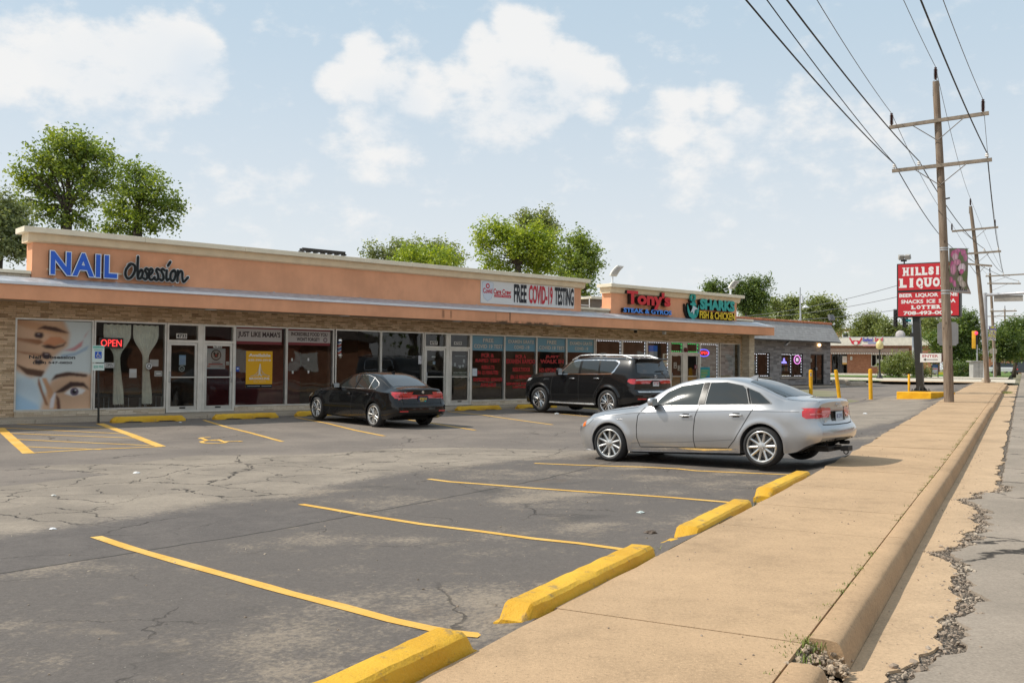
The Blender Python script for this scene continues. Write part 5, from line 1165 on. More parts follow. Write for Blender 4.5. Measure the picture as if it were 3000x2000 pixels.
class Car:
    def __init__(s, name, label, cat, sp, mat, pos, heading, slope):
        s.sp = sp; s.FO = sp['FO']; s.L = sp['L']
        s.root = thing(name, label, cat)
        h = heading; F = Vector((math.cos(h)*math.cos(slope), math.sin(h)*math.cos(slope), math.sin(slope))); Lf = Vector((-math.sin(h), math.cos(h), 0)); Uv = F.cross(Lf)
        M = Matrix((F, Lf, Uv)).transposed().to_4x4(); M.translation = pos; s.root.matrix_world = M
        s.body(mat)
    def X(s, t): return s.FO-t
    def body(s, mat):
        sp = s.sp; f = {k: curve(v) for k, v in sp['c'].items()}; L = s.L
        S = set(np.round(np.linspace(0, L, 120), 4)) | set(np.round(np.linspace(0, .25, 10), 4)) | set(np.round(np.linspace(L-.2, L, 8), 4))
        arches = [(s.FO, sp['az'], sp['AR']), (s.FO+sp['WB'], sp['az'], sp['AR'])]
        for c, z, r in arches:
            for i in range(33): S.add(round(c-r*math.cos(math.pi*i/32), 4))
        S = sorted(S); rows = []
        nS, nU, nR = 16, 9, 10
        def bulge(t, z):
            # flare round the arches
            v = 0
            for c, az, r in arches:
                d = math.hypot(t-c, z-az); v = max(v, sp.get('flare', .012)*math.exp(-((d-r-.02)/.055)**2))
            return v
        for t in S:
            w, ws, zsd, we, ze, zt, zb = (f[k](t) for k in ('w', 'ws', 'zs', 'we', 'ze', 'zt', 'zb'))
            base = zb
            for c, az, r in arches:
                if abs(t-c) < r: base = max(base, az+math.sqrt(max(0, r*r-(t-c)**2)))
            zsd = max(zsd, base+.03); ze = max(ze, zsd+.004); zt = max(zt, ze+.002)
            pts = [(max(.1, w-.22), base-.0), (w-.035, base)]
            zl = sp.get('zl', .48); zm = sp.get('zm', .62)
            for i in range(nS):
                q = i/(nS-1); z = base+(zsd-base)*q
                y = w
                if z < zl: y -= sp.get('tuck', .05)*((zl-z)/(zl-.2))**1.6
                if z > zm: y -= (w-ws)*min(1, max(0, (z-zm)/max(.03, zsd-zm)))**sp.get('shp', 1.6)
                y += bulge(t, z)
                pts.append((y, z))
            y0 = pts[-1][0]
            for i in range(1, nU+1):
                q = i/nU; cx = y0+(we-y0)*.5+sp.get('bow', .03)*(ze-zsd)/.45; cz = (zsd+ze)/2+.02*(ze-zsd)
                pts.append(((1-q)**2*y0+2*q*(1-q)*cx+q*q*we, (1-q)**2*zsd+2*q*(1-q)*cz+q*q*ze))
            for i in range(1, nR+1):
                a = (i/nR)*math.pi/2; pw = .72
                y = we*(math.cos(a)**pw if i < nR else 0); z = ze+(zt-ze)*(math.sin(a)**1.25)
                pts.append((y, z))
            rows.append(pts)
        fx = sp['nose']; rx = sp['tail']; nx, tx = curve(fx), curve(rx)
        def XS(t, y, z):
            x = t
            if t < .7: x += nx(z)*(1-t/.7)**1.5
            if t > L-.75: x += tx(z)*((t-L+.75)/.75)**1.5
            yy = min(1, abs(y)/max(.5, f['w'](min(max(t, 0), L))))
            if t > L-.4: x -= sp.get('rb', .08)*yy**2.2*((t-L+.4)/.4)
            if t < .4: x += sp.get('fb', .10)*yy**2.2*(1-t/.4)
            return s.X(x)
        V_, F_ = [], []; n = len(rows[0]); full = 2*n-1
        for t, pts in zip(S, rows):
            for (y, z) in pts: V_.append((XS(t, y, z), y, z))
            for (y, z) in pts[-2::-1]: V_.append((XS(t, y, z), -y, z))
        for i in range(len(S)-1):
            for j in range(full-1): a = i*full+j; F_.append((a, a+full, a+full+1, a+1))
        # end caps
        for end in (0, len(S)-1):
            nc = 10; base = end*full; idx = []
            for j in range(n):
                (y, z) = rows[end][j]; r = []
                for c in range(nc+1):
                    if c == 0: r.append(base+j)
                    elif c == nc: r.append(base+full-1-j)
                    else:
                        yy = y*(1-2*c/nc); V_.append((XS(S[end], yy, z), yy, z)); r.append(len(V_)-1)
                idx.append(r)
            for j in range(n-1):
                for c in range(nc):
                    q = (idx[j][c], idx[j+1][c], idx[j+1][c+1], idx[j][c+1]); F_.append(q if end == 0 else q[::-1])
        mb = MB(); mb.v = V_; mb.f = F_; mb.c = [(1, 1, 1)]*len(F_); mb.m = [0]*len(F_)
        o = mb.build('body', mat, s.root, smooth=True, weld=True, auto=sp.get('auto', 42)); s.bodyo = o; s.f = f
        bm = bmesh.new(); bm.from_mesh(o.data); s.bvh = BVHTree.FromBMesh(bm); bm.free()
        ib = MB(); w = f['w'](L/2)
        ib.box(s.X(.25), s.X(L-.60), -w+.30, w-.30, .20, .72)
        ib.box(s.X(s.FO+sp['AR']+.02), s.X(s.FO+sp['WB']-sp['AR']-.02), -w+.06, w-.06, sp['c']['zb'][2][1]-.02, .4)
        ib.build('underbody', WELL, s.root)
        a, b, c_ = wheel_meshes(sp['az'], sp['rim'], sp['tw'], sp['style'])
        for xx in (0, -sp['WB']):
            for sd in (1, -1):
                we_ = D.objects.new('wheel', None); link(we_, s.root); we_.location = (xx, sd*(sp['track']-sp['tw']/2), sp['az']); we_.rotation_euler = (0, sp.get('spin', .2)*(1 if xx else 2.3), 0 if sd > 0 else math.pi)
                for nm, me in (('tyre', a), ('rim', b), ('brake_disc', c_)): link(D.objects.new(nm, me), we_)
    # ---- pieces laid onto the skin
    def _cast(s, o, d):
        h = s.bvh.ray_cast(Vector(o), Vector(d), 8)
        return (h[0], h[1]) if h[0] is not None else (None, None)
    def onto(s, name, poly, kind, mat, off=.004, side=1, res=.05, parent=None, smooth=True):
        bm = bmesh.new(); vs = [bm.verts.new((p[0], p[1], 0)) for p in poly]; bm.faces.new(vs); bmesh.ops.triangulate(bm, faces=bm.faces[:])
        for _ in range(5):
            e = [e for e in bm.edges if e.calc_length() > res]
            if not e: break
            bmesh.ops.subdivide_edges(bm, edges=e, cuts=1); bmesh.ops.triangulate(bm, faces=bm.faces[:])
        for v in bm.verts:
            a, b = v.co.x, v.co.y
            if kind == 'side': o, d = (s.X(a), side*3, b), (0, -side, 0)
            elif kind == 'top': o, d = (s.X(a), b, 4), (0, 0, -1)
            elif kind == 'rear': o, d = (s.X(s.L)-3, a, b), (1, 0, 0)
            elif kind == 'front': o, d = (s.X(0)+3, a, b), (-1, 0, 0)
            p, n = s._cast(o, d)
            if p is None:
                q = s.bvh.find_nearest(Vector(o)+Vector(d)*(3-.8 if kind == 'side' else 2.6)); p, n = q[0], q[1]
            if n.dot(Vector(d)) > 0: n = -n
            v.co = p+n*off
        dr = Vector({'side': (0, side, 0), 'top': (0, 0, 1), 'rear': (-1, 0, 0), 'front': (1, 0, 0)}[kind])
        for f in bm.faces:
            f.normal_update()
            if f.normal.dot(dr) < 0: f.normal_flip()
        mb = MB(); mb.bm(bm); o = mb.build(name, mat, parent or s.root, smooth=smooth); return o
    def both(s, name, poly, mat, off=.004, res=.05, label=None):
        r = []
        for sd in (1, -1): r.append(s.onto(name, poly, 'side', mat, off, sd, res))
        return r
    def ribbon(s, pts, w):
        L, Rr = [], []
        for i, p in enumerate(pts):
            a, b = Vector(pts[max(0, i-1)]), Vector(pts[min(len(pts)-1, i+1)]); t = (b-a).normalized(); n = Vector((-t.y, t.x))*w/2
            L.append(tuple(Vector(p)+n)); Rr.append(tuple(Vector(p)-n))
        return L+Rr[::-1]
    def seam(s, name, pts, kind, w=.012, mat=None, off=.0025, sides=(1, -1)):
        if kind == 'side':
            for sd in sides:
                mb = MB(); s._rib(mb, pts, kind, w, off, sd); mb.build(name, mat or SEAM, s.root, smooth=True)
        else:
            mb = MB(); s._rib(mb, pts, kind, w, off, 1); mb.build(name, mat or SEAM, s.root, smooth=True)
    def _rib(s, mb, pts, kind, w, off, sd):
        P = []
        for i in range(len(pts)-1):
            n = max(1, int(math.dist(pts[i], pts[i+1])/.04)); P += [tuple(Vector(pts[i]).lerp(Vector(pts[i+1]), j/n)) for j in range(n)]
        P.append(pts[-1]); rows = []
        for i, p in enumerate(P):
            a, b = Vector(P[max(0, i-1)]), Vector(P[min(len(P)-1, i+1)]); t = (b-a).normalized(); nn = Vector((-t.y, t.x))*w/2; r = []
            for g in (1, -1):
                q = Vector(p)+nn*g
                if kind == 'side': o, d = (s.X(q.x), sd*3, q.y), (0, -sd, 0)
                elif kind == 'top': o, d = (s.X(q.x), q.y, 4), (0, 0, -1)
                elif kind == 'rear': o, d = (s.X(s.L)-3, q.x, q.y), (1, 0, 0)
                else: o, d = (s.X(0)+3, q.x, q.y), (-1, 0, 0)
                pp, n = s._cast(o, d)
                if pp is None: qn = s.bvh.find_nearest(Vector(o)+Vector(d)*2.2); pp, n = qn[0], qn[1]
                if n.dot(Vector(d)) > 0: n = -n
                r.append(pp+n*off)
            rows.append(r)
        mb.grid(rows)
    def handle(s, t, z, ln, mat, name='door_handle'):
        for sd in (1, -1):
            p, n = s._cast((s.X(t), sd*3, z), (0, -sd, 0))
            m = MB(); y = p.y; y0, y1 = sorted((y+sd*.012, y+sd*.045)); m.chbox(s.X(t)-ln/2, s.X(t)+ln/2, y0, y1, z-.014, z+.014, .011); m.build(name, mat, s.root, smooth=True, auto=50)
            m = MB(); y0, y1 = sorted((y-.01, y+sd*.004)); m.chbox(s.X(t)-ln*.28, s.X(t)+ln*.28, y0, y1, z-.035, z+.035, .003); m.build('handle_recess', SEAM, s.root)
    def mirror(s, t, z, y, mat, sz=(.13, .2, .15)):
        for sd in (1, -1):
            bm = bmesh.new(); bmesh.ops.create_uvsphere(bm, u_segments=16, v_segments=10, radius=.5)
            for v in bm.verts:
                c = v.co; c.x = math.copysign(abs(c.x*2)**.7/2, c.x); c.y = math.copysign(abs(c.y*2)**.6/2, c.y); c.z = math.copysign(abs(c.z*2)**.6/2, c.z)
                v.co = Vector((s.X(t)+c.x*sz[0], sd*(y+sz[1]/2)+c.y*sz[1], z+c.z*sz[2]))
            m = MB(); m.bm(bm); m.build('side_mirror', mat, s.root, smooth=True)
            m = MB(); m.add([(s.X(t)-sz[0]*.5, sd*(y+sz[1]/2)+a*sz[1]*.42, z+b*sz[2]*.40) for a, b in ((-1, -1), (1, -1), (1, 1), (-1, 1))], [(0, 1, 2, 3)]); m.build('mirror_glass', LENS, s.root)
            m = MB(); y0, y1 = sorted((sd*(y-.06), sd*(y+.03))); m.chbox(s.X(t)-.03, s.X(t)+.05, y0, y1, z-.09, z-.03, .01); m.build('mirror_arm', TRIMB, s.root)
    def plate(s, y, z, text, bg, fg, extra=(), w=.30, h=.15, x=None):
        p, n = s._cast((s.X(s.L)-3, y, z), (1, 0, 0)); x = (p.x if x is None else x)-.012
        T = Matrix(((0, 1, 0, x), (-1, 0, 0, y), (0, 0, 1, z), (0, 0, 0, 1)))
        m = MB(); m.T = T; m.col = (.03, .03, .03); m.chbox(-w/2-.012, w/2+.012, -.002, .008, -h/2-.012, h/2+.012, .002); m.build('plate_frame', PRINT, s.root)
        m = MB(); m.T = T; m.col = bg; m.box(-w/2, w/2, -.006, -.001, -h/2, h/2); m.col = fg; m.text(text, -w*.4, w*.4, -h*.18, h*.28, -.0075, .02)
        for (a, b, c, d, col) in extra: m.col = col; m.add([(a*w, -.0082, c*h), (b*w, -.0082, c*h), (b*w, -.0082, d*h), (a*w, -.0082, d*h)], [(0, 1, 2, 3)])
        m.build('number_plate', PRINT, s.root)
    def on_rear(s, y, z, off=.006):
        p, n = s._cast((s.X(s.L)-3, y, z), (1, 0, 0)); return p.x-off

# -------- silver saloon parked against the pavement
sp = dict(L=4.69, FO=.88, WB=2.808, az=.318, AR=.362, rim=.243, tw=.245, track=.905, style='ten', spin=.15, flare=.016, tuck=.05, bow=.022, auto=24, shp=4.0,
  nose=[(.2, .10), (.35, .03), (.5, 0), (.62, .03), (.75, .14), (1.5, .14)], tail=[(.2, -.22), (.35, -.10), (.45, -.0), (.52, .01), (.60, -.01), (.66, -.06), (.75, -.09), (.88, -.10), (.97, -.08), (1.05, -.06), (1.5, -.06)],
  c=dict(zt=[(0, .60), (.05, .68), (.2, .765), (.5, .87), (.8, .925), (1.1, .96), (1.38, .99), (1.55, 1.07), (1.9, 1.265), (2.2, 1.375), (2.55, 1.425), (2.95, 1.422), (3.3, 1.375), (3.6, 1.285), (3.95, 1.14), (4.12, 1.08), (4.3, 1.062), (4.5, 1.05), (4.62, 1.04), (4.69, 1.0)],
   ze=[(0, .57), (.05, .65), (.2, .735), (.5, .835), (.8, .885), (1.1, .92), (1.38, .95), (1.55, 1.00), (1.75, 1.14), (1.95, 1.25), (2.25, 1.345), (2.6, 1.385), (3.0, 1.375), (3.3, 1.32), (3.6, 1.215), (3.85, 1.10), (4.05, 1.02), (4.3, 1.01), (4.5, 1.015), (4.62, 1.01), (4.69, .96)],
   we=[(0, .56), (.2, .66), (.6, .72), (1.1, .745), (1.38, .745), (1.6, .72), (1.95, .635), (2.25, .595), (2.6, .58), (3.0, .58), (3.3, .595), (3.6, .63), (3.9, .675), (4.1, .70), (4.4, .69), (4.6, .66), (4.69, .62)],
   zs=[(0, .52), (.2, .68), (.5, .755), (.8, .80), (1.4, .855), (2.2, .875), (3, .885), (3.7, .89), (4.2, .885), (4.5, .875), (4.69, .85)],
   ws=[(0, .58), (.15, .73), (.4, .83), (.8, .868), (1.4, .875), (2.5, .878), (3.6, .885), (4.1, .865), (4.45, .81), (4.69, .74)],
   w=[(0, .62), (.12, .76), (.35, .86), (.8, .895), (1.4, .893), (2.5, .893), (3.6, .90), (4.1, .895), (4.4, .865), (4.6, .81), (4.69, .77)],
   zb=[(0, .27), (.2, .205), (.5, .185), (1.3, .19), (3.3, .205), (4.1, .22), (4.3, .25), (4.5, .33), (4.69, .40)]))
c = Car('silver_saloon', 'silver four door saloon parked tail to the pavement with ten spoke wheels', 'car', sp, SILVER, Vector((2.27, 17.41, CH-1.67)), R(141.86), R(-2.23))
silver = c
c.both('window_surround', [(1.78, .966), (1.825, 1.065), (1.96, 1.193), (2.205, 1.29), (2.60, 1.336), (3.02, 1.339), (3.31, 1.281), (3.61, 1.16), (3.845, .995), (3.84, .975), (2.6, .968)], plain('dull_window_trim', (.20, .20, .20), .5, .3, var=0), .004, .03)
c.both('front_side_window', [(1.80, .975), (1.84, 1.06), (1.97, 1.185), (2.21, 1.28), (2.60, 1.325), (2.575, .98)], TINTL, .010, .03)
c.both('rear_side_window', [(2.72, .985), (2.735, 1.33), (3.02, 1.328), (3.30, 1.27), (3.36, 1.22), (3.47, .985)], TINT, .010, .03)
c.both('quarter_window', [(3.52, .985), (3.41, 1.225), (3.60, 1.15), (3.82, .99)], TINT, .010, .03)
c.both('door_pillar', [(2.595, .98), (2.62, 1.33), (2.715, 1.335), (2.70, .98)], TRIMB, .011, .03); c.both('door_pillar', [(3.485, .985), (3.375, 1.225), (3.40, 1.235), (3.51, .985)], TRIMB, .011, .03)
c.onto('windscreen', [(1.46, -.66), (1.42, -.3), (1.41, 0), (1.42, .3), (1.46, .66), (1.75, .62), (2.05, .555), (2.14, .52), (2.20, .3), (2.22, 0), (2.20, -.3), (2.14, -.52), (2.05, -.555), (1.75, -.62)], 'top', TINTL, .004, res=.07)
c.onto('rear_window', [(3.37, -.50), (3.33, -.25), (3.32, 0), (3.33, .25), (3.37, .50), (3.6, .535), (3.85, .585), (3.99, .59), (4.05, .3), (4.06, 0), (4.05, -.3), (3.99, -.59), (3.85, -.585), (3.6, -.535)], 'top', TINT, .004, res=.06)
c.seam('door_seam', [(1.58, .94), (1.47, .80), (1.44, .60), (1.44, .42), (1.49, .27)], 'side'); c.seam('door_seam', [(2.62, .965), (2.55, .78), (2.515, .55), (2.51, .40), (2.53, .27)], 'side')
c.seam('door_seam', [(3.60, .96), (3.53, .86), (3.36, .60), (3.24, .42), (3.11, .28)], 'side'); c.seam('sill_seam', [(1.5, .272), (2.3, .278), (3.1, .285)], 'side', .009)
c.seam('bonnet_seam', [(1.42, .765), (1.0, .76), (.55, .72), (.33, .62)], 'top', .01); c.seam('bonnet_seam', [(1.42, -.765), (1.0, -.76), (.55, -.72), (.33, -.62)], 'top', .01)
c.seam('boot_seam', [(4.04, .64), (4.3, .655), (4.58, .62)], 'top', .01); c.seam('boot_seam', [(4.04, -.64), (4.3, -.655), (4.58, -.62)], 'top', .01)
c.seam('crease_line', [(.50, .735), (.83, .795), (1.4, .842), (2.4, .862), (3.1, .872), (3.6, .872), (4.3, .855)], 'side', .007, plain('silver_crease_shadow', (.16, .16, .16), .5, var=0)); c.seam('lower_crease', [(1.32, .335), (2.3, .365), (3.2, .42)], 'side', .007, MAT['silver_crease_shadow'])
c.both('side_skirt', [(1.29, .232), (1.33, .262), (2.2, .268), (3.22, .272), (3.28, .262), (3.2, .235), (2.2, .225)], CHROME, .012, .08)
c.handle(2.385, .80, .21, SATIN); c.handle(3.28, .81, .21, SATIN); c.mirror(1.80, 1.03, .86, SILVER, (.12, .20, .14))
TL = [(4.335, .865), (4.375, .895), (4.50, .905), (4.66, .91), (4.66, .765), (4.50, .755), (4.40, .752), (4.345, .785)]
c.both('tail_light', TL, REDL, .006, .03); c.both('tail_light_bar', [(4.44, .825), (4.60, .835), (4.60, .815), (4.45, .805)], plain('pale_lamp_bar', (.62, .20, .20), .2, var=0), .009, .03)
for sd in (1, -1):
    c.onto('tail_light', [(sd*.80, .91), (sd*.50, .915), (sd*.45, .865), (sd*.60, .775), (sd*.80, .765)], 'rear', REDL, .006, res=.03)
    c.onto('exhaust_recess', [(sd*.62, .30), (sd*.62, .39), (sd*.40, .39), (sd*.40, .30)], 'rear', TRIMB, .004)
    m = MB(); x = c.X(4.60); m.lathe([(.045, 0), (.045, -.14), (.038, -.14), (.038, 0)], 16, 'z'); 
    m.T = None; m.v = [(x+p[2]+.16, sd*.50+p[0]*1.2, .325+p[1]*.7) for p in m.v]; m.build('exhaust_pipe', TRIMB, c.root, smooth=True)
c.both('headlight', [(.26, .615), (.30, .705), (.42, .735), (.56, .742), (.46, .66), (.34, .60)], LENS, .005, .03); c.both('side_marker', [(.31, .60), (.335, .675), (.40, .70), (.385, .62)], AMB, .008, .03)
c.onto('grille', [(-.40, .32), (-.40, .58), (-.34, .66), (.34, .66), (.40, .58), (.40, .32), (.30, .25), (-.30, .25)], 'front', TRIMB, .006)
c.onto('rear_diffuser', [(-.66, .345), (-.60, .415), (-.30, .435), (.30, .435), (.60, .415), (.66, .345), (.4, .30), (-.4, .30)], 'rear', TRIMB, .004)
c.onto('plate_recess', [(-.30, .70), (-.30, .85), (.30, .85), (.30, .70)], 'rear', TRIMB, .003)
c.seam('boot_lip', [(-.64, .655), (-.30, .645), (.30, .645), (.64, .655)], 'rear', .014)
c.plate(.0, .765, 'BK 22 915', (.50, .60, .70), (.10, .12, .3))
m = MB(); x = c.on_rear(0, .955)
for i in range(4): m.tube([(x-.004, -.075+.05*i+.032*math.cos(6.283*j/16), .948+.032*math.sin(6.283*j/16)) for j in range(17)], .005, 6, False)
m.build('ring_badge', CHROME, c.root, smooth=True)
m = MB(); m.T = Matrix(((0, 1, 0, c.on_rear(.52, .70, .008)), (-1, 0, 0, .52), (0, 0, 1, .70), (0, 0, 0, 1))); m.col = (.7, .7, .7); m.text('A4', -.05, .05, -.02, .03, 0, .02); m.build('model_badge', PRINT, c.root)
m = MB(); p, n = c._cast((c.X(1.10), 3, .735), (0, -1, 0)); m.chbox(c.X(1.10)-.05, c.X(1.10)+.05, p.y-.002, p.y+.004, .725, .742, .002); m.build('wing_badge', CHROME, c.root)
p, n = c._cast((c.X(3.20), 0, 4), (0, 0, -1)); m = MB(); m.prism([(c.X(3.10), p.z-.01), (c.X(3.26), p.z-.03), (c.X(3.30), p.z+.055), (c.X(3.24), p.z+.05)], 'y', -.018, .018); m.build('roof_fin', SILVER, c.root)
m = MB(); x = c.X(4.63); m.box(x-.10, x+.15, -.03, .03, .235, .285); m.box(x-.14, x-.02, -.10, .10, .225, .30); m.tube([(x-.06+.035*math.cos(6.283*j/14), -.03, .205+.035*math.sin(6.283*j/14)) for j in range(15)], .009, 6, False); m.box(x+.1, x+.3, -.3, .3, .22, .30); m.build('tow_hitch', plain('hitch_steel', (.03, .028, .028), .6, .2), c.root)

# -------- black saloon, nose to the shops
sp = dict(L=4.62, FO=.78, WB=2.81, az=.32, AR=.352, rim=.241, tw=.235, track=.90, style='double', spin=.4, flare=.014, tuck=.055, bow=.03,
  nose=[(.2, .06), (.4, .0), (.62, .0), (.75, .12), (1.5, .12)], tail=[(.2, -.2), (.35, -.06), (.45, 0), (.60, -.01), (.68, -.05), (.85, -.09), (.97, -.09), (1.08, -.05), (1.5, -.05)],
  c=dict(zt=[(0, .62), (.05, .69), (.25, .78), (.6, .87), (1.0, .935), (1.38, .985), (1.55, 1.06), (1.9, 1.245), (2.2, 1.36), (2.6, 1.425), (2.95, 1.425), (3.3, 1.385), (3.6, 1.30), (3.95, 1.16), (4.12, 1.095), (4.3, 1.07), (4.5, 1.06), (4.58, 1.045), (4.62, 1.0)],
   ze=[(0, .58), (.05, .65), (.25, .745), (.6, .835), (1.0, .895), (1.38, .945), (1.55, .995), (1.75, 1.12), (1.95, 1.225), (2.25, 1.33), (2.6, 1.385), (3.0, 1.375), (3.3, 1.325), (3.6, 1.225), (3.85, 1.11), (4.05, 1.035), (4.3, 1.02), (4.5, 1.015), (4.62, .96)],
   we=[(0, .56), (.2, .66), (.6, .72), (1.1, .74), (1.38, .74), (1.6, .715), (1.95, .63), (2.25, .59), (2.6, .57), (3.0, .57), (3.3, .585), (3.6, .615), (3.9, .66), (4.1, .68), (4.4, .67), (4.62, .62)],
   zs=[(0, .54), (.2, .68), (.5, .76), (.8, .81), (1.4, .87), (2.2, .90), (3, .92), (3.7, .935), (4.2, .93), (4.5, .92), (4.62, .88)],
   ws=[(0, .58), (.15, .73), (.4, .82), (.8, .86), (1.4, .865), (2.5, .865), (3.6, .87), (4.1, .855), (4.45, .79), (4.62, .72)],
   w=[(0, .62), (.12, .76), (.35, .855), (.8, .895), (1.4, .893), (2.5, .893), (3.6, .90), (4.1, .89), (4.4, .85), (4.55, .80), (4.62, .76)],
   zb=[(0, .27), (.2, .21), (.5, .19), (1.3, .19), (3.3, .20), (4.1, .23), (4.35, .29), (4.62, .36)]))
c = Car('black_saloon', 'black saloon parked nose to the orange letting poster window', 'car', sp, BLACKC, Vector((-4.90, 27.80, CH-1.60)), R(133.11), R(1.51))
c.both('window_surround', [(1.848, .970), (1.970, 1.083), (2.143, 1.210), (2.367, 1.302), (2.62, 1.341), (2.95, 1.343), (3.25, 1.290), (3.538, 1.164), (3.608, 1.088), (3.558, 1.004), (2.7, .975)], SATIN, .004, .03)
c.both('front_side_window', [(1.86, .975), (1.98, 1.08), (2.15, 1.205), (2.37, 1.297), (2.62, 1.335), (2.60, .98)], TINT, .010, .03); c.both('rear_side_window', [(2.70, .985), (2.70, 1.338), (2.95, 1.337), (3.24, 1.285), (3.26, .998)], TINT, .010, .03); c.both('quarter_window', [(3.29, .999), (3.27, 1.275), (3.53, 1.16), (3.60, 1.085), (3.55, 1.01)], TINT, .010, .03); c.both('door_pillar', [(2.61, .98), (2.63, 1.338), (2.69, 1.34), (2.69, .98)], TRIMB, .011, .03)
c.onto('windscreen', [(1.46, -.65), (1.41, 0), (1.46, .65), (1.75, .61), (2.05, .55), (2.14, .51), (2.22, 0), (2.14, -.51), (2.05, -.55), (1.75, -.61)], 'top', TINT, .004, res=.07)
c.onto('rear_window', [(3.38, -.49), (3.33, -.25), (3.32, 0), (3.33, .25), (3.38, .49), (3.65, .54), (3.9, .585), (4.02, .59), (4.07, .3), (4.08, 0), (4.07, -.3), (4.02, -.59), (3.9, -.585), (3.65, -.54)], 'top', tinted('sky_tinted_glass', (.06, .065, .07)), .004, res=.06)
GAPB = plain('black_car_seam', (.05, .05, .05), .5, var=0)
for pts in ([(1.58, .94), (1.46, .80), (1.43, .55), (1.48, .27)], [(2.63, .96), (2.56, .75), (2.52, .45), (2.53, .27)], [(3.56, .97), (3.49, .85), (3.30, .55), (3.12, .28)]): c.seam('door_seam', pts, 'side', .010)
c.seam('bonnet_seam', [(1.42, .75), (.9, .74), (.45, .67)], 'top', .01); c.seam('boot_seam', [(4.06, .64), (4.3, .65), (4.55, .61)], 'top', .01); c.seam('boot_seam', [(4.06, -.64), (4.3, -.65), (4.55, -.61)], 'top', .01)
c.handle(2.40, .82, .20, BLACKC); c.handle(3.28, .84, .20, BLACKC); c.mirror(1.84, 1.02, .85, BLACKC, (.12, .2, .14))
c.both('tail_light', [(4.26, .91), (4.34, .955), (4.6, .965), (4.6, .80), (4.46, .795), (4.35, .835)], REDL, .006, .03)
for sd in (1, -1):
    c.onto('tail_light', [(sd*.80, .955), (sd*.66, .955), (sd*.64, .90), (sd*.45, .875), (sd*.455, .79), (sd*.64, .79), (sd*.80, .80)], 'rear', REDL, .006, res=.03)
    c.onto('lamp_band', [(sd*.78, .865), (sd*.47, .835), (sd*.47, .815), (sd*.78, .84)], 'rear', REDD, .009, res=.03)
    c.onto('bumper_reflector', [(sd*.74, .455), (sd*.50, .455), (sd*.50, .485), (sd*.74, .485)], 'rear', REDL, .005, res=.05)
c.both('side_marker', [(.20, .60), (.20, .625), (.32, .63), (.32, .605)], AMB, .006); c.both('headlight', [(.22, .63), (.3, .70), (.5, .745), (.5, .69), (.34, .62)], LENS, .005, .03)
c.seam('bumper_line', [(-.74, .575), (0, .565), (.74, .575)], 'rear', .012); c.seam('boot_lip', [(-.62, .67), (0, .66), (.62, .67)], 'rear', .010)
c.onto('rear_valance', [(-.62, .33), (-.55, .40), (.55, .40), (.62, .33), (.4, .29), (-.4, .29)], 'rear', TRIMB, .004)
c.plate(.01, .78, '4FB834', (.04, .05, .10), (.75, .52, .08), [(.18, .34, -.42, -.26, (.05, .5, .45)), (-.3, .12, -.40, -.28, (.5, .4, .12))])
m = MB(); x = c.on_rear(0, .965, .012); m.lathe([(0, 0), (.036, 0), (.04, .01)], 20, 'z'); m.v = [(x+p[2]*1, p[0], .96+p[1]) for p in m.v]; m.build('round_badge', CHROME, c.root)
m = MB(); p, n = c._cast((c.X(3.2), 0, 4), (0, 0, -1)); m.prism([(c.X(3.08), p.z-.01), (c.X(3.24), p.z-.03), (c.X(3.27), p.z+.05), (c.X(3.22), p.z+.05)], 'y', -.018, .018); m.build('roof_fin', BLACKC, c.root)
for y, t in ((.52, 'xDrive'), (-.52, '328i')):
    m = MB(); m.T = Matrix(((0, 1, 0, c.on_rear(y, .95, .01)), (-1, 0, 0, y), (0, 0, 1, .95), (0, 0, 0, 1))); m.col = (.6, .6, .6); m.text(t, -.08, .08, -.015, .015, 0, .01); m.build('model_badge', PRINT, c.root)

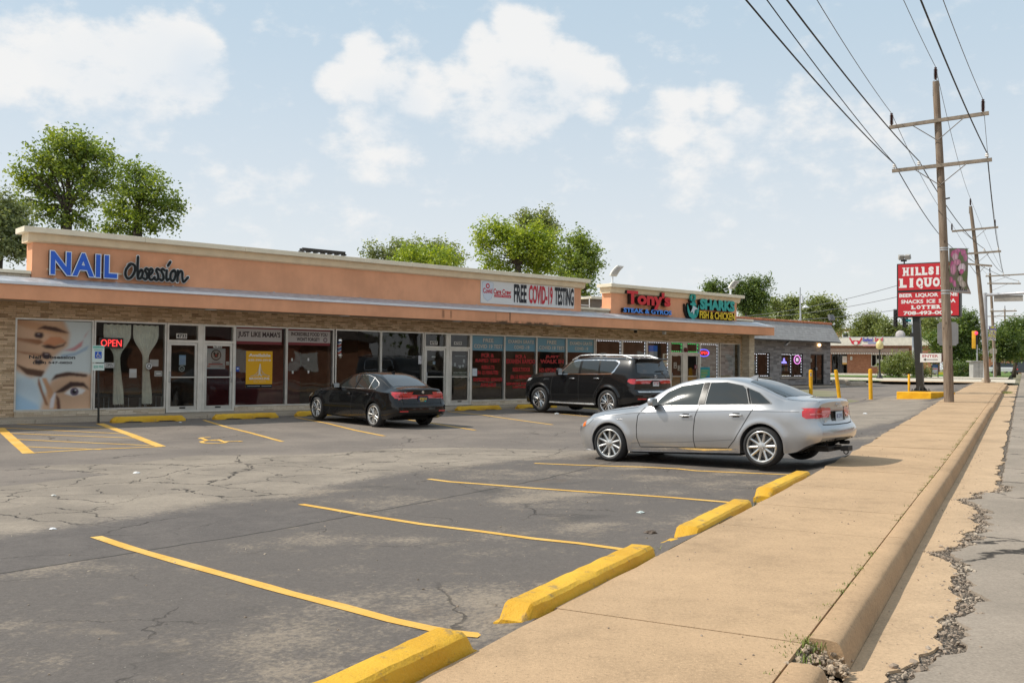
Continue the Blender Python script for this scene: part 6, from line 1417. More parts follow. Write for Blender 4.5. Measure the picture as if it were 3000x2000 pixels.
# -------- black off-roader
sp = dict(L=5.30, FO=.99, WB=3.075, az=.412, AR=.475, rim=.291, tw=.285, track=1.0, style='turbine', spin=.1, flare=.035, tuck=.06, bow=.05, zl=.62, zm=.85, shp=1.4, rb=.10, auto=45,
  nose=[(.3, .08), (.5, .0), (.9, .0), (1.1, .10), (2, .10)], tail=[(.3, -.12), (.45, -.02), (.62, .0), (.78, -.02), (.84, -.09), (1.0, -.08), (1.25, -.10), (1.4, -.15), (1.7, -.27), (1.84, -.30), (2, -.30)],
  c=dict(zt=[(0, 1.02), (.06, 1.10), (.25, 1.22), (.6, 1.295), (1.0, 1.33), (1.5, 1.36), (1.68, 1.42), (2.0, 1.63), (2.3, 1.79), (2.7, 1.86), (3.3, 1.885), (4.2, 1.88), (4.8, 1.86), (5.1, 1.84), (5.3, 1.82)],
   ze=[(0, .97), (.06, 1.05), (.25, 1.16), (.6, 1.235), (1.0, 1.27), (1.5, 1.30), (1.68, 1.345), (1.95, 1.53), (2.25, 1.70), (2.6, 1.785), (3.3, 1.81), (4.2, 1.805), (4.8, 1.79), (5.3, 1.76)],
   we=[(0, .62), (.2, .74), (.6, .82), (1.1, .845), (1.5, .845), (1.7, .82), (2.0, .765), (2.3, .735), (2.8, .725), (4.0, .725), (4.8, .715), (5.3, .69)],
   zs=[(0, .90), (.2, 1.05), (.6, 1.13), (1.2, 1.19), (1.7, 1.235), (2.4, 1.255), (3.4, 1.275), (4.2, 1.29), (4.9, 1.27), (5.3, 1.22)],
   ws=[(0, .68), (.15, .83), (.4, .92), (.8, .945), (1.5, .945), (3, .945), (4.2, .945), (4.7, .93), (5.1, .90), (5.3, .85)],
   w=[(0, .72), (.12, .86), (.35, .95), (.8, .985), (1.5, .985), (3, .985), (4.2, .995), (4.8, .98), (5.1, .95), (5.3, .91)],
   zb=[(0, .34), (.2, .30), (.5, .29), (1.5, .31), (3.6, .33), (4.5, .36), (5.0, .42), (5.3, .48)]))
c = Car('black_off_roader', 'large black off-roader with silver roof rails parked at the clinic', 'car', sp, BLACKS, Vector((1.66, 33.27, CH-1.57)), R(132.87), R(.29))
WN = [(1.88, 1.285), (2.10, 1.50), (2.32, 1.675), (2.62, 1.735), (3.5, 1.755), (4.20, 1.75), (4.36, 1.71), (4.41, 1.65), (4.27, 1.42), (4.17, 1.335), (3.0, 1.31)]
def grow(poly, d):
    cx = sum(p[0] for p in poly)/len(poly); cz = sum(p[1] for p in poly)/len(poly); return [(p[0]+math.copysign(min(d*1.6, abs(p[0]-cx)*.05), p[0]-cx), p[1]+(d if p[1] > cz else -d)) for p in poly]
c.both('window_surround', grow(WN, .020), CHROME, .004, .03)
c.both('front_side_window', [(1.93, 1.295), (2.12, 1.495), (2.33, 1.665), (2.60, 1.722), (2.745, 1.728), (2.77, 1.315)], TINTL, .010, .03); c.both('rear_side_window', [(2.87, 1.318), (2.84, 1.735), (3.56, 1.745), (3.64, 1.33)], TINT, .010, .03); c.both('quarter_window', [(3.70, 1.332), (3.62, 1.745), (4.19, 1.738), (4.34, 1.70), (4.385, 1.645), (4.25, 1.43), (4.15, 1.347)], TINT, .010, .03)
c.both('door_pillar', [(2.77, 1.31), (2.745, 1.73), (2.845, 1.737), (2.875, 1.315)], TRIMB, .011, .03); c.both('door_pillar', [(3.64, 1.33), (3.555, 1.745), (3.625, 1.746), (3.71, 1.33)], TRIMB, .011, .03)
c.onto('windscreen', [(1.62, -.76), (1.55, 0), (1.62, .76), (1.9, .735), (2.2, .68), (2.3, .64), (2.36, 0), (2.3, -.64), (2.2, -.68), (1.9, -.735)], 'top', TINT, .004, res=.08)
c.onto('rear_window', [(-.66, 1.70), (-.5, 1.735), (.5, 1.735), (.66, 1.70), (.73, 1.48), (.75, 1.38), (.6, 1.345), (-.6, 1.345), (-.75, 1.38), (-.73, 1.48)], 'rear', tinted('sky_tinted_glass2', (.03, .034, .038)), .006)
m = MB(); m.chbox(c.X(5.18), c.X(4.86), -.68, .68, 1.775, 1.835, .02); m.build('roof_spoiler', BLACKS, c.root, smooth=True, auto=50)
m = MB(); x = c.on_rear(0, 1.42, .03); m.tube([(x, -.05, 1.42), (x, -.45, 1.44)], .012); m.build('rear_wiper', TRIMB, c.root)
for sd in (1, -1):
    P = []
    for i in range(15):
        t = 2.25+2.55*i/14; p, n = c._cast((c.X(t), sd*.66, 4), (0, 0, -1)); rise = .075*min(1, min(i, 14-i)/2.0); P.append((p.x, p.y, p.z+.012+rise))
    m = MB(); m.tube(P, .026, 8); 
    for i in (1, 7, 13): m.box(P[i][0]-.05, P[i][0]+.05, P[i][1]-.02, P[i][1]+.02, P[i][2]-.09, P[i][2])
    m.build('roof_rail', SATIN, c.root, smooth=True, auto=40)
for pts in ([(1.62, 1.27), (1.55, 1.0), (1.55, .6), (1.60, .37)], [(2.80, 1.30), (2.80, .9), (2.82, .40)], [(3.92, 1.32), (3.80, 1.08), (3.52, .70), (3.42, .40)]): c.seam('door_seam', pts, 'side', .013)
c.seam('bonnet_seam', [(1.55, .84), (.9, .83), (.4, .74)], 'top', .012); c.seam('belt_trim', [(1.9, 1.272), (3.0, 1.288), (4.2, 1.318)], 'side', .016, CHROME, .004)
c.handle(2.52, 1.15, .24, CHROME); c.handle(3.60, 1.175, .24, CHROME); c.mirror(1.98, 1.36, .94, BLACKS, (.14, .22, .24))
c.both('fender_vent', [(1.16, 1.07), (1.20, 1.13), (1.46, 1.14), (1.42, 1.08)], CHROME, .006, .04); c.both('headlight', [(.24, 1.0), (.24, 1.06), (.42, 1.12), (.62, 1.12), (.5, 1.04)], LENS, .005, .03)
m = MB()
for sd in (1, -1):
    y = sd*.955; m.chbox(c.X(3.55), c.X(1.52), min(y, y+sd*.08), max(y, y+sd*.08), .315, .355, .012)
m.build('running_board', SATIN, c.root, smooth=True, auto=40)
c.both('tail_light', [(4.86, 1.10), (4.90, 1.175), (5.26, 1.19), (5.26, 1.04), (5.0, 1.03)], REDL, .006, .03)
for sd in (1, -1):
    c.onto('tail_light', [(sd*.92, 1.185), (sd*.56, 1.165), (sd*.60, 1.09), (sd*.76, 1.05), (sd*.92, 1.02)], 'rear', REDL, .006, res=.04)
    c.onto('bumper_reflector', [(sd*.86, .545), (sd*.50, .545), (sd*.50, .585), (sd*.86, .585)], 'rear', REDL, .005, res=.06)
c.onto('chrome_strip', [(-.86, 1.165), (-.5, 1.185), (.5, 1.185), (.86, 1.165), (.86, 1.135), (.5, 1.145), (-.5, 1.145), (-.86, 1.135)], 'rear', plain('bright_trim', (.62, .62, .63), .35, .2, var=.02), .012)
c.onto('bumper_step', [(-.80, .765), (.80, .765), (.82, .805), (-.82, .805)], 'rear', SATIN, .008); c.onto('lower_valance', [(-.8, .46), (-.7, .53), (.7, .53), (.8, .46)], 'rear', TRIMB, .004)
c.plate(.0, 1.035, 'AV 71 208', (.58, .60, .62), (.5, .08, .08), [(-.5, .5, .36, .48, (.45, .1, .1))])
m = MB(); x = c.on_rear(0, 1.265, .012); m.tube([(x, .075*math.cos(6.283*j/24), 1.262+.045*math.sin(6.283*j/24)) for j in range(2, 23)], .008, 6); m.tube([(x, -.01, 1.225), (x, .0, 1.30)], .007, 6); m.build('oval_badge', CHROME, c.root, smooth=True)

# ------------------------------------------------------------------ wheel stops
def stop_mesh(L, W, H, seed, rough=.006, slots=True, chip=None):
    rr = random.Random(seed); n = 22; rows = []
    for i in range(n+1):
        t = i/n; x = -L/2+L*t; e = min(t, 1-t)*L
        k_ = smoothstep(-.02, .10, e)
        hh = H*(.42+.58*k_); j = lambda s=1: rr.uniform(-rough, rough)*s
        wb = W/2*(.90+.10*k_); wt = W/2*(.58+.10*k_)
        z0 = 0
        if slots and (.18 < t < .38 or .62 < t < .82): z0 = .028
        rows.append([(x, -wb, z0), (x, -wb-.002+j(), .055+z0*.3), (x, -wt-.015+j(), hh-.022+j()), (x, -wt+.01, hh-.003+j()), (x, 0, hh+j()), (x, wt-.01, hh-.003+j()), (x, wt+.015+j(), hh-.022+j()), (x, wb+.002+j(), .055+z0*.3), (x, wb, z0)])
    m = MB(); m.grid(rows); m.add(rows[0], [tuple(range(9))]); m.add(rows[-1], [tuple(range(9))[::-1]])
    return m
def stop(p, rz, L, label, group, seed, W=.24, H=.155, slots=True, tilt=0, rough=.006):
    o = stop_mesh(L, W, H, seed, rough, slots).build('wheel_stop', YELC, smooth=True, auto=28); o.location = p; o.rotation_euler = (0, tilt, rz); return tag(o, label, 'wheel stop', group)
GW = 'yellow concrete wheel stops'
prz = math.pi/2-SDIR
def near_stop(a0, a1, b, label, seed, **kw):
    w = W_ab((a0+a1)/2, b); p = Vector((w.x, w.y, gz(w.x, w.y)-.005)); return stop(p, prz+kw.pop('rz', 0), a1-a0, label, GW, seed, H=.175, slots=False, W=.26, rough=.0035, **kw)
near_stop(-4.75, -2.66, -.135, 'chipped yellow wheel stop cut off by the bottom edge of the photo', 31)
near_stop(-2.05, .30, -.135, 'longest whole yellow wheel stop in the foreground beside the pavement', 32)
near_stop(1.30, 3.52, -.135, 'cracked yellow wheel stop with a broken end and weeds at its tip', 33, rz=R(.6))
near_stop(4.45, 6.82, -.135, 'yellow wheel stop just below the rear wheel of the silver saloon', 34, rz=R(-.6))
w = W_ab(1.12, -.17); bm = bmesh.new(); g = bmesh.ops.create_icosphere(bm, subdivisions=2, radius=.13, matrix=Matrix.Translation((w.x, w.y, gz(w.x, w.y)+.03)) @ Matrix.Rotation(prz, 4, 'Z') @ Matrix.Diagonal((1.2, .9, .38, 1)))
for q in bm.verts: q.co += Vector((random.uniform(-.02, .02), random.uniform(-.02, .02), random.uniform(-.012, .012)))
m = MB(); m.bm(bm); tag(m.build('concrete_chunk', YELC), 'broken yellow concrete chunk lying off the cracked wheel stop', 'rubble')
for i, ((u0, v0), (u1, v1), lab) in enumerate([((324, 1238), (566, 1231), 'yellow wheel stop under the OPEN window beside the parking sign post'), ((625.5, 1229), (839, 1222), 'yellow wheel stop under the orange letting poster'), ((882, 1221), (1075, 1214), 'yellow wheel stop at the nose of the black saloon'), ((1334, 1202.5), (1487, 1198.5), 'yellow wheel stop in the empty space below door 4739'), ((1517, 1197), (1655, 1192), 'yellow wheel stop at the nose of the black off-roader'), ((1706, 1190), (1835, 1186), 'yellow wheel stop mostly hidden behind the black off-roader')]):
    a, b = G(u0, v0), G(u1, v1); s0 = SE(a)[0]; s1 = SE(b)[0]; s1 = min(s1, s0+1.95); e = 1.92+.1*(i % 2)
    e = (SE(a)[1]+SE(b)[1])/2 if i not in (2, 5) else 1.8
    w = W_se((s0+s1)/2, e); stop(Vector((w.x, w.y, gz(w.x, w.y))), FRZ+R((-1, .5, 1, -.5, .8, 0)[i]), s1-s0, lab, GW, 50+i)

# ------------------------------------------------------------------ utility poles and wires
def mk_wood():
    k = NT('weathered_pole_wood'); v = k.co(scale=(14, 14, .8)); n = k.noise(v, 1.6, 7, .65).outputs[0]; n2 = k.noise(k.co(), 1.1, 4).outputs[0]
    kn = k.vor(k.co(scale=(3, 3, 1.3)), 1.4).outputs['Distance']
    c = k.ramp(n, [(.3, (.10, .068, .048)), (.5, (.215, .155, .11)), (.72, (.33, .255, .19))]); c = k.mix(k.ss(n2, .35, .7), c, k.mix(.5, c, (.30, .25, .20))); c = k.mix(k.math('MULTIPLY', k.ss(kn, .14, .06), .7), c, (.05, .035, .025))
    return k.done(k.bsdf(c, .9, spec=.2, nrm=k.bump(n, .6, .02)))
WOOD = mk_wood(); ARMW = plain('grey_crossarm_wood', (.26, .21, .16), .9, var=.25, vs=6); PORC = plain('brown_porcelain', (.055, .02, .016), .25, coat=.5); PORW = plain('white_porcelain', (.65, .62, .58), .25); CABLE = plain('black_cable', (.012, .012, .012), .6, var=0); CABLEG = plain('grey_wire', (.16, .16, .17), .5, .3, var=0)
armdir = Vector((dn.x, dn.y, 0))
def insulator(parent, p, h, tall=True, mat=None):
    m = MB()
    if tall:
        pr = [(.03, 0)]
        for i in range(8): z = .05+i*(h-.1)/8; pr += [(.04, z), (.075, z+.012), (.042, z+.03)]
        pr += [(.045, h-.03), (.05, h), (0, h+.01)]
    else: pr = [(.015, 0), (.015, h*.3), (.075, h*.32), (.05, h*.55), (.03, h*.6), (.06, h*.65), (.055, h*.85), (.03, h), (0, h+.01)]
    m.lathe(pr, 14, c=p); return m.build('insulator', mat or (PORC if tall else PORW), parent, smooth=True, auto=60)
def pole(name, label, base, H, r0, r1, lean, arms, group='utility poles along the street'):
    """arms: (height, half length, side shift, insulators[(offset, tall)], angle)"""
    r_ = thing(name, label, 'utility pole', base, 0, group); m = MB(); n = 14
    P = [Vector((lean[0]*t*t*.4+lean[0]*t*.6, lean[1]*t, -.3+(H+.3)*t)) for t in [i/n for i in range(n+1)]]
    m.tube(P, [r0+(r1-r0)*i/n for i in range(n+1)], 16); m.build('pole_shaft', WOOD, r_, smooth=True, auto=50)
    tips = {}
    for ai, (h, hl, sh, ins, dz) in enumerate(arms):
        t = (h+.3)/(H+.3); c = Vector((lean[0]*t*t*.4+lean[0]*t*.6, lean[1]*t, h)); d = armdir.copy()
        off = -du*(r0*.5+r1*.5+.05)
        a = c+off+d*(sh-hl)+Vector((0, 0, -dz)); b = c+off+d*(sh+hl)+Vector((0, 0, dz))
        m = MB(); X = (b-a).normalized(); Y = Vector((-X.y, X.x, 0)).normalized(); Z = X.cross(Y)
        vs = [a+X*x+Y*y+Z*z for x in (0, (b-a).length) for y in (-.05, .05) for z in (-.062, .062)]; m.add(vs, [(0, 1, 3, 2), (4, 6, 7, 5), (0, 4, 5, 1), (2, 3, 7, 6), (0, 2, 6, 4), (1, 5, 7, 3)]); m.build('crossarm', ARMW, r_)
        m = MB(); q = c+off*.8+Vector((0, 0, -.72))
        for s_ in (-1, 1): m.tube([c+off*1.25+d*(sh*.6+s_*hl*.52)+Vector((0, 0, s_*dz*.52-.05)), q], .017, 6)
        m.build('brace', plain('dull_brace_steel', (.20, .18, .16), .7, .2), r_)
        for j, (o, tall) in enumerate(ins):
            p = c+off+d*o+Vector((0, 0, .06+dz*(o-sh)/hl)); hh = .46 if tall else .2; insulator(r_, p, hh, tall); tips[(ai, j)] = Vector(base)+p+Vector((0, 0, hh))
    top = Vector((lean[0], lean[1], H)); m = MB(); m.tube([top+Vector((-.10, 0, -.5)), top+Vector((-.10, 0, .02)), top+Vector((0, 0, .09)), top+Vector((.10, 0, .02)), top+Vector((.10, 0, -.4))], .02, 6, False); m.build('pole_top_bracket', GALV, r_)
    insulator(r_, top+Vector((0, 0, .07)), .46); tips['top'] = Vector(base)+top+Vector((0, 0, .55))
    return r_, tips
def Zat(v, d, u): return at_depth(u, v, d).z
pb = G(2781, 1177); pd = pb.y
hh = Zat(240, pd, 2741)-pb.z; topx = at_depth(2741, 240, pd).x-pb.x
a1 = Zat(357, pd, 2746)-pb.z; a2 = Zat(488, pd, 2753)-pb.z
half = 1.28*pd/35
def armspan(u0, u1): x0 = at_depth(u0, 400, pd).x; x1 = at_depth(u1, 400, pd).x; return (x1-x0)/2/dn.x
h1 = armspan(2630, 2865); h2 = armspan(2636, 2871)
P1, T1 = pole('utility_pole', 'nearest tall wooden utility pole standing before the red liquor sign with a flower banner', pb, hh, .175, .115, (topx, 0), [(a1, h1, .02, [(-h1+.1, True), (h1-.17, True)], 0.08), (a2, h2, .04, [(-h2+.12, False), (-h2*.42, False), (h2-.12, False)], 0.06)])
S2 = du*at_depth(2844, 610, 1).x  # placeholder scale, replaced below
p2 = at_depth(2890, 1100, pd*1.83); p2 = Vector((p2.x, p2.y, gz(p2.x, p2.y)))
def polefar(label, u_base, u_top, v_top, d, arms_px, Hmin=0, name='utility_pole', r0=.17):
    b = at_depth(u_base, 1100, d); b = Vector((b.x, b.y, gz(b.x, b.y))); t = at_depth(u_top, v_top, d); H = t.z-b.z
    arms = [(at_depth(u_top, v, d).z-b.z, hl, sh, ins, dz) for v, hl, sh, ins, dz in arms_px]
    return pole(name, label, b, H, r0, .11, (t.x-b.x, 0), arms)
P2, T2 = polefar('second wooden utility pole up the street with a three insulator lower arm', 2893, 2843, 605, pd*1.86, [(673, 1.42, .1, [(-1.32, True), (1.32, True)], .06), (742, 1.42, .1, [(-1.2, False), (.5, False), (1.35, False)], .05), (776, .9, .0, [(-.8, False)], -.12)])
P3, T3 = polefar('third wooden utility pole leaning behind the traffic signal mast', 2915, 2900, 800, pd*2.75, [(808, 1.9, 1.5, [(-.3, False), (1.2, False), (3.3, False)], .05), (832, 1.5, 1.2, [(2.5, False)], -.05), (912, 1.2, 1.0, [(0, False), (1.0, False), (2.0, False)], .0)])
P4, T4 = polefar('far thin utility pole with double arms beyond the trees', 2944, 2944, 905, pd*4.4, [(926, 2.8, -.5, [(-3.0, False), (1.9, False)], 0), (953, 2.8, 2, [(-.8, False)], 0)], r0=.14)
def vdir(p, utop, L, sag):
    """heading back over the camera such that the sagging wire leaves the top of the picture near u = utop"""
    best = None
    for k_ in range(-140, 200):
        th = SDIR+R(k_*.1); d = Vector((math.sin(th), math.cos(th), 0)); q = p-d*L; last = None
        for i in range(1, 60):
            t = i/60; w_ = p.lerp(q, t); w_.z -= 4*sag*t*(1-t); r = w_-CAMP; dz = r.dot(_fw)
            if dz < 1: break
            v_ = 1000-FPX*r.dot(_up)/dz; u_ = 1500+FPX*r.dot(_rt)/dz
            if v_ < 0:
                if best is None or abs(u_-utop) < best[0]: best = (abs(u_-utop), q)
                break
    return best[1]
def wire(pts, r, label, mat, sag, group='overhead power lines'):
    m = MB(); path = []
    for (a, b, s_) in zip(pts, pts[1:], sag):
        n = 28
        for i in range(n): t = i/n; q = a.lerp(b, t); q.z -= 4*s_*t*(1-t); path.append(q)
    path.append(pts[-1]); m.tube(path, r, 5, False); return tag(m.build('power_line', mat, smooth=True), label, 'power line', group)
W3 = [('top', 2643, 'thin power line resting on the top insulator of the nearest pole', .011, CABLEG, T2['top']), ((0, 0), 2390, 'thin power line on the left tip of the upper crossarm', .011, CABLEG, T2[(0, 0)]), ((0, 1), 2762, 'thin power line on the right tip of the upper crossarm', .011, CABLEG, T2[(0, 1)]),
      ((1, 0), 2160, 'thick black cable on the left tip of the lower crossarm', .019, CABLE, T2[(1, 0)]), ((1, 1), 2307, 'thick black cable on the second insulator of the lower crossarm', .019, CABLE, T2[(1, 1)]), ((1, 2), 2686, 'thick black cable on the right tip of the lower crossarm', .019, CABLE, T2[(1, 2)])]
for key, ut, lab, r, mt, nxt in W3:
    third = T3.get(key if isinstance(key, tuple) and key in T3 else (0, 1), T3['top']); sg_ = 1.3 if isinstance(key, str) or key[0] == 0 else 1.0
    wire([vdir(T1[key], ut, 58, sg_), T1[key], nxt, third], r, lab, mt, [sg_, .45, .3])
# a service cable leaving the lower left insulator at a wider angle
q = T1[(1, 0)]; wire([vdir(q, 2238, 58, .8), q], .013, 'thinner black cable running just right of the leftmost thick cable', CABLE, [.8])
for i, (v0, lab) in enumerate(((880, 'upper thin wire sloping behind the liquor shop mast'), (905, 'middle thin wire sloping behind the liquor shop mast'), (935, 'lower thin wire sloping behind the liquor shop mast'))):
    wire([at_depth(2165, 928+i*4, 75), at_depth(2690, v0-62+i*12, 62)], .018, lab, CABLEG, [.35], 'thin wires behind the liquor shop')
# pole steps, straps and the flower banner
Hl = Vector((topx, 0, hh)); 
def on_pole(v): z = Zat(v, pd, 2770)-pb.z; t = (z+.3)/(hh+.3); return Vector((topx*t*t*.4+topx*t*.6, 0, z)), .175+(.115-.175)*t
m = MB()
for v in (727, 733, 852, 860): c, r = on_pole(v); m.lathe([(r+.004, -.02), (r+.008, 0), (r+.004, .02)], 20, c=c)
m.build('metal_strap', GALV, P1, smooth=True)
m = MB(); c, r = on_pole(583); m.tube([c+Vector((r*.9, 0, 0)), c+Vector((r+.14, -.05, .03))], .03, 6); m.build('cable_bracket', DARKM, P1)
bz0, bz1 = Zat(856, pd, 2800), Zat(728, pd, 2800); c0 = Vector(pb)+on_pole(790)[0]; c0.z = 0
r_ = thing('flower_banner', 'pink magnolia flower banner fixed to the nearest utility pole', 'banner', c0, 0)
bx0 = at_depth(2779, 800, pd).x-c0.x; bx1 = at_depth(2836, 800, pd).x-c0.x
def bp(u, v):   # banner cloth: curls at its lower outer corner
    x = bx0+(bx1-bx0)*u*(1-.10*math.sin(v*math.pi)*u)+(.13*u*smoothstep(.25, 0, v)); return Vector((x, -.05+.10*math.sin(v*5+u*2)*u, bz0+(bz1-bz0)*v-.06*u*smoothstep(.3, 0, v)))
m = MB(); nn = 40; rr = random.Random(5)
petals = [(.28, .86, .20, .10, (.62, .16, .30)), (.30, .80, .14, .09, (.72, .45, .52)), (.75, .90, .16, .08, (.62, .18, .32)), (.40, .68, .20, .07, (.66, .28, .40)), (.15, .60, .10, .12, (.60, .14, .30)), (.22, .52, .16, .12, (.66, .30, .42)), (.66, .55, .20, .11, (.78, .62, .66)), (.66, .47, .12, .06, (.64, .16, .34)), (.10, .28, .12, .07, (.6, .16, .3)), (.60, .30, .14, .07, (.56, .46, .44)), (.28, .20, .10, .08, (.62, .2, .36)), (.45, .95, .2, .04, (.6, .2, .34)), (.85, .80, .12, .10, (.55, .2, .3)), (.72, .20, .18, .07, (.55, .48, .42))]
def bcol(u, v):
    c = (.16, .20, .09) if (math.sin(u*9+v*5)+math.sin(v*13-u*4)) > -.2 else (.20, .17, .13)
    if abs(u-.5-.1*math.sin(v*6)) < .05: c = (.05, .035, .03)
    for (a, b, ra, rb, cc) in petals:
        d = ((u-a)/ra)**2+((v-b)/rb)**2
        if d < 1: k_ = .75+.5*(1-d) if math.sin((u-a)*40) > -.3 else .8; c = tuple(min(.9, x*k_) for x in cc)
    if v < .10: c = (.42, .34, .30)
    if .055 < v < .105 and math.sin(u*70) > -.3 and u < .9: c = (.07, .05, .05)
    return c
for i in range(nn):
    for j in range(nn):
        m.col = bcol((i+.5)/nn, (j+.5)/nn); u0, u1, v0, v1 = i/nn, (i+1)/nn, j/nn, (j+1)/nn
        m.add([bp(u0, v0), bp(u1, v0), bp(u1, v1), bp(u0, v1)], [(0, 1, 2, 3)])
m.build('printed_cloth', PRINT, r_, smooth=True)
m = MB()
m.v = []
for z in (bz1, bz0+.03): m = MB(); m.tube([(bx0-.25, -.02, z), (bx1*.98+.05, -.02, z)], .014, 6); m.build('banner_arm', GALV, r_)

# ------------------------------------------------------------------ liquor shop pole sign on its yellow plinth
q0, q1, q2 = G(2626, 1168.5), G(2728, 1168.0), G(2761, 1157)
plz = gz(q0.x, q0.y); ctr = (q0+q1)/2
prr = math.atan2(q1.y-q0.y, q1.x-q0.x); PW = (q1-q0).length; PDp = 1.9
r_ = thing('sign_plinth', 'low yellow painted concrete plinth under the red liquor sign', 'plinth', (q0.x, q0.y, plz), prr)
m = MB(); m.chbox(0, PW, 0, PDp, -.15, .33, .025); m.build('block', YELB, r_)
sd_ = q0.y+PDp*.5
def sgn(u, v): return at_depth(u, v, sd_)
base = sgn(2697, 1152); topz = sgn(2686, 930).z
rz_s = R(-33)
r_ = thing('liquor_sign', 'tall red Hillside Liquors roadside sign on a black steel post', 'shop sign', (base.x, base.y, 0), rz_s)
lean = sgn(2684, 930).x-base.x
m = MB(); pz = plz+.33; ww = .15
P = [Vector((0, 0, pz)), Vector((lean, 0, topz+.5))]
m.add([tuple(P[i]+Vector((sx_*ww, sy*ww, 0))) for i in (0, 1) for sx_, sy in ((-1, -1), (1, -1), (1, 1), (-1, 1))], [(0, 1, 5, 4), (1, 2, 6, 5), (2, 3, 7, 6), (3, 0, 4, 7)])
m.prism([(-.33, pz), (.33, pz), (.15, pz+.22), (-.15, pz+.22)], 'y', -.02, .02); m.prism([(-.33, pz), (.33, pz), (.15, pz+.22), (-.15, pz+.22)], 'x', -.021, .021); m.box(-.36, .36, -.36, .36, pz, pz+.035)
for a in (-.3, .3):
    for b in (-.3, .3): m.tube([(a, b, pz), (a, b, pz+.12)], .02, 6)
m.build('post', DARKM, r_)
sx0, sx1 = sgn(2640, 850).x-base.x, sgn(2801, 850).x-base.x; sx0 *= 1.10; sx1 *= 1.045
zt, zm, zb = sgn(2640, 771).z, sgn(2640, 853).z, sgn(2645, 929).z
REDP = plain('red_sign_face', (.52, .006, .014), .3, coat=.3, var=.05)
m = MB(); m.chbox(sx0, sx1, -.26, .26, zb, zt, .02); m.build('cabinet', DARKM, r_)
fx0, fx1 = sx0+.06, sx1-.06
for nm, z0, z1, rows in (('upper_panel', zm+.05, zt-.05, [('HILLSIDE', .08, .92, .56, .88), ('LIQUORS', .02, .98, .10, .46)]), ('lower_panel', zb+.05, zm-.05, [('BEER  LIQUOR  WINE', .02, .98, .77, .95), ('SNACKS  ICE  SODA', .05, .95, .53, .69), ('LOTTERY', .22, .80, .29, .45), ('708-493-0000', .09, .90, .05, .21)])):
    m = MB(); m.box(fx0, fx1, -.275, -.262, z0, z1); p_ = m.build(nm, REDP, r_)
    m = MB(); m.col = (.80, .78, .76)
    for t, a, b, c, d in rows:
        # slab lettering: heavy text with flat serifs along top and bottom of straight strokes
        X0, X1, Z0, Z1 = fx0+a*(fx1-fx0), fx0+b*(fx1-fx0), z0+c*(z1-z0), z0+d*(z1-z0)
        if '  ' in t or '-' in t: m.text(t, X0, X1, Z0, Z1, -.279, .04)
        else:
            n = len(t); cw_ = (X1-X0)/n
            for i, ch in enumerate(t):
                wch = cw_*(.84 if ch not in 'I' else .40); cx = X0+cw_*(i+.5)
                zz0 = Z0-(Z1-Z0)*.16 if ch == 'Q' else Z0
                m.text(ch, cx-wch/2, cx+wch/2, zz0, Z1, -.279, .075); sh_ = (Z1-Z0)*.13
                for px_, both_ in {'H': ((-.32, 1), (.32, 1)), 'I': ((0, 1),), 'L': ((-.30, 1),), 'D': ((-.30, 1),), 'E': ((-.28, 1),), 'R': ((-.30, 1), (.34, 0)), 'T': ((0, 0),), 'Y': ((0, 0), (-.32, 2), (.32, 2)), 'U': ((-.3, 2), (.3, 2))}.get(ch, ()):
                    hw_ = cw_*.24
                    if both_ in (0, 1): m.box(cx+px_*cw_-hw_, cx+px_*cw_+hw_, -.2792, -.2785, Z0, Z0+sh_)
                    if both_ in (1, 2): m.box(cx+px_*cw_-hw_, cx+px_*cw_+hw_, -.2792, -.2785, Z1-sh_, Z1)
    m.build('lettering', PRINT, p_)
m = MB(); xx = sgn(2652, 760).x-base.x; m.tube([(xx, 0, zt), (xx, 0, zt+.22)], .03, 8); m.box(xx-.14, xx+.10, -.06, .06, zt+.12, zt+.2); m.build('lamp_bracket', DARKM, r_)
for dx, rzz in ((-.12, .5), (.16, -.2)): m = MB(); m.T = Matrix.Translation((xx+dx, -.05, zt+.30)) @ Matrix.Rotation(rzz, 4, 'Z') @ Matrix.Rotation(R(25), 4, 'X'); m.chbox(-.12, .12, -.09, .09, -.10, .12, .02); m.build('flood_head', plain('grey_lamp_housing', (.36, .34, .31), .5), r_)
e0, e1 = sgn(2698, 1062), sgn(2751, 1035); ex0, ex1, ez0, ez1 = (e0.x-base.x)*1.08, (e1.x-base.x)*1.08, e0.z, e1.z
m = MB(); m.chbox(ex0, ex1+.05, -.24, -.16, ez0, ez1, .035); eb = m.build('enter_box', plain('dark_red_box', (.10, .01, .015), .4), r_)
m = MB(); m.chbox(ex0+.01, ex1+.01, -.26, -.241, ez0+.015, ez1-.015, .008); m.build('enter_face', WHITEP, eb)
m = MB(); m.col = (.42, .03, .04); w, h = ex1-ex0, ez1-ez0; m.text('ENTER', ex0+.12*w, ex0+.86*w, ez0+.56*h, ez0+.84*h, -.263, .01); m.col = (.05, .03, .03); m.box(ex0+.24*w, ex0+.84*w, -.2635, -.2625, ez0+.29*h, ez0+.36*h); m.add([(ex0+.16*w, -.2632, ez0+.325*h), (ex0+.28*w, -.2632, ez0+.17*h), (ex0+.28*w, -.2632, ez0+.48*h)], [(0, 1, 2)]); m.build('enter_lettering', PRINT, eb)
m = MB(); zc = sgn(2690, 980).z; m.box(-.30+lean*.7, -.15+lean*.7, -.05, .05, zc-.09, zc+.09); m.build('junction_box', DARKM, r_)

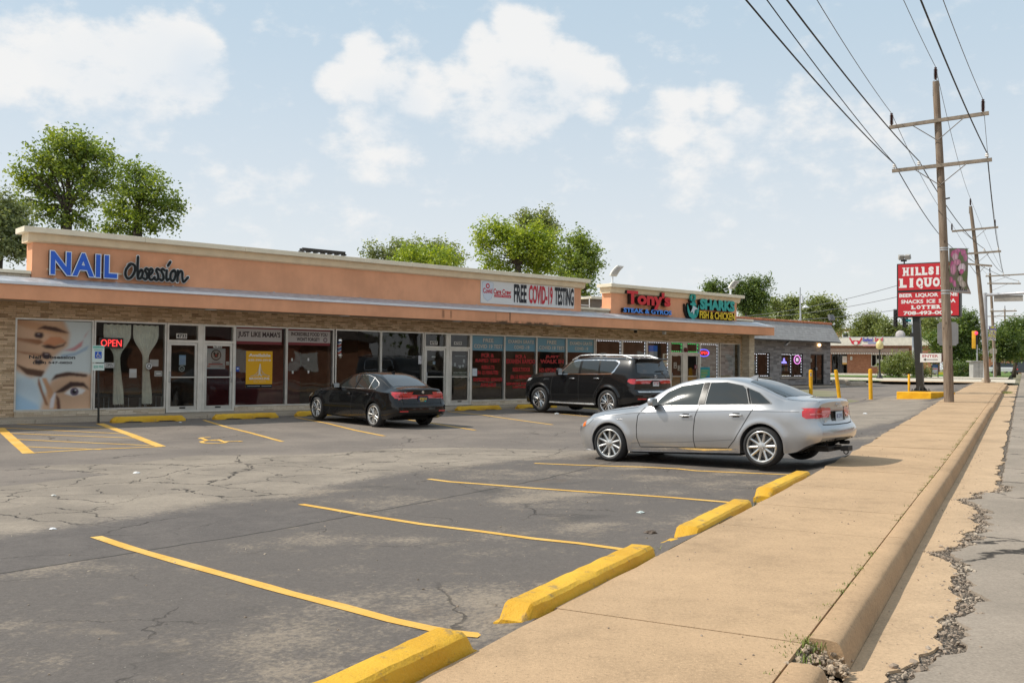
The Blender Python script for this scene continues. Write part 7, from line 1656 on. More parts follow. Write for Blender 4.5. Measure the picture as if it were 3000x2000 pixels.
# bollards
def bollard(u, v, vt, lean, label, sticker=False, r=.085, group='yellow bollards by the liquor shop'):
    p = G(u, v); H = Zat(vt, p.y, u)-p.z; o = thing('bollard', label, 'bollard', p, 0, group)
    m = MB(); m.lathe([(r, -.2), (r, H-.05), (r*.92, H-.02), (r*.6, H+.005), (0, H+.012)], 20); 
    m.v = [(x+lean*z/H if z > 0 else x, y, z) for x, y, z in m.v]; m.build('steel_tube', YELB, o, smooth=True, auto=50)
    m = MB(); rr = random.Random(int(u)); pr = [(r*1.05, .004), (r*2.2, .006), (r*2.6, -.004)]; m.lathe(pr, 14); m.build('concrete_collar', CONCG, o)
    if sticker: m = MB(); m.col = (.55, .56, .58); m.box(-r*.55+lean, r*.15+lean, -r-.008, -r+.01, H-.30, H-.14); m.col = (.1, .1, .12); m.box(-r*.45+lean, r*.05+lean, -r-.0095, -r-.008, H-.25, H-.18); m.build('sticker', PRINT, o)
bollard(2376, 1172, 1083, -.02, 'yellow bollard with a small white sticker before the liquor shop door', True)
bollard(2461, 1167.6, 1083.5, -.20, 'leaning yellow bollard right of the liquor shop corner')
bollard(2551.4, 1170, 1080.5, -.03, 'upright yellow bollard in front of the white van')
p = sgn(2663, 1150); o = thing('bollard', 'thin short yellow bollard standing on the yellow plinth', 'bollard', (p.x, p.y, plz+.325), 0, 'yellow bollards by the liquor shop'); m = MB(); H = sgn(2661, 1096).z-plz-.32; m.lathe([(.05, 0), (.05, H-.02), (.03, H), (0, H+.005)], 16); m.build('steel_tube', YELB, o, smooth=True, auto=50)

# ------------------------------------------------------------------ liquor shop
LE = -6.6; LO = P0+fn*LE; LO.z = 0
ls = thing('liquor_shop', 'grey stone liquor shop with grey shingled mansard roof and orange ridge tiles', 'building', LO, FRZ)
def LF(u, v, e=LE): return FAC(u, v, e)
LX0, LX1 = 38.0, LF(2433, 1100)[0]; LZ0 = LF(2433, 1126)[1]; LZE = LF(2433, 1001.5)[1]
ops = [(LF(2186, 1050)[0], LF(2256, 1050)[0], 'w'), (LF(2289.5, 1050)[0], LF(2353, 1050)[0], 'w'), (LF(2374.6, 1050)[0], LF(2414, 1050)[0], 'd')]
LWT, LWB = LF(2330, 1035)[1], LF(2330, 1104)[1]
m = MB(); x = LX0
for a, b, t in ops: m.box(x, a, 0, .35, LZ0-.3, LZE); m.box(a, b, .001, .349, LWT, LZE); x = b; 
m.box(x, LX1, 0, .35, LZ0-.3, LZE); 
for a, b, t in ops:
    if t == 'w': m.box(a, b, .001, .349, LZ0-.3, LWB)
m.box(LX1-.35, LX1-.001, .35, 11, LZ0-.3, LZE-.001); m.build('wall', GSTONE, ls)
m = MB()
for a, b, t in ops:
    if t == 'w': m.chbox(a-.12, b+.12, -.07, .02, LWB-.10, LWB, .01)
m.build('window_sill', plain('pale_sill_stone', (.40, .35, .29), .8), ls)
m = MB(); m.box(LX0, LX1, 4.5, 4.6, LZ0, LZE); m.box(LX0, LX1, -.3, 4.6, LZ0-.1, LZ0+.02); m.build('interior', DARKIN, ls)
m = MB(); rr = random.Random(3)
for a, b, t in ops[:2]:
    for zsh in (.9, 1.25, 1.6, 1.95):
        x = a+.05
        while x < b-.05: w_ = rr.uniform(.05, .12); m.col = rr.choice([(.5, .1, .06), (.6, .55, .5), (.1, .2, .4), (.6, .4, .1), (.3, .3, .32), (.5, .45, .4), (.1, .25, .15)]); m.box(x, x+w_*.85, .9, 1.0, LZ0+zsh, LZ0+zsh+rr.uniform(.15, .3)); x += w_
tag(m.build('shop_stock', PRINT, ls), 'rows of bottles and packets', None)['kind'] = 'stuff'
for i, (a, b, t) in enumerate(ops):
    if t == 'w':
        mm = MB(); frame_rect(mm, a, b, LWB, LWT, .06, .05, .15); mid = (a+b)/2; mm.box(mid-.04, mid+.04, .049, .151, LWB+.06, LWT-.06); w_ = mm.build('window', BLACKP, ls)
        p = MB(); p.add([(a, .1, LWB), (b, .1, LWB), (b, .1, LWT), (a, .1, LWT)], [(0, 1, 2, 3)]); p.build('pane', GLASS, w_)
        mm = MB(); dashes(mm, [(a+.08, LWT-.08), (mid-.07, LWT-.08), (mid-.07, LWB+.08), (a+.08, LWB+.08)], .09, .09, .09, .03); dashes(mm, [(mid+.10, LWT-.08), (b-.1, LWT-.08), (b-.1, LWB+.08), (mid+.10, LWB+.08)], .09, .09, .09, .03); mm.build('light_string', LED, w_)
    else:
        mm = MB(); frame_rect(mm, a, b, LZ0, LWT, .07, .05, .15); mid = a+(b-a)*.48; mm.box(mid-.05, mid+.05, .049, .151, LZ0+.07, LWT-.07); w_ = mm.build('door_frame', BLACKP, ls)
        p = MB(); p.add([(a, .1, LZ0), (b, .1, LZ0), (b, .1, LWT), (a, .1, LWT)], [(0, 1, 2, 3)]); p.build('pane', GLASS, w_)
        mm = MB(); mm.box(a+.12, a+.9, .3, .34, LZ0+.05, LWT-.1) if False else mm.box(mid-.09, mid-.05, -.05, .05, LZ0+.95, LZ0+1.15); mm.build('handle', GALV, w_)
SHING = None
k = NT('grey_shingles'); v = k.co(); sp_ = k.n('ShaderNodeSeparateXYZ'); k.l(v, sp_.inputs[0]); cb = k.n('ShaderNodeCombineXYZ'); k.l(sp_.outputs[0], cb.inputs[0]); k.l(sp_.outputs[2], cb.inputs[1])
b_ = k.n('ShaderNodeTexBrick'); k.l(cb.outputs[0], b_.inputs[0]); b_.inputs['Scale'].default_value = 1; b_.inputs['Brick Width'].default_value = .33; b_.inputs['Row Height'].default_value = .125; b_.inputs['Mortar Size'].default_value = .009; b_.inputs['Color1'].default_value = (.26, .25, .245, 1); b_.inputs['Color2'].default_value = (.36, .35, .34, 1); b_.inputs['Mortar'].default_value = (.13, .125, .12, 1); b_.inputs['Mortar Smooth'].default_value = .4
SHING = k.done(k.bsdf(k.mix(.3, b_.outputs[0], k.mix(k.noise(v, 9, 5).outputs[0], (.2, .19, .185), (.44, .42, .40))), .9, nrm=k.bump(b_.outputs['Fac'], -.5, .02)))
rz0 = FAC(2464, 1002, LE+.75)[1]; rz1 = LF(2432, 949)[1]+.15; rx1 = FAC(2464, 1002, LE+.75)[0]
tx1 = FAC(2433, 949, LE-.55)[0]; tz1 = FAC(2433, 949, LE-.55)[1]
A_ = [(LX0, -.75, rz0), (rx1, -.75, rz0), (tx1, .55, tz1), (LX0, .55, tz1)]
m = MB(); m.add(A_, [(0, 1, 2, 3)]); m.add([(rx1, -.75, rz0), (rx1, 11.5, rz0), (tx1, 10.5, tz1), (tx1, .55, tz1)], [(0, 1, 2, 3)]); m.add([(LX0, -.75, rz0-.01), (rx1, -.75, rz0-.01), (rx1, 11.5, rz0-.01), (LX0, 11.5, rz0-.01)], [(3, 2, 1, 0)]); m.add([(LX0, .55, tz1-.05), (tx1, .55, tz1-.05), (tx1, 10.5, tz1-.05), (LX0, 10.5, tz1-.05)], [(0, 1, 2, 3)]); ro = m.build('mansard_roof', SHING, ls)
m = MB(); rr = random.Random(2); x = LX0
while x < tx1-.05:
    m.T = Matrix.Translation((x, .55, tz1)) @ Matrix.Rotation(R(90), 4, 'Y') @ Matrix.Rotation(R(3), 4, 'X'); m.lathe([(.10, 0), (.085, .30)], 10); x += .27
m.T = None; m.build('ridge_tile', RUST, ro)
m = MB(); m.chbox(LX0, rx1, -.78, -.70, rz0-.08, rz0-.012, .005); m.build('eave_board', DARKM, ro)
q = LF(2396, 1010.5); m = MB(); bm = bmesh.new(); bmesh.ops.create_uvsphere(bm, u_segments=12, v_segments=8, radius=.10, matrix=Matrix.Translation((q[0], -.12, q[1]))); m.bm(bm); m.build('wall_lamp', glow('warm_lamp_glow', (1, .62, .28), 5), ls, smooth=True)
q = LF(2292, 1003); m = MB(); m.T = Matrix.Translation((q[0], -.35, q[1]-.05)) @ Matrix.Rotation(R(-30), 4, 'Y'); m.chbox(-.25, .25, -.1, .1, -.05, .05, .02); m.build('floodlight', GALV, ls)
def lsheet(name, label, cat, u0, u1, v0, v1, items, bg):
    a, b = LF(u0, v1), LF(u1, v0); o = sheet(name, label, cat, a[0], b[0], a[1], b[1], .12, items, bg); o.location = LO; return o
lsheet('oval_sign', 'white oval window sign at the left of the liquor shop', 'sign', 2190, 2205, 1046, 1071, [('d', .5, .5, .48, .62, (.60, .66, .70)), ('d', .5, .5, .38, .62, (.10, .25, .36)), ('d', .5, .5, .33, .62, (.60, .66, .70)), ('r', .35, .65, .42, .60, (.15, .3, .4))], (.10, .08, .07))
lsheet('yellow_strip_poster', 'yellow strip poster low in the second liquor shop window', 'poster', 2290, 2316, 1097, 1102.5, [('r', .1, .3, .2, .8, (.4, .3, .02)), ('r', .4, .6, .2, .8, (.4, .3, .02)), ('r', .7, .88, .2, .8, (.45, .15, .02))], (.62, .48, .03))
lsheet('teal_poster', 'dark teal poster low in the first liquor shop window', 'poster', 2187, 2215, 1092, 1107, [], (.02, .10, .085))
lsheet('white_door_notice', 'small white notice on the liquor shop door', 'notice', 2377.5, 2384, 1050, 1060, [], PAPER)
def lneon(label, build):
    r_ = thing('neon_sign', label, 'neon sign', LO, FRZ); build(r_)
def nb1(r_):
    a, b = LF(2332, 1059), LF(2345, 1048); c = ((a[0]+b[0])/2, (a[1]+b[1])/2)
    m = MB(); m.text('OPEN', a[0]+.12, b[0]-.12, c[1]-.12, c[1]+.12, .085, .0, .01); m.build('tube_lettering', NWHT, r_)
    m = MB(); m.tube([(c[0]+.36*math.cos(6.283*i/24), .07, c[1]+.27*math.sin(6.283*i/24)) for i in range(25)], .025, 6, False); m.build('ring_tube', glow('pink_neon', (.75, .25, .7), 1.2), r_)
lneon('pale neon OPEN sign in a pink ring in the liquor shop window', nb1)
def nb2(r_):
    a, b = LF(2293, 1066), LF(2308, 1048); w_, h_ = b[0]-a[0], b[1]-a[1]
    m = MB(); m.prism([(a[0], a[1]+h_*.1), (b[0], a[1]+h_*.1), (b[0]-.05, a[1]+h_*.4), (a[0]+w_*.65, a[1]+h_*.5), (a[0]+w_*.55, b[1]), (a[0]+w_*.35, b[1]-h_*.1), (a[0]+w_*.3, a[1]+h_*.45), (a[0], a[1]+h_*.4)], 'y', .07, .09); m.build('violet_tube_shape', LEDB, r_)
lneon('violet neon bottle sign in the liquor shop window', nb2)
def Lroot(name, label, cat): return thing(name, label, cat, LO, FRZ)
r_ = Lroot('aerial_mast', 'thin steel aerial mast with a small lamp on the liquor shop roof', 'aerial mast'); q = FAC(2346, 935, LE-3); qt = FAC(2344, 842, LE-3)
m = MB(); m.tube([(q[0], 3, q[1]-1.2), (qt[0], 3, qt[1])], [.07, .04], 8); m.build('mast', GALV, r_)
m = MB(); zz = FAC(2344, 905, LE-3)[1]; m.tube([(q[0], 3, zz-.5), (q[0]-.7, 3.2, 3.9)], .02, 6); m.tube([(q[0], 3, zz-.5), (q[0]+.3, 3.2, 3.9)], .02, 6); m.build('stay', GALV, r_)
m = MB(); z1 = FAC(2350, 866, LE-3)[1]; z0 = FAC(2350, 888, LE-3)[1]; m.box(q[0]+.10, q[0]+.24, 2.95, 3.05, z0, z1); m.build('aerial_panel', WHITEM, r_)
m = MB(); qq = FAC(2360, 902, LE-3); m.lathe([(.02, .25), (.05, .2), (.28, .02), (.26, .0)], 14, c=(qq[0], 3, qq[1])); m.tube([(q[0], 3, qq[1]+.1), (qq[0], 3, qq[1]+.28)], .02, 6); m.build('lamp_shade', WHITEP, r_)
r_ = Lroot('roof_floodlight', 'dark box floodlight on a stalk at the liquor shop roof corner', 'flood light'); q = FAC(2435, 938, LE-1.5)
m = MB(); m.tube([(q[0], 1.5, q[1]-.9), (q[0], 1.5, q[1])], .05, 6); m.build('stalk', DARKM, r_); m = MB(); m.T = Matrix.Translation((q[0]+.05, 1.5, q[1]+.2)) @ Matrix.Rotation(R(-15), 4, 'X'); m.chbox(-.3, .3, -.08, .1, -.22, .2, .02); m.build('lamp_head', plain('grey_mesh_lamp', (.16, .16, .17), .5), r_)
# low concrete blocks by the shop corner
for i, (u0, u1, v, lab) in enumerate(((2437, 2488, 1124, 'long grey concrete parking block against the liquor shop corner'), (2484, 2533, 1130, 'tilted weathered concrete parking block lying beyond the leaning bollard'))):
    a, b = G(u0, v), G(u1, v); L = (b-a).length; o = stop_mesh(L, .5, .32, 70+i, .02, False).build('parking_block', CONCG, smooth=True, auto=40); c = (a+b)/2; o.location = (c.x, c.y, gz(c.x, c.y)-.02); o.rotation_euler = (0, 0, math.atan2(b.y-a.y, b.x-a.x)); tag(o, lab, 'parking block')
p = G(2420, 1145)
mbk = MB(); mbk.chbox(LX0, LX1+.4, -1.3, -.001, LZ0-.4, LZ0-.04, .02); o = mbk.build('shop_walkway', CONCG); o.location = LO; o.rotation_euler = (0, 0, FRZ); tag(o, kind='structure')

# ------------------------------------------------------------------ across the cross street
RD_ = 124.0
c0 = at_depth(2727.6, 1060, RD_); za = zs(AB(c0)[0]); rzr = -SDIR
r_ = thing('seafood_restaurant', 'low brick restaurant with white fascia and brown awning across the side street', 'building', (c0.x, c0.y, 0), rzr)
def RX(u): # distance left of the right corner along the front
    d = ray(u, 1060); n = Vector((math.sin(SDIR), math.cos(SDIR), 0)); t = (Vector((c0.x, c0.y, 0))-Vector((CAMP.x, CAMP.y, 0))).dot(n)/d.dot(n); p = CAMP+d*t; return (p-c0).dot(Vector((math.cos(rzr), math.sin(rzr), 0)))
def RZ(u, v): d = ray(u, v); n = Vector((math.sin(SDIR), math.cos(SDIR), 0)); t = (Vector((c0.x, c0.y, 0))-Vector((CAMP.x, CAMP.y, 0))).dot(n)/d.dot(n); return (CAMP+d*t).z
xl = -34.0; zg = za-.1; zt_ = RZ(2600, 988); zf = RZ(2600, 1012); zaw0 = RZ(2600, 1035); zaw1 = RZ(2600, 1019)
o1, o2, o3 = (RX(2436), RX(2482)), (RX(2552), RX(2598)), (RX(2600), RX(2650))
zs0 = RZ(2600, 1074)
m = MB(); m.box(xl, o1[0], 0, .3, zg, zf); m.box(o1[0], 0, .001, .3, zaw0-.1, zf); m.box(o1[1], o2[0], .0, .3, zg, zaw0-.1); m.box(o3[1], 0, 0, .3, zg, zaw0-.1); m.box(o2[0], o3[1], 0, .3, zg, zs0); m.box(-.3, -.001, .3, 16, zg, zf); m.build('wall', BRICK, r_)
m = MB(); m.box(xl, .12, -.25, 16, zf+.001, zt_); m.build('fascia', plain('white_fascia', (.70, .66, .58), .6, var=.08), r_)
m = MB(); m.box(xl, .14, -.27, 16, zt_+.001, zt_+.08); m.build('roof', GREYM, r_)
m = MB(); aw = plain('brown_awning_cloth', (.11, .075, .055), .85, var=.15); x1 = RX(2664); m.prism([(0, zaw1), (0, zaw0), (-1.2, zaw0-.02), (-1.2, zaw0+.14)], 'x', xl, x1); m.build('awning', aw, r_)
m = MB(); x = xl
while x < x1: m.box(x, x+.10, -1.22, -1.2, zaw0-.09, zaw0+.02); x += .22
m.build('awning_fringe', WHITEP, r_)
m = MB(); m.box(xl, -.4, 5, 5.1, zg, zaw0); m.build('interior', DARKIN, r_)
m = MB(); frame_rect(m, o1[0], o1[1], zg, zaw0-.1, .1, .05, .15)
for i in range(1, 4): m.box(o1[0]+(o1[1]-o1[0])*i/4-.04, o1[0]+(o1[1]-o1[0])*i/4+.04, .051, .149, zg+.1, zaw0-.2)
e_ = m.build('entrance', DARKM, r_); p = MB(); p.add([(o1[0], .1, zg), (o1[1], .1, zg), (o1[1], .1, zaw0-.1), (o1[0], .1, zaw0-.1)], [(0, 1, 2, 3)]); p.build('pane', GLASS, e_)
for a, b in (o2, o3):
    m = MB(); frame_rect(m, a, b, zs0, zaw0-.1, .1, .05, .15)
    for i in range(1, 3): m.box(a+(b-a)*i/3-.05, a+(b-a)*i/3+.05, .051, .149, zs0+.1, zaw0-.2)
    e_ = m.build('window', ALU, r_); p = MB(); p.add([(a, .1, zs0), (b, .1, zs0), (b, .1, zaw0-.1), (a, .1, zaw0-.1)], [(0, 1, 2, 3)]); p.build('pane', GLASS, e_)
# painted sign: plain red crab-like mark and lettering
sg = thing('restaurant_sign', 'blue and red seafood lettering with a red claw emblem on the white fascia', 'sign', (c0.x, c0.y, 0), rzr)
m = MB(); m.col = (.10, .10, .42); m.text('Seafood', RX(2528), RX(2558), RZ(2540, 1000), RZ(2540, 989), -.30, .05, .03, .2); m.col = (.55, .05, .09); m.text('Land', RX(2563), RX(2588), RZ(2570, 1000), RZ(2570, 988), -.30, .05, .03, .2); m.col = (.30, .32, .58); m.box(RX(2543), RX(2572), -.30, -.28, RZ(2560, 1006), RZ(2560, 1002)); m.col = (.66, .40, .42); m.box(RX(2528), RX(2588), -.295, -.28, RZ(2560, 1013), RZ(2560, 1009)); m.build('lettering', LETTER, sg)
m = MB(); m.col = (.56, .03, .06); cx, cz = RX(2508), RZ(2508, 1002); bm = bmesh.new(); pts = [(-.55, .22), (-.68, .42), (-.85, .75), (-1.02, .85), (-1.0, .5), (-.80, .2), (-.66, -.25), (-.2, -.48), (.25, -.48), (.66, -.25), (.80, .2), (1.0, .5), (1.02, .85), (.85, .75), (.68, .42), (.55, .22), (.3, .30), (-.3, .30)]
vs = [bm.verts.new((cx+p[0]*.8, -.30, cz+p[1]*.75)) for p in pts]; f = bm.faces.new(vs); bmesh.ops.triangulate(bm, faces=[f]); m.bm(bm); m.col = (.75, .7, .66); m.lathe([(0, -.315), (.24, -.315), (.24, -.30)], 14, 'y', (cx, 0, cz-.12)); m.build('claw_emblem', LETTER, sg)
def rsheet(name, label, cat, u0, u1, v0, v1, items, bg):
    o = sheet(name, label, cat, RX(u0), RX(u1), RZ(u0, v1), RZ(u1, v0), -.02, items, bg); o.location = (c0.x, c0.y, 0); o.rotation_euler = (0, 0, rzr)
rsheet('door_poster', 'white and orange poster beside the restaurant entrance', 'poster', 2468, 2481, 1043, 1067, [('r', 0, 1, 0, .2, (.7, .4, .1)), ('r', .2, .8, .5, .8, (.6, .5, .48))], (.66, .62, .58)); rsheet('wall_notice', 'small white notice on the brick by the van', 'notice', 2491, 2497, 1044, 1054, [('r', .3, .7, .3, .7, (.3, .3, .3))], PAPER); rsheet('window_poster', 'white and yellow poster in the restaurant window', 'poster', 2570, 2588, 1052, 1063, [('r', .3, .8, .3, .8, (.6, .64, .5)), ('r', .9, 1, 0, 1, (.6, .25, .08))], (.64, .66, .62))
m = MB(); q = RX(2633); zz = RZ(2633, 986); m.lathe([(0, .3), (.35, .32), (.62, .45), (.60, .5), (.3, .36), (0, .34)], 16, 'y', (q, 1.5, zz+.3)); m.tube([(q, 2, zz-.4), (q, 1.9, zz+.3)], .05, 6); o = m.build('satellite_dish', plain('dish_grey', (.46, .42, .40), .6), None, smooth=True); o.location = (c0.x, c0.y, 0); o.rotation_euler = (0, 0, rzr); tag(o, 'round grey satellite dish on the restaurant roof', 'satellite dish')
# brick block beyond with a white framed window
b_ = at_depth(2470, 1000, 175); bz = .9; r_ = thing('brick_block', 'tan brick upper storey with one white framed window behind the restaurant', 'building', (b_.x, b_.y, 0), -SDIR)
d0 = at_depth(2440, 970, 175); zz = lambda v: at_depth(2470, v, 175).z
m = MB(); m.box(-8.5, 1.2, 0, 8, 0, zz(964)); m.build('wall', plain('tan_brick', (.40, .22, .12), .9, var=.15, vs=8), r_)
m = MB(); m.box(-8.6, 1.3, -.15, 8.1, zz(964)+.001, zz(962)); m.build('coping', CREAM, r_)
m = MB(); frame_rect(m, -.25, 1.15, zz(992), zz(971), .25, -.06, .1); w_ = m.build('window', WHITEP, r_); m = MB(); m.box(.0, .9, -.02, -.01, zz(991), zz(972)); m.build('pane', plain('dark_pane', (.03, .03, .03), .1, var=0), w_)
# white van with roof rack
vb = at_depth(2520, 1092, 140); vz = gz(vb.x, vb.y); r_ = thing('white_van', 'white high roof delivery van with a loaded roof rack seen from behind', 'van', (vb.x, vb.y, vz), R(-4))
pr = [(-.95, .45), (-.98, .9), (-.95, 1.6), (-.86, 2.3), (-.72, 2.55), (.72, 2.55), (.86, 2.3), (.95, 1.6), (.98, .9), (.95, .45)]
m = MB(); m.prism(pr, 'y', 0, 5.0); m.prism([(-.93, .45), (-.95, .9), (-.93, 1.5), (.93, 1.5), (.95, .9), (.93, .45)], 'y', 5.0, 6.0); m.build('body', plain('white_van_paint', (.72, .72, .71), .35, coat=.5, var=.04), r_)
m = MB(); m.box(-.9, .9, -.12, .1, .38, .62); m.build('bumper', BLACKP, r_); m = MB(); m.box(-.01, .01, -.006, -.001, .66, 2.4); m.box(-.84, .84, -.006, -.001, 2.02, 2.04); m.build('door_seam', SEAM, r_)
m = MB(); m.box(-.72, -.1, -.012, -.001, .88, .97); m.build('trim_bar', DARKM, r_)
for s_ in (-1, 1):
    m = MB(); m.box(min(s_*.84, s_*.95), max(s_*.84, s_*.95), -.02, .06, .85, 1.35); m.build('tail_light', REDL, r_)
    for y in (.9, 4.9): m = MB(); m.lathe([(0, -.12), (.34, -.11), (.35, .11), (0, .12)], 20, 'z'); m.v = [(s_*.82+p[2], y+p[0], .35+p[1]) for p in m.v]; m.build('wheel', RUBBER, r_)
m = MB()
for y in (.2, 1.6, 3.0, 4.4): m.tube([(-.75, y, 2.55), (-.75, y, 2.78), (.8, y, 2.78), (.8, y, 2.55)], .03, 6)
for x in (-.75, -.3, .2, .8): m.tube([(x, .0, 2.82), (x, 4.6, 2.82)], .03, 6)
m.tube([(.55, 0, 2.9), (.55, 4.4, 2.9)], .04); m.tube([(.85, 0, 2.9), (.85, 4.4, 2.92)], .04); m.box(-.6, -.1, .0, 1.5, 2.84, 2.98); m.build('roof_rack', WHITEM, r_)
m = MB(); m.box(1.0, 1.03, .6, 4.4, 1.3, 2.4); m.build('side_ladder', GREYM, r_)
# lamp post
p = at_depth(2577, 1109, 84); p.z = gz(p.x, p.y); r_ = thing('street_lamp', 'black street lamp with a cream acorn globe near the white van', 'street lamp', p); H = at_depth(2577, 1023, 84).z-p.z
m = MB(); m.lathe([(.28, 0), (.26, .12), (.12, .35), (.075, .6), (.06, H-.1), (.12, H-.02), (.12, H)], 14); m.build('post', BLACKP, r_, smooth=True, auto=40); m = MB(); m.lathe([(.10, H), (.30, H+.12), (.32, H+.45), (.24, H+.66), (.10, H+.78), (.03, H+.92), (0, H+.94)], 16); m.build('globe', plain('cream_globe', (.62, .52, .24), .3), r_, smooth=True)
# signal masts
MASTG = plain('mast_grey_steel', (.46, .46, .48), .4, .4, var=.06)
def signal_head(parent, c, n, rz=0, yaw=True, back=True):
    m = MB(); m.T = Matrix.Translation(c) @ Matrix.Rotation(rz, 4, 'Z'); H = n*.34
    m.chbox(-.17, .17, -.1, .1, -H/2, H/2, .03); hd = m.build('signal_head', plain('signal_yellow', (.68, .36, .015), .45) if back else BLACKP, parent, smooth=True, auto=40)
    v = MB(); v.T = m.T
    for i in range(n):
        z = H/2-.17-i*.34; v.mi = 0
        for k2 in range(9):
            a0 = math.pi*k2/9-.2; a1 = math.pi*(k2+1)/9-.2
            if k2 > 8: break
            v.add([(.13*math.cos(a0), -.1, z+.13*math.sin(a0)), (.13*math.cos(a1), -.1, z+.13*math.sin(a1)), (.13*math.cos(a1), -.34, z+.13*math.sin(a1)-.03), (.13*math.cos(a0), -.34, z+.13*math.sin(a0)-.03)], [(0, 1, 2, 3), (3, 2, 1, 0)])
    v.build('visor', BLACKP, hd); return hd, m.T
p = at_depth(2889, 1119, 67); p.z = gz(p.x, p.y); r_ = thing('signal_mast', 'tall grey steel signal mast on the near street corner', 'traffic signal mast', p)
H = at_depth(2887, 858, 67).z-p.z; lx = at_depth(2886, 858, 67).x-p.x
m = MB(); m.tube([(0, 0, .1), (lx*.5, 0, H*.5), (lx, 0, H)], [.19, .155, .12], 18); m.build('post', MASTG, r_, smooth=True, auto=60)
m = MB(); m.lathe([(.3, .0), (.3, .18), (.2, .3)], 12); m.chbox(-.45, .45, -.45, .45, -.3, .05, .03); m.build('footing', CONCG, r_)
m = MB(); m.tube([(lx, 0, H-.15), (lx+dn.x*5, dn.y*5, H+.05), (lx+dn.x*11, dn.y*11, H+.35)], [.11, .09, .06], 12); m.build('mast_arm', MASTG, r_, smooth=True)
m = MB(); q0_ = dn*.55; q1_ = dn*2.35; zz = H-.62
vs = [Vector((lx, 0, 0))+q0_+Vector((0, 0, zz)), Vector((lx, 0, 0))+q1_+Vector((0, 0, zz)), Vector((lx, 0, 0))+q1_+Vector((0, 0, zz+.42)), Vector((lx, 0, 0))+q0_+Vector((0, 0, zz+.42))]; vs += [v_+du*.16 for v_ in vs]
m.add(vs, [(0, 1, 2, 3), (7, 6, 5, 4), (0, 4, 5, 1), (1, 5, 6, 2), (2, 6, 7, 3), (3, 7, 4, 0)]); m.build('street_name_box', plain('grey_sign_box', (.34, .31, .27), .6), r_)
p3 = at_depth(2678, 1104, 92); p3.z = gz(p3.x, p3.y); r_ = thing('signal_mast', 'far signal mast across the side street carrying two black signal heads', 'traffic signal mast', p3); H = at_depth(2673, 945, 92).z-p3.z
m = MB(); m.tube([(0, 0, 0), (-.1, 0, H)], [.17, .12], 14); m.build('post', MASTG, r_, smooth=True); m = MB(); e_ = at_depth(2622, 930, 92)-p3; m.tube([(-.1, 0, H-.2), (e_.x*.5, 0, H), (e_.x, 0, e_.z+.75)], [.09, .07, .05], 10); m.build('mast_arm', MASTG, r_)
signal_head(r_, Vector((e_.x, -.1, e_.z-.05)), 5, 0, back=False); q = at_depth(2648, 944, 92)-p3; signal_head(r_, Vector((q.x, -.1, q.z)), 3, R(30), back=False)
m = MB(); m.col = (.05, .32, .34); q = at_depth(2660, 938, 92)-p3; m.box(q.x-.3, q.x+.25, -.15, -.12, q.z-.15, q.z+.12); m.build('street_name_plate', PRINT, r_)
p3 = at_depth(2863, 1104, 92); p3.z = gz(p3.x, p3.y); r_ = thing('pedestal_signal', 'yellow backed traffic signal on a short post with a red light showing', 'traffic signal', p3); q = at_depth(2853, 995, 92)-p3
m = MB(); m.tube([(0, 0, 0), (.0, 0, q.z+.1)], .06, 10); m.build('post', MASTG, r_); hd, T_ = signal_head(r_, Vector((q.x, 0, q.z)), 5, R(150))
m = MB(); bm = bmesh.new(); bmesh.ops.create_uvsphere(bm, u_segments=14, v_segments=8, radius=.16); q = at_depth(2857.5, 975.5, 92)-p3; [setattr(v_, 'co', v_.co+Vector((q.x, -.15, q.z))) for v_ in bm.verts]; m.bm(bm); m.build('red_light', glow('red_signal_glow', (1, .03, .06), 2.5), hd, smooth=True)
m = MB(); m.box(q.x-.05, q.x+.22, -.12, .2, q.z-1.1, q.z+.2); m.build('side_housing', BLACKP, hd)
for k_, (u0, u1, v0, v1, d, lab) in enumerate(((2848, 2884, 1057, 1112, 90, 'grey steel signal cabinet behind the corner mast'),)):
    a = at_depth(u0, v1, d); b = at_depth(u1, v0, d); zc = gz(a.x, a.y); r_ = thing('signal_cabinet', lab, 'cabinet', (a.x, a.y, zc)); w_ = b.x-a.x; h_ = b.z-zc
    m = MB(); m.chbox(.1, w_, 0, .8, 0, h_-.1, .02); m.build('box', plain('cabinet_grey', (.42, .41, .39), .5, .3), r_); m = MB(); m.chbox(-.15, w_+.1, -.12, .9, h_-.099, h_, .02); m.build('lid', MAT['cabinet_grey'], r_); m = MB(); m.box(w_*.55, w_*.57, -.006, -.001, .1, h_-.2); m.build('door_seam', SEAM, r_)
# road signs seen from behind
def backsign(uc, v0, v1, wpx, d, label, mat, post_v, n2=None):
    c = at_depth(uc, (v0+v1)/2, d); p = Vector((c.x, c.y, gz(c.x, c.y))); r_ = thing('road_sign', label, 'road sign', p); h_ = (v1-v0)/FPX*d; w_ = wpx/FPX*d; z = c.z-p.z
    m = MB(); bm = bmesh.new(); bmesh.ops.create_cube(bm, size=1); [setattr(v_, 'co', Vector((v_.co.x*w_, v_.co.y*.012, z+v_.co.z*h_))) for v_ in bm.verts]; bmesh.ops.bevel(bm, geom=[e for e in bm.edges if abs((e.verts[0].co-e.verts[1].co).y) > .005], offset=w_*.09, segments=3, affect='EDGES'); m.bm(bm); m.build('panel', mat, r_)
    m = MB(); m.tube([(0, -.03, 0), (0, -.03, z+h_/2+.05)], .03, 8); m.build('post', GALV, r_)
    if n2: m = MB(); m.chbox(-n2[0], n2[0], -.02, -.0, z-h_/2-n2[1]-.4, z-h_/2-.4, .004); m.build('lower_panel', mat, r_)
ALB = plain('bare_aluminium', (.40, .39, .38), .5, .3, var=.06)
backsign(2777, 943, 1012, 61, pd+1.4, 'bare aluminium back of a road sign half hidden by the nearest pole', ALB, 1170)
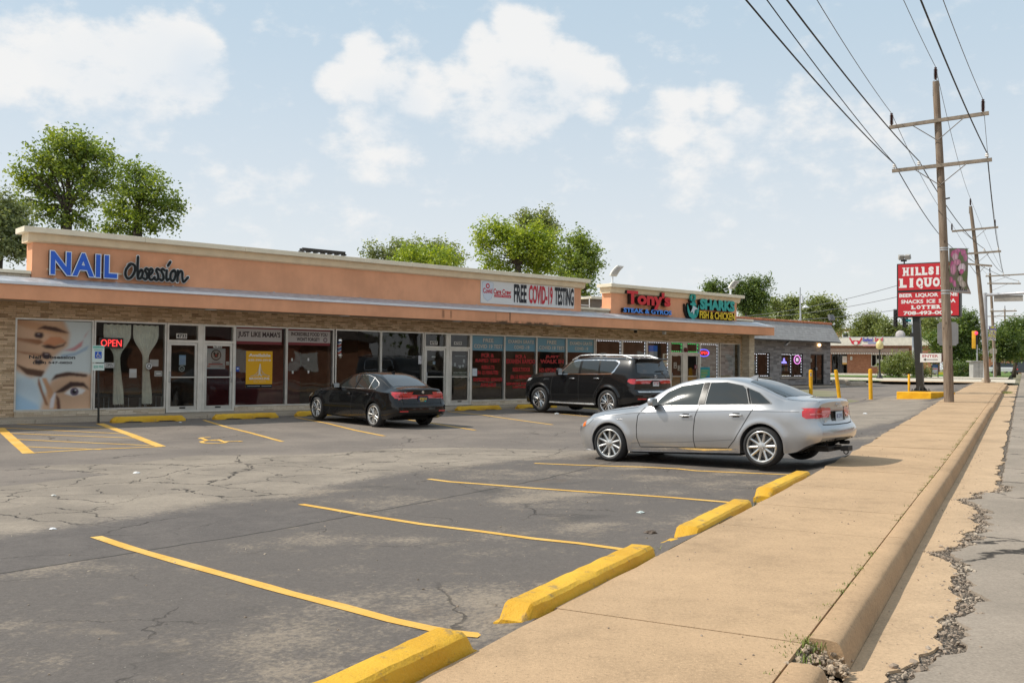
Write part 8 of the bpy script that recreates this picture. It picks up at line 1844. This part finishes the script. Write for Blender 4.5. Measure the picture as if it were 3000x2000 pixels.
backsign(2910, 1021, 1036, 21, 88, 'small bare back of a road sign right of the corner mast', plain('tan_sign_back', (.44, .38, .29), .6), 1100, (.18, .35))
# small street-side boards
p = at_depth(2739, 1106, 90); p.z = gz(p.x, p.y); r_ = thing('poster_stand', 'dark framed poster stand with blue picture on the lawn', 'poster stand', p); w_ = 20/FPX*90; H = at_depth(2739, 1066, 90).z-p.z
m = MB(); frame_rect(m, -w_/2, w_/2, .35, H, .06, -.04, .04); m.box(-w_/2+.001, -w_/2+.06, -.03, .03, 0, .35); m.box(w_/2-.06, w_/2-.001, -.03, .03, 0, .35); m.build('frame', BLACKP, r_); m = MB(); m.col = (.05, .10, .22); m.box(-w_/2+.06, w_/2-.06, -.02, 0, .95, H-.06); m.col = (.25, .35, .5); m.box(-.15, .15, -.024, -.021, 1.1, H-.2); m.col = (.5, .5, .52); m.box(-w_/2+.06, w_/2-.06, -.02, 0, .41, .94); m.col = (.5, .06, .1); m.box(-w_/2+.1, w_/2-.1, -.024, -.021, .8, .88); m.build('picture', PRINT, r_)
p = at_depth(2757, 1102, 90); p.z = gz(p.x, p.y); r_ = thing('yard_sign', 'small yellow and green yard sign beside the nearest pole', 'yard sign', p); m = MB(); m.col = (.66, .6, .06); m.box(-.3, .3, -.01, .01, .15, .55); m.col = (.2, .5, .12); m.box(-.3, .3, -.013, -.011, .15, .3); m.build('board', PRINT, r_); m = MB(); m.box(-.2, -.18, -.01, .01, 0, .15); m.box(.18, .2, -.01, .01, 0, .15); m.build('leg', GALV, r_)
# second banner on the third pole
b0 = at_depth(2897, 997, pd*2.75-.3); b1 = at_depth(2918, 955, pd*2.75-.3); r_ = thing('flower_banner', 'yellow and purple flower banner on the third utility pole', 'banner', (b0.x, b0.y, 0)); m = MB(); rr = random.Random(8)
for i in range(10):
    for j in range(18):
        v_ = (j+.5)/18; m.col = rr.choice([(.62, .52, .06), (.66, .62, .2), (.62, .55, .1), (.18, .14, .36), (.6, .6, .55)]) if v_ > .22 else rr.choice([(.5, .5, .52), (.22, .18, .36), (.6, .45, .08)])
        if .74 < v_ < .86: m.col = (.16, .12, .34)
        x0 = (b1.x-b0.x)*i/10; x1 = (b1.x-b0.x)*(i+1)/10; z0 = b0.z+(b1.z-b0.z)*j/18; z1 = b0.z+(b1.z-b0.z)*(j+1)/18; m.add([(x0, .05*math.sin(j*.4), z0), (x1, .05*math.sin(j*.4), z0), (x1, .05*math.sin(j*.4+.4), z1), (x0, .05*math.sin(j*.4+.4), z1)], [(0, 1, 2, 3)])
m.build('printed_cloth', PRINT, r_); m = MB(); m.tube([(-.5, 0, b1.z-0), (b1.x-b0.x, 0, b1.z)], .02, 6); m.build('banner_arm', GALV, r_)
# far street lamp arms and parked cars down the road
def farcar(u, v, d, w_, h_, col, label, rz):
    p = at_depth(u, v, d); p.z = gz(p.x, p.y); r_ = thing('parked_car', label, 'car', p, rz); k_ = plain('far_paint_%d' % int(u), col, .3, coat=.5, var=.04)
    L = 4.6; m = MB(); m.prism([(-w_/2, .3), (-w_/2, .85), (-w_/2+.05, .98), (w_/2-.05, .98), (w_/2, .85), (w_/2, .3)], 'y', 0, L); m.build('body', k_, r_); m = MB(); m.add([(-w_/2+.06, .35, .98), (w_/2-.06, .35, .98), (w_/2-.06, 3.3, .98), (-w_/2+.06, 3.3, .98), (-w_/2+.22, .75, h_), (w_/2-.22, .75, h_), (w_/2-.22, 2.6, h_), (-w_/2+.22, 2.6, h_)], [(4, 5, 6, 7)]); m.build('roof', k_, r_)
    m = MB(); m.add([(-w_/2+.06, .35, .98), (w_/2-.06, .35, .98), (w_/2-.06, 3.3, .98), (-w_/2+.06, 3.3, .98), (-w_/2+.22, .75, h_-.01), (w_/2-.22, .75, h_-.01), (w_/2-.22, 2.6, h_-.01), (-w_/2+.22, 2.6, h_-.01)], [(0, 1, 5, 4), (1, 2, 6, 5), (2, 3, 7, 6), (3, 0, 4, 7)]); m.build('window_band', TINT, r_)
    for s_ in (-1, 1):
        for y in (.8, 3.6): m = MB(); m.lathe([(0, -.1), (.32, -.1), (.33, .1), (0, .1)], 16, 'z'); m.v = [(s_*(w_/2-.1)+q[2], y+q[0], .33+q[1]) for q in m.v]; m.build('wheel', RUBBER, r_)
        m = MB(); a = s_*(w_/2-.2); m.box(min(a, a+s_*.18), max(a, a+s_*.18), -.02, .02, .65, .85); m.build('tail_light', REDL, r_)
    m = MB(); m.box(-w_/2+.05, w_/2-.05, -.08, .05, .35, .55); m.build('bumper', k_, r_)
farcar(2985, 1090, 150, 1.85, 1.65, (.66, .67, .68), 'white car parked behind the tree trunks at the right edge', R(70)); farcar(3002, 1095, 128, 1.95, 1.75, (.05, .06, .07), 'dark car at the very right edge of the street', R(-28)); farcar(2962, 1088, 165, 1.85, 1.6, (.62, .64, .66), 'pale car furthest up the street between the trunks', R(60))
r_ = thing('far_brick_house', 'small far brick house glimpsed between the tree trunks at right', 'house', at_depth(2955, 1080, 210), -SDIR); zz0 = r_.location.z; m = MB(); m.box(-9, 9, 0, 8, -2, 3.2); m.build('wall', BRICK, r_); m = MB(); m.prism([(-9.6, 3.2), (9.6, 3.2), (7, 5.4), (-7, 5.4)], 'y', -.4, 8.4); m.build('roof', GREYM, r_); m = MB(); m.box(-3, -1.6, -.05, .02, .8, 2.2); m.box(1.6, 3, -.05, .02, .8, 2.2); m.build('window', TINT, r_)
# scraps of litter on the tarmac
for i, (u, v, w_, c, lab) in enumerate(((528, 1237.5, .14, (.75, .75, .75), 'crumpled white wrapper beside the first wheel stop'), (400, 1386, .20, (.72, .70, .68), 'white paper scrap on the pale driving lane'), (157, 1452, .12, (.7, .68, .62), 'small white scrap at the upper left of the driving lane'), (155, 1550, .12, (.74, .74, .74), 'white scrap on the dark patched band'), (1632, 1212, .30, (.62, .66, .7), 'clear plastic bag crumpled in front of the off-roader'), (1876, 1502, .16, (.55, .62, .60), 'flat pale green scrap near the third parking line'), (1700, 1214.5, .1, (.7, .7, .7), 'small white scrap near the off-roader rear wheel'), (1905, 1561, .22, (.10, .07, .05), 'dark clod of earth near the end of the second line'), (1316, 1850, .07, (.2, .17, .14), 'brown stone lying on the end of the nearest parking line'), (2535, 1212, .25, (.7, .7, .7), 'white scrap on the drive past the silver saloon'), (1170, 1985, .13, (.7, .72, .75), 'clear plastic scrap against the nearest wheel stop'))):
    w_ *= .6; p = G(u, v); bm = bmesh.new(); rr = random.Random(i); bmesh.ops.create_icosphere(bm, subdivisions=2, radius=w_/2)
    for q in bm.verts: q.co = Vector((q.co.x*rr.uniform(.6, 1.2), q.co.y*rr.uniform(.5, 1), abs(q.co.z)*rr.uniform(.15, .5)))
    m = MB(); m.bm(bm); o = m.build('litter', plain('litter_%d' % i, c, .6, var=.05)); o.location = p+Vector((0, 0, .004)); tag(o, lab, 'litter')

# ------------------------------------------------------------------ trees, bush, hedge
def leafmat(name, dark, mid, light, tr=.35):
    k = NT(name); a = k.n('ShaderNodeAttribute', attribute_name='lv'); c = k.ramp(a.outputs['Fac'], [(.05, dark), (.5, mid), (.95, light)])
    d = k.n('ShaderNodeBsdfDiffuse'); k.l(c, d.inputs[0]); t = k.n('ShaderNodeBsdfTranslucent'); k.l(k.mix(1, c, (1.25, 1.2, .55), 'MULTIPLY'), t.inputs[0]); g = k.n('ShaderNodeBsdfGlossy'); g.inputs['Roughness'].default_value = .45; g.inputs[0].default_value = (.8, .85, .8, 1)
    m = k.n('ShaderNodeMixShader'); m.inputs[0].default_value = tr; k.l(d.outputs[0], m.inputs[1]); k.l(t.outputs[0], m.inputs[2]); m2 = k.n('ShaderNodeMixShader'); m2.inputs[0].default_value = .05; k.l(m.outputs[0], m2.inputs[1]); k.l(g.outputs[0], m2.inputs[2]); return k.done(m2.outputs[0])
LF_A = leafmat('maple_leaf', (.075, .125, .02), (.19, .27, .04), (.36, .42, .07), .5); LF_B = leafmat('bright_leaf', (.13, .20, .02), (.29, .38, .035), (.50, .55, .08), .55); LF_C = leafmat('dull_leaf', (.11, .14, .06), (.22, .26, .11), (.34, .37, .18), .45); LF_D = leafmat('deep_leaf', (.045, .085, .016), (.115, .18, .035), (.23, .29, .065), .4); LF_E = leafmat('olive_leaf', (.10, .125, .032), (.20, .245, .07), (.34, .36, .13), .42)
BARK = plain('bark', (.09, .07, .055), .95, var=.3, vs=6, bs=.5, bsc=20, bd=.03)
def leaves(clumps, size, n, seed, gap=.5, droop=0):
    """clumps: (centre, radius). small quads gathered in twig-sized tufts"""
    rs = np.random.RandomState(seed); vol = np.array([c[1]**2.3 for c in clumps]); cnt = np.maximum(8, (n*vol/vol.sum()).astype(int)); C_, LV = [], []
    for (c, r), k_ in zip(clumps, cnt):
        nt_ = max(4, k_//16); d = rs.normal(size=(nt_, 3)); d /= np.linalg.norm(d, axis=1)[:, None]; rad = r*.86*(.30+.72*rs.rand(nt_)**.6); spike = rs.rand(nt_) < .30; rad[spike] *= 1.30
        tc_ = np.array(c)+d*rad[:, None]*np.array([1, 1, .86]); q = tc_*(1.25/max(.55, r*.55)); f = np.sin(q[:, 0]*1.7+seed)*np.sin(q[:, 1]*1.3+seed*.7)+np.sin(q[:, 2]*2.1+q[:, 0]*.8+seed*1.9)*.8
        keep = (f > -1.05+1.75*gap) | (rs.rand(nt_) < .22*(1-gap)); tc_ = tc_[keep]; dk = d[keep]
        if len(tc_) == 0: continue
        tv = np.clip(rs.normal(.5, .2, len(tc_))+.12*f[keep], 0, 1)
        m = max(1, int(k_/nt_)); ax = dk+np.array([0, 0, .45-.9*droop]); ax /= np.linalg.norm(ax, axis=1)[:, None]; tr = size
        pts = np.repeat(tc_, m, 0)+np.repeat(ax, m, 0)*(rs.rand(len(tc_)*m, 1)-.35)*size*5.5+rs.normal(size=(len(tc_)*m, 3))*tr*np.array([.75, .75, .5]); C_.append(pts); LV.append(np.clip(np.repeat(tv, m)+rs.normal(0, .15, len(pts)), 0, 1))
    P = np.concatenate(C_); lv = np.concatenate(LV); N_ = len(P)
    a = rs.normal(size=(N_, 3)); a[:, 2] = a[:, 2]*.6-.25*droop; a /= np.linalg.norm(a, axis=1)[:, None]; b = np.cross(a, rs.normal(size=(N_, 3))); b /= np.linalg.norm(b, axis=1)[:, None]; s_ = size*.74*(.6+.8*rs.rand(N_))[:, None]
    v = np.empty((N_, 4, 3)); v[:, 0] = P-a*s_*.6; v[:, 1] = P+b*s_*.33; v[:, 2] = P+a*s_*.6; v[:, 3] = P-b*s_*.33
    me = D.meshes.new('crown'); me.vertices.add(N_*4); me.vertices.foreach_set('co', v.ravel()); me.loops.add(N_*4); me.loops.foreach_set('vertex_index', np.arange(N_*4)); me.polygons.add(N_); me.polygons.foreach_set('loop_start', np.arange(0, N_*4, 4)); me.polygons.foreach_set('loop_total', np.full(N_, 4))
    at = me.attributes.new('lv', 'FLOAT', 'FACE'); at.data.foreach_set('value', lv); me.update(calc_edges=True); return me
def tree(name, label, blobs, d, base_u, mat, n, size, seed, group=None, cat='tree', fork=.45, gap=.5, scale=1, origin=(0, 0), thick=1, droop=0, depthj=.6, trunk_to=None, base_v=1090):
    """blobs in picture pixels give the crown's outline at distance d; depth is filled in"""
    rs = random.Random(seed); cl = []
    for (x, y, r) in blobs:
        u, v, rp = x/scale+origin[0], y/scale+origin[1], r/scale; rw = rp/FPX*d*1.02; p = at_depth(u, v, d+rs.uniform(-depthj, depthj)*rw*2); cl.append((p, rw))
    cx = sum(c[0].x*c[1]**2 for c in cl)/sum(c[1]**2 for c in cl); cy = d
    b = at_depth(base_u, base_v, d); b = Vector((b.x, b.y, gz(b.x, b.y)-.1)); r_ = thing(name, label, cat, b, 0, group)
    zmin = min(c[0].z-c[1] for c in cl); ztop = max(c[0].z+c[1] for c in cl)
    loc = [(c-b, r) for c, r in cl]; extra = []
    for c, r in loc:
        for _ in range(3):
            q = c+Vector((rs.gauss(0, 1), rs.gauss(0, 1), rs.gauss(0, .7))).normalized()*r*.85; extra.append((q, r*.42))
    me = leaves([(tuple(c), r) for c, r in loc+extra], size, n, seed, gap, droop); me.materials.append(mat); o = D.objects.new('crown', me); link(o, r_)
    H = ztop-b.z; fz = max(1.5, (zmin-b.z)+(ztop-zmin)*fork*.5); m = MB(); rt = H*.018*thick+.08
    f = Vector((rs.uniform(-.2, .2), 0, fz)); m.tube([Vector((0, 0, -.2)), f*.5+Vector((rs.uniform(-.1, .1), 0, 0)), f], [rt*1.25, rt, rt*.8], 10)
    for c, r in loc:
        mid = f.lerp(c, .5)+Vector((rs.uniform(-.1, .1), rs.uniform(-.1, .1), .12))*H*.06; rr_ = rt*min(.55, .18+r/H)
        m.tube([f, f.lerp(mid, .5)+Vector((0, 0, .02*H)), mid, c.lerp(mid, .25), c+Vector((0, 0, r*.3))], [rr_, rr_*.8, rr_*.6, rr_*.35, rr_*.12], 6)
        for _ in range(3):
            e = c+Vector((rs.gauss(0, 1), rs.gauss(0, 1), rs.gauss(.2, .8))).normalized()*r*.9; m.tube([mid.lerp(c, .3), mid.lerp(e, .6), e], [rr_*.35, rr_*.2, rr_*.06], 5)
    m.build('trunk', BARK, r_, smooth=True); return r_
GT = 'trees behind the shops'
S1 = dict(scale=3.92, origin=(0, 350))
tree('maple_tree', 'tall dark green maple rising behind the left end of the parapet', [(800, 300, 190), (930, 280, 150), (620, 330, 120), (560, 480, 190), (980, 440, 190), (760, 480, 190), (310, 500, 95), (420, 600, 150), (300, 680, 120), (560, 660, 160), (760, 640, 140), (1020, 620, 150), (1180, 560, 110), (1240, 440, 70), (1170, 720, 130), (960, 760, 120), (420, 800, 130), (620, 820, 140), (330, 930, 120), (620, 1010, 140), (880, 1060, 110), (1000, 900, 110), (1020, 1180, 110), (450, 1130, 120), (620, 1230, 120), (800, 200, 60), (1070, 230, 60), (780, 1160, 90)], 50, 178, LF_A, 30000, .20, 11, GT, gap=.62, **S1)
tree('maple_tree', 'lighter round maple right of the tall one behind the NAIL sign', [(1540, 560, 90), (1640, 620, 100), (1520, 680, 120), (1680, 760, 150), (1840, 820, 120), (1420, 760, 110), (1560, 880, 150), (1800, 950, 150), (1980, 960, 110), (2040, 1010, 70), (1380, 950, 110), (1420, 1120, 140), (1620, 1080, 140), (1880, 1100, 130), (1960, 1180, 80), (1250, 1080, 100), (1250, 1250, 110), (1500, 1270, 120), (1750, 1250, 110), (1380, 640, 60)], 56, 400, LF_A, 22000, .20, 12, GT, gap=.60, **S1)
tree('dense_tree', 'dusty dark tree cut off by the left edge of the photo', [(30, 980, 110), (140, 980, 90), (60, 1120, 140), (210, 1060, 90), (60, 1300, 150), (240, 1330, 120), (100, 1480, 160), (260, 1500, 120), (200, 1230, 110), (-100, 1200, 200), (290, 1440, 80)], 43, -20, LF_C, 16000, .17, 13, GT, gap=.35, **S1)
S2_ = dict(scale=2.94, origin=(1000, 600))
tree('willow_like_tree', 'dull grey green tree top peeping over the long parapet', [(270, 420, 50), (275, 450, 45), (420, 440, 70), (500, 410, 70), (600, 385, 65), (680, 400, 60), (820, 390, 60), (880, 410, 55), (950, 450, 60), (990, 490, 40), (560, 450, 80)], 95, 1220, LF_C, 9000, .30, 14, GT, gap=.3, **S2_)
tree('bright_tree', 'bright yellow green tree top in front of the dull one above the parapet', [(500, 460, 60), (580, 440, 70), (700, 420, 70), (650, 480, 90), (780, 450, 80), (860, 470, 80), (930, 480, 70), (740, 500, 90), (960, 520, 60)], 80, 1250, LF_B, 9000, .24, 15, GT, gap=.4, **S2_)
tree('bright_tree', 'tall bright green tree above the FREE COVID-19 TESTING banner', [(1220, 250, 60), (1290, 210, 70), (1370, 215, 70), (1210, 340, 50), (1200, 400, 40), (1300, 300, 70), (1400, 290, 80), (1500, 270, 90), (1600, 230, 100), (1520, 350, 90), (1660, 320, 120), (1780, 320, 110), (1600, 430, 110), (1750, 430, 120), (1640, 530, 110), (1800, 530, 100), (1300, 470, 60), (1240, 530, 60), (1350, 530, 50), (1450, 540, 60), (1480, 440, 60)], 72, 1520, LF_B, 26000, .22, 16, GT, gap=.45, **S2_)
tree('dense_tree', 'olive crown just behind the tall bright tree', [(1590, 150, 70), (1690, 130, 75), (1760, 180, 80), (1800, 250, 60), (1560, 190, 50)], 82, 1570, LF_E, 7000, .24, 17, GT, gap=.4, **S2_)
tree('dense_tree', 'darker green tree at the right end of the long parapet', [(2000, 310, 80), (2070, 300, 60), (1960, 380, 70), (2060, 400, 110), (2150, 420, 70), (2000, 500, 110), (2110, 510, 100), (2180, 480, 50), (1950, 590, 90), (2080, 610, 80), (2090, 700, 70), (2100, 770, 70), (2090, 850, 60), (2150, 600, 40)], 70, 1705, LF_A, 18000, .21, 18, GT, gap=.45, **S2_)
S3 = dict(scale=4.704, origin=(2000, 780))
tree('spiky_tree', 'spiky upright tree behind the teal lettering', [(350, 250, 40), (400, 230, 40), (420, 290, 45), (340, 310, 45), (400, 340, 55), (560, 270, 40), (520, 320, 35), (590, 320, 35), (560, 350, 45), (760, 210, 22), (765, 270, 35), (790, 330, 55), (830, 250, 28), (840, 310, 40), (960, 180, 30), (950, 240, 34), (935, 300, 38), (1030, 200, 32), (1030, 260, 38), (1010, 330, 60), (1165, 190, 30), (1150, 250, 34), (1110, 320, 45), (900, 390, 70), (1020, 420, 80), (1110, 400, 45), (880, 490, 90), (1000, 520, 90), (1090, 520, 60), (1160, 490, 35), (840, 600, 90), (960, 620, 90), (1060, 610, 60), (760, 400, 60), (700, 380, 40)], 80, 2195, LF_D, 24000, .19, 19, GT, gap=.25, depthj=.3, **S3)
tree('spreading_tree', 'pale spreading tree left of the aerial mast', [(1270, 510, 55), (1230, 600, 40), (1300, 570, 40), (1430, 540, 70), (1400, 610, 70), (1540, 480, 60), (1530, 560, 80), (1590, 620, 60), (1450, 680, 70), (1330, 700, 55), (1560, 700, 70), (1260, 680, 50), (1180, 700, 40)], 118, 2310, LF_E, 14000, .30, 20, GT, gap=.45, droop=1, **S3)
tree('spreading_tree', 'pale spreading tree right of the aerial mast', [(1780, 530, 60), (1860, 490, 60), (1930, 530, 60), (1760, 600, 60), (1850, 590, 60), (2050, 540, 60), (2100, 570, 50), (1970, 620, 60), (2100, 650, 70), (2160, 690, 45), (1820, 680, 60), (1940, 690, 70), (2060, 720, 70), (2130, 820, 45), (2090, 860, 45), (1700, 690, 60), (1690, 620, 40)], 112, 2390, LF_E, 15000, .30, 21, GT, gap=.5, droop=1, **S3)
tree('spreading_tree', 'low olive tree top between the spiky tree and the tiled roof', [(1080, 680, 70), (1000, 700, 60), (1150, 720, 40), (920, 700, 60)], 105, 2225, LF_E, 5000, .28, 22, GT, gap=.3, **S3)
S4 = dict(scale=7.84, origin=(2440, 940)); GR = 'trees across the side street'
tree('leafy_tree', 'leafy tree behind the restaurant left of the signal heads', [(560, 60, 110), (480, 200, 90), (600, 220, 120), (830, 20, 140), (800, 180, 150), (980, 120, 130), (700, 330, 130), (900, 320, 140), (1050, 260, 110), (1130, 60, 90), (500, 330, 70), (850, -90, 90), (760, -40, 90)], 165, 2545, LF_E, 15000, .36, 23, GR, gap=.4, base_v=1085, **S4)
tree('leafy_tree', 'leafy tree behind the restaurant under the signal heads', [(1120, 200, 110), (1230, 120, 90), (1200, 320, 110), (1380, 260, 110), (1350, 150, 80), (1520, 300, 120), (1650, 220, 110), (1750, 300, 90), (1480, 180, 80), (1420, 330, 90)], 158, 2620, LF_E, 12000, .34, 24, GR, gap=.4, base_v=1085, **S4)
S5 = dict(scale=4.752, origin=(2560, 860))
tree('street_tree', 'pale leafy street tree left of the nearest pole behind the sign', [(760, 400, 90), (700, 470, 90), (850, 420, 90), (920, 470, 80), (740, 560, 80), (860, 540, 90), (800, 480, 90), (930, 570, 80), (680, 560, 50)], 118, 2735, LF_E, 12000, .27, 25, GR, gap=.35, **S5)
tree('street_tree', 'dense dark street tree right behind the nearest pole', [(1150, 380, 90), (1250, 350, 90), (1330, 330, 70), (1400, 390, 70), (1180, 480, 110), (1320, 480, 110), (1440, 480, 60), (1000, 600, 110), (850, 640, 90), (780, 640, 50), (1150, 600, 130), (1300, 620, 130), (1440, 600, 70), (900, 740, 110), (1050, 750, 130), (1200, 760, 130), (1350, 760, 120), (1460, 720, 60), (1080, 880, 120), (1250, 880, 130), (1400, 880, 110), (950, 870, 100), (1210, 320, 40)], 104, 2800, LF_D, 30000, .24, 26, GR, gap=.2, thick=.7, **S5)
tree('street_tree', 'round street tree with a thick trunk right of the corner mast', [(1780, 560, 80), (1850, 500, 80), (1900, 440, 60), (1720, 640, 80), (1830, 620, 100), (1930, 560, 90), (1690, 720, 90), (1800, 730, 110), (1920, 690, 110), (1720, 820, 90), (1850, 830, 100), (1960, 790, 90), (1760, 890, 70), (1660, 640, 40)], 108, 2924, LF_D, 20000, .24, 27, GR, gap=.22, thick=1.5, **S5)
tree('street_tree', 'street tree at the right edge with a slim trunk', [(2030, 430, 80), (2090, 420, 70), (2010, 540, 90), (2110, 540, 100), (2050, 640, 110), (2000, 740, 90), (2120, 720, 100), (2060, 830, 100), (2140, 820, 80), (1960, 860, 60)], 122, 2970, LF_D, 14000, .27, 28, GR, gap=.22, **S5)
bsh = tree('shrub', 'large rounded shrub beside the street lamp', [(320, 960, 130), (430, 920, 100), (230, 1020, 110), (400, 1040, 120), (500, 1000, 80), (160, 1080, 70), (300, 1090, 80), (560, 1080, 60), (700, 1080, 70), (640, 1040, 50), (740, 1100, 40)], 90, 2632, LF_E, 16000, .16, 29, None, 'shrub', gap=.1, **S5)
p = at_depth(2822, 1090, 99); p.z = gz(p.x, p.y); w_ = 36/FPX*99; rs = np.random.RandomState(3); h_ = at_depth(2822, 1062, 99).z-p.z
me = leaves([((x, y, z), .45) for x in np.arange(-w_, w_+.1, .5) for y in (0, .6) for z in (.3, h_*.55, h_-.35)], .14, 9000, 30, .05); me.materials.append(LF_D); o = D.objects.new('hedge', me); link(o); o.location = p; tag(o, 'dark clipped hedge below the dense street tree', 'hedge')
# what the shop windows mirror: the far side of the street, behind and beside the camera
for i, (a0, L_, H_, wm, rm, lab) in enumerate(((-30, 24, 3.4, BRICK, (.16, .11, .08), 'brick building with a brown hipped roof mirrored in the nail salon windows'), (2, 26, 3.2, BRICK, (.10, .08, .07), 'brick building with a dark hipped roof mirrored in the middle windows'), (38, 30, 3.8, BRICK, (.13, .10, .08), 'longer brick building mirrored in the clinic windows'), (82, 40, 4.2, BRICK, (.12, .09, .08), 'far brick building mirrored in the takeaway windows'))):
    o = thing('street_building', lab, 'building', W_ab(a0+L_/2, 20+2*(i % 2), zs(a0)), prz, 'buildings across the street')
    m = MB(); m.box(-L_/2, L_/2, -9, 0, -.3, H_); m.build('wall', wm, o); m = MB(); ov = .7
    v = [(-L_/2-ov, .7, H_), (L_/2+ov, .7, H_), (L_/2+ov, -9.7, H_), (-L_/2-ov, -9.7, H_), (-L_/2+3, -4.5, H_+2.6), (L_/2-3, -4.5, H_+2.6)]; m.add(v, [(0, 1, 5, 4), (1, 2, 5), (2, 3, 4, 5), (3, 0, 4), (3, 2, 1, 0)]); m.build('roof', plain('hip_roof_%d' % i, rm, .9, var=.2, vs=3), o)
    x = -L_/2+3
    while x < L_/2-2: m = MB(); m.box(x, x+1.6, .001, .05, .9, 2.2); m.build('window', WHITEP if (int(x*7) % 3) else DARKM, o); x += 4.3
for i, a in enumerate((-44, -36, -2, 31, 34, 72, 78, 126, 134)):
    w = W_ab(a, 21+i % 3*3); rs = random.Random(i); cl = [((rs.gauss(0, 1.6), rs.gauss(0, 1.6), 4+rs.uniform(0, 4)), rs.uniform(1.3, 2.1)) for _ in range(9)]
    r_ = thing('street_tree', 'tree number %s across the street mirrored in the windows' % 'one two three four five six seven eight nine'.split()[i], 'tree', (w.x, w.y, zs(a)-.1), 0, 'trees across the street'); r_['label'] = 'leafy tree across the street beyond the right edge, unseen directly'
    me = leaves(cl, .34, 2600, 60+i, .2); me.materials.append(LF_D); link(D.objects.new('crown', me), r_); m = MB(); m.tube([(0, 0, 0), (.1, 0, 3), (0, .1, 6)], [.25, .18, .08], 8); m.build('trunk', BARK, r_)
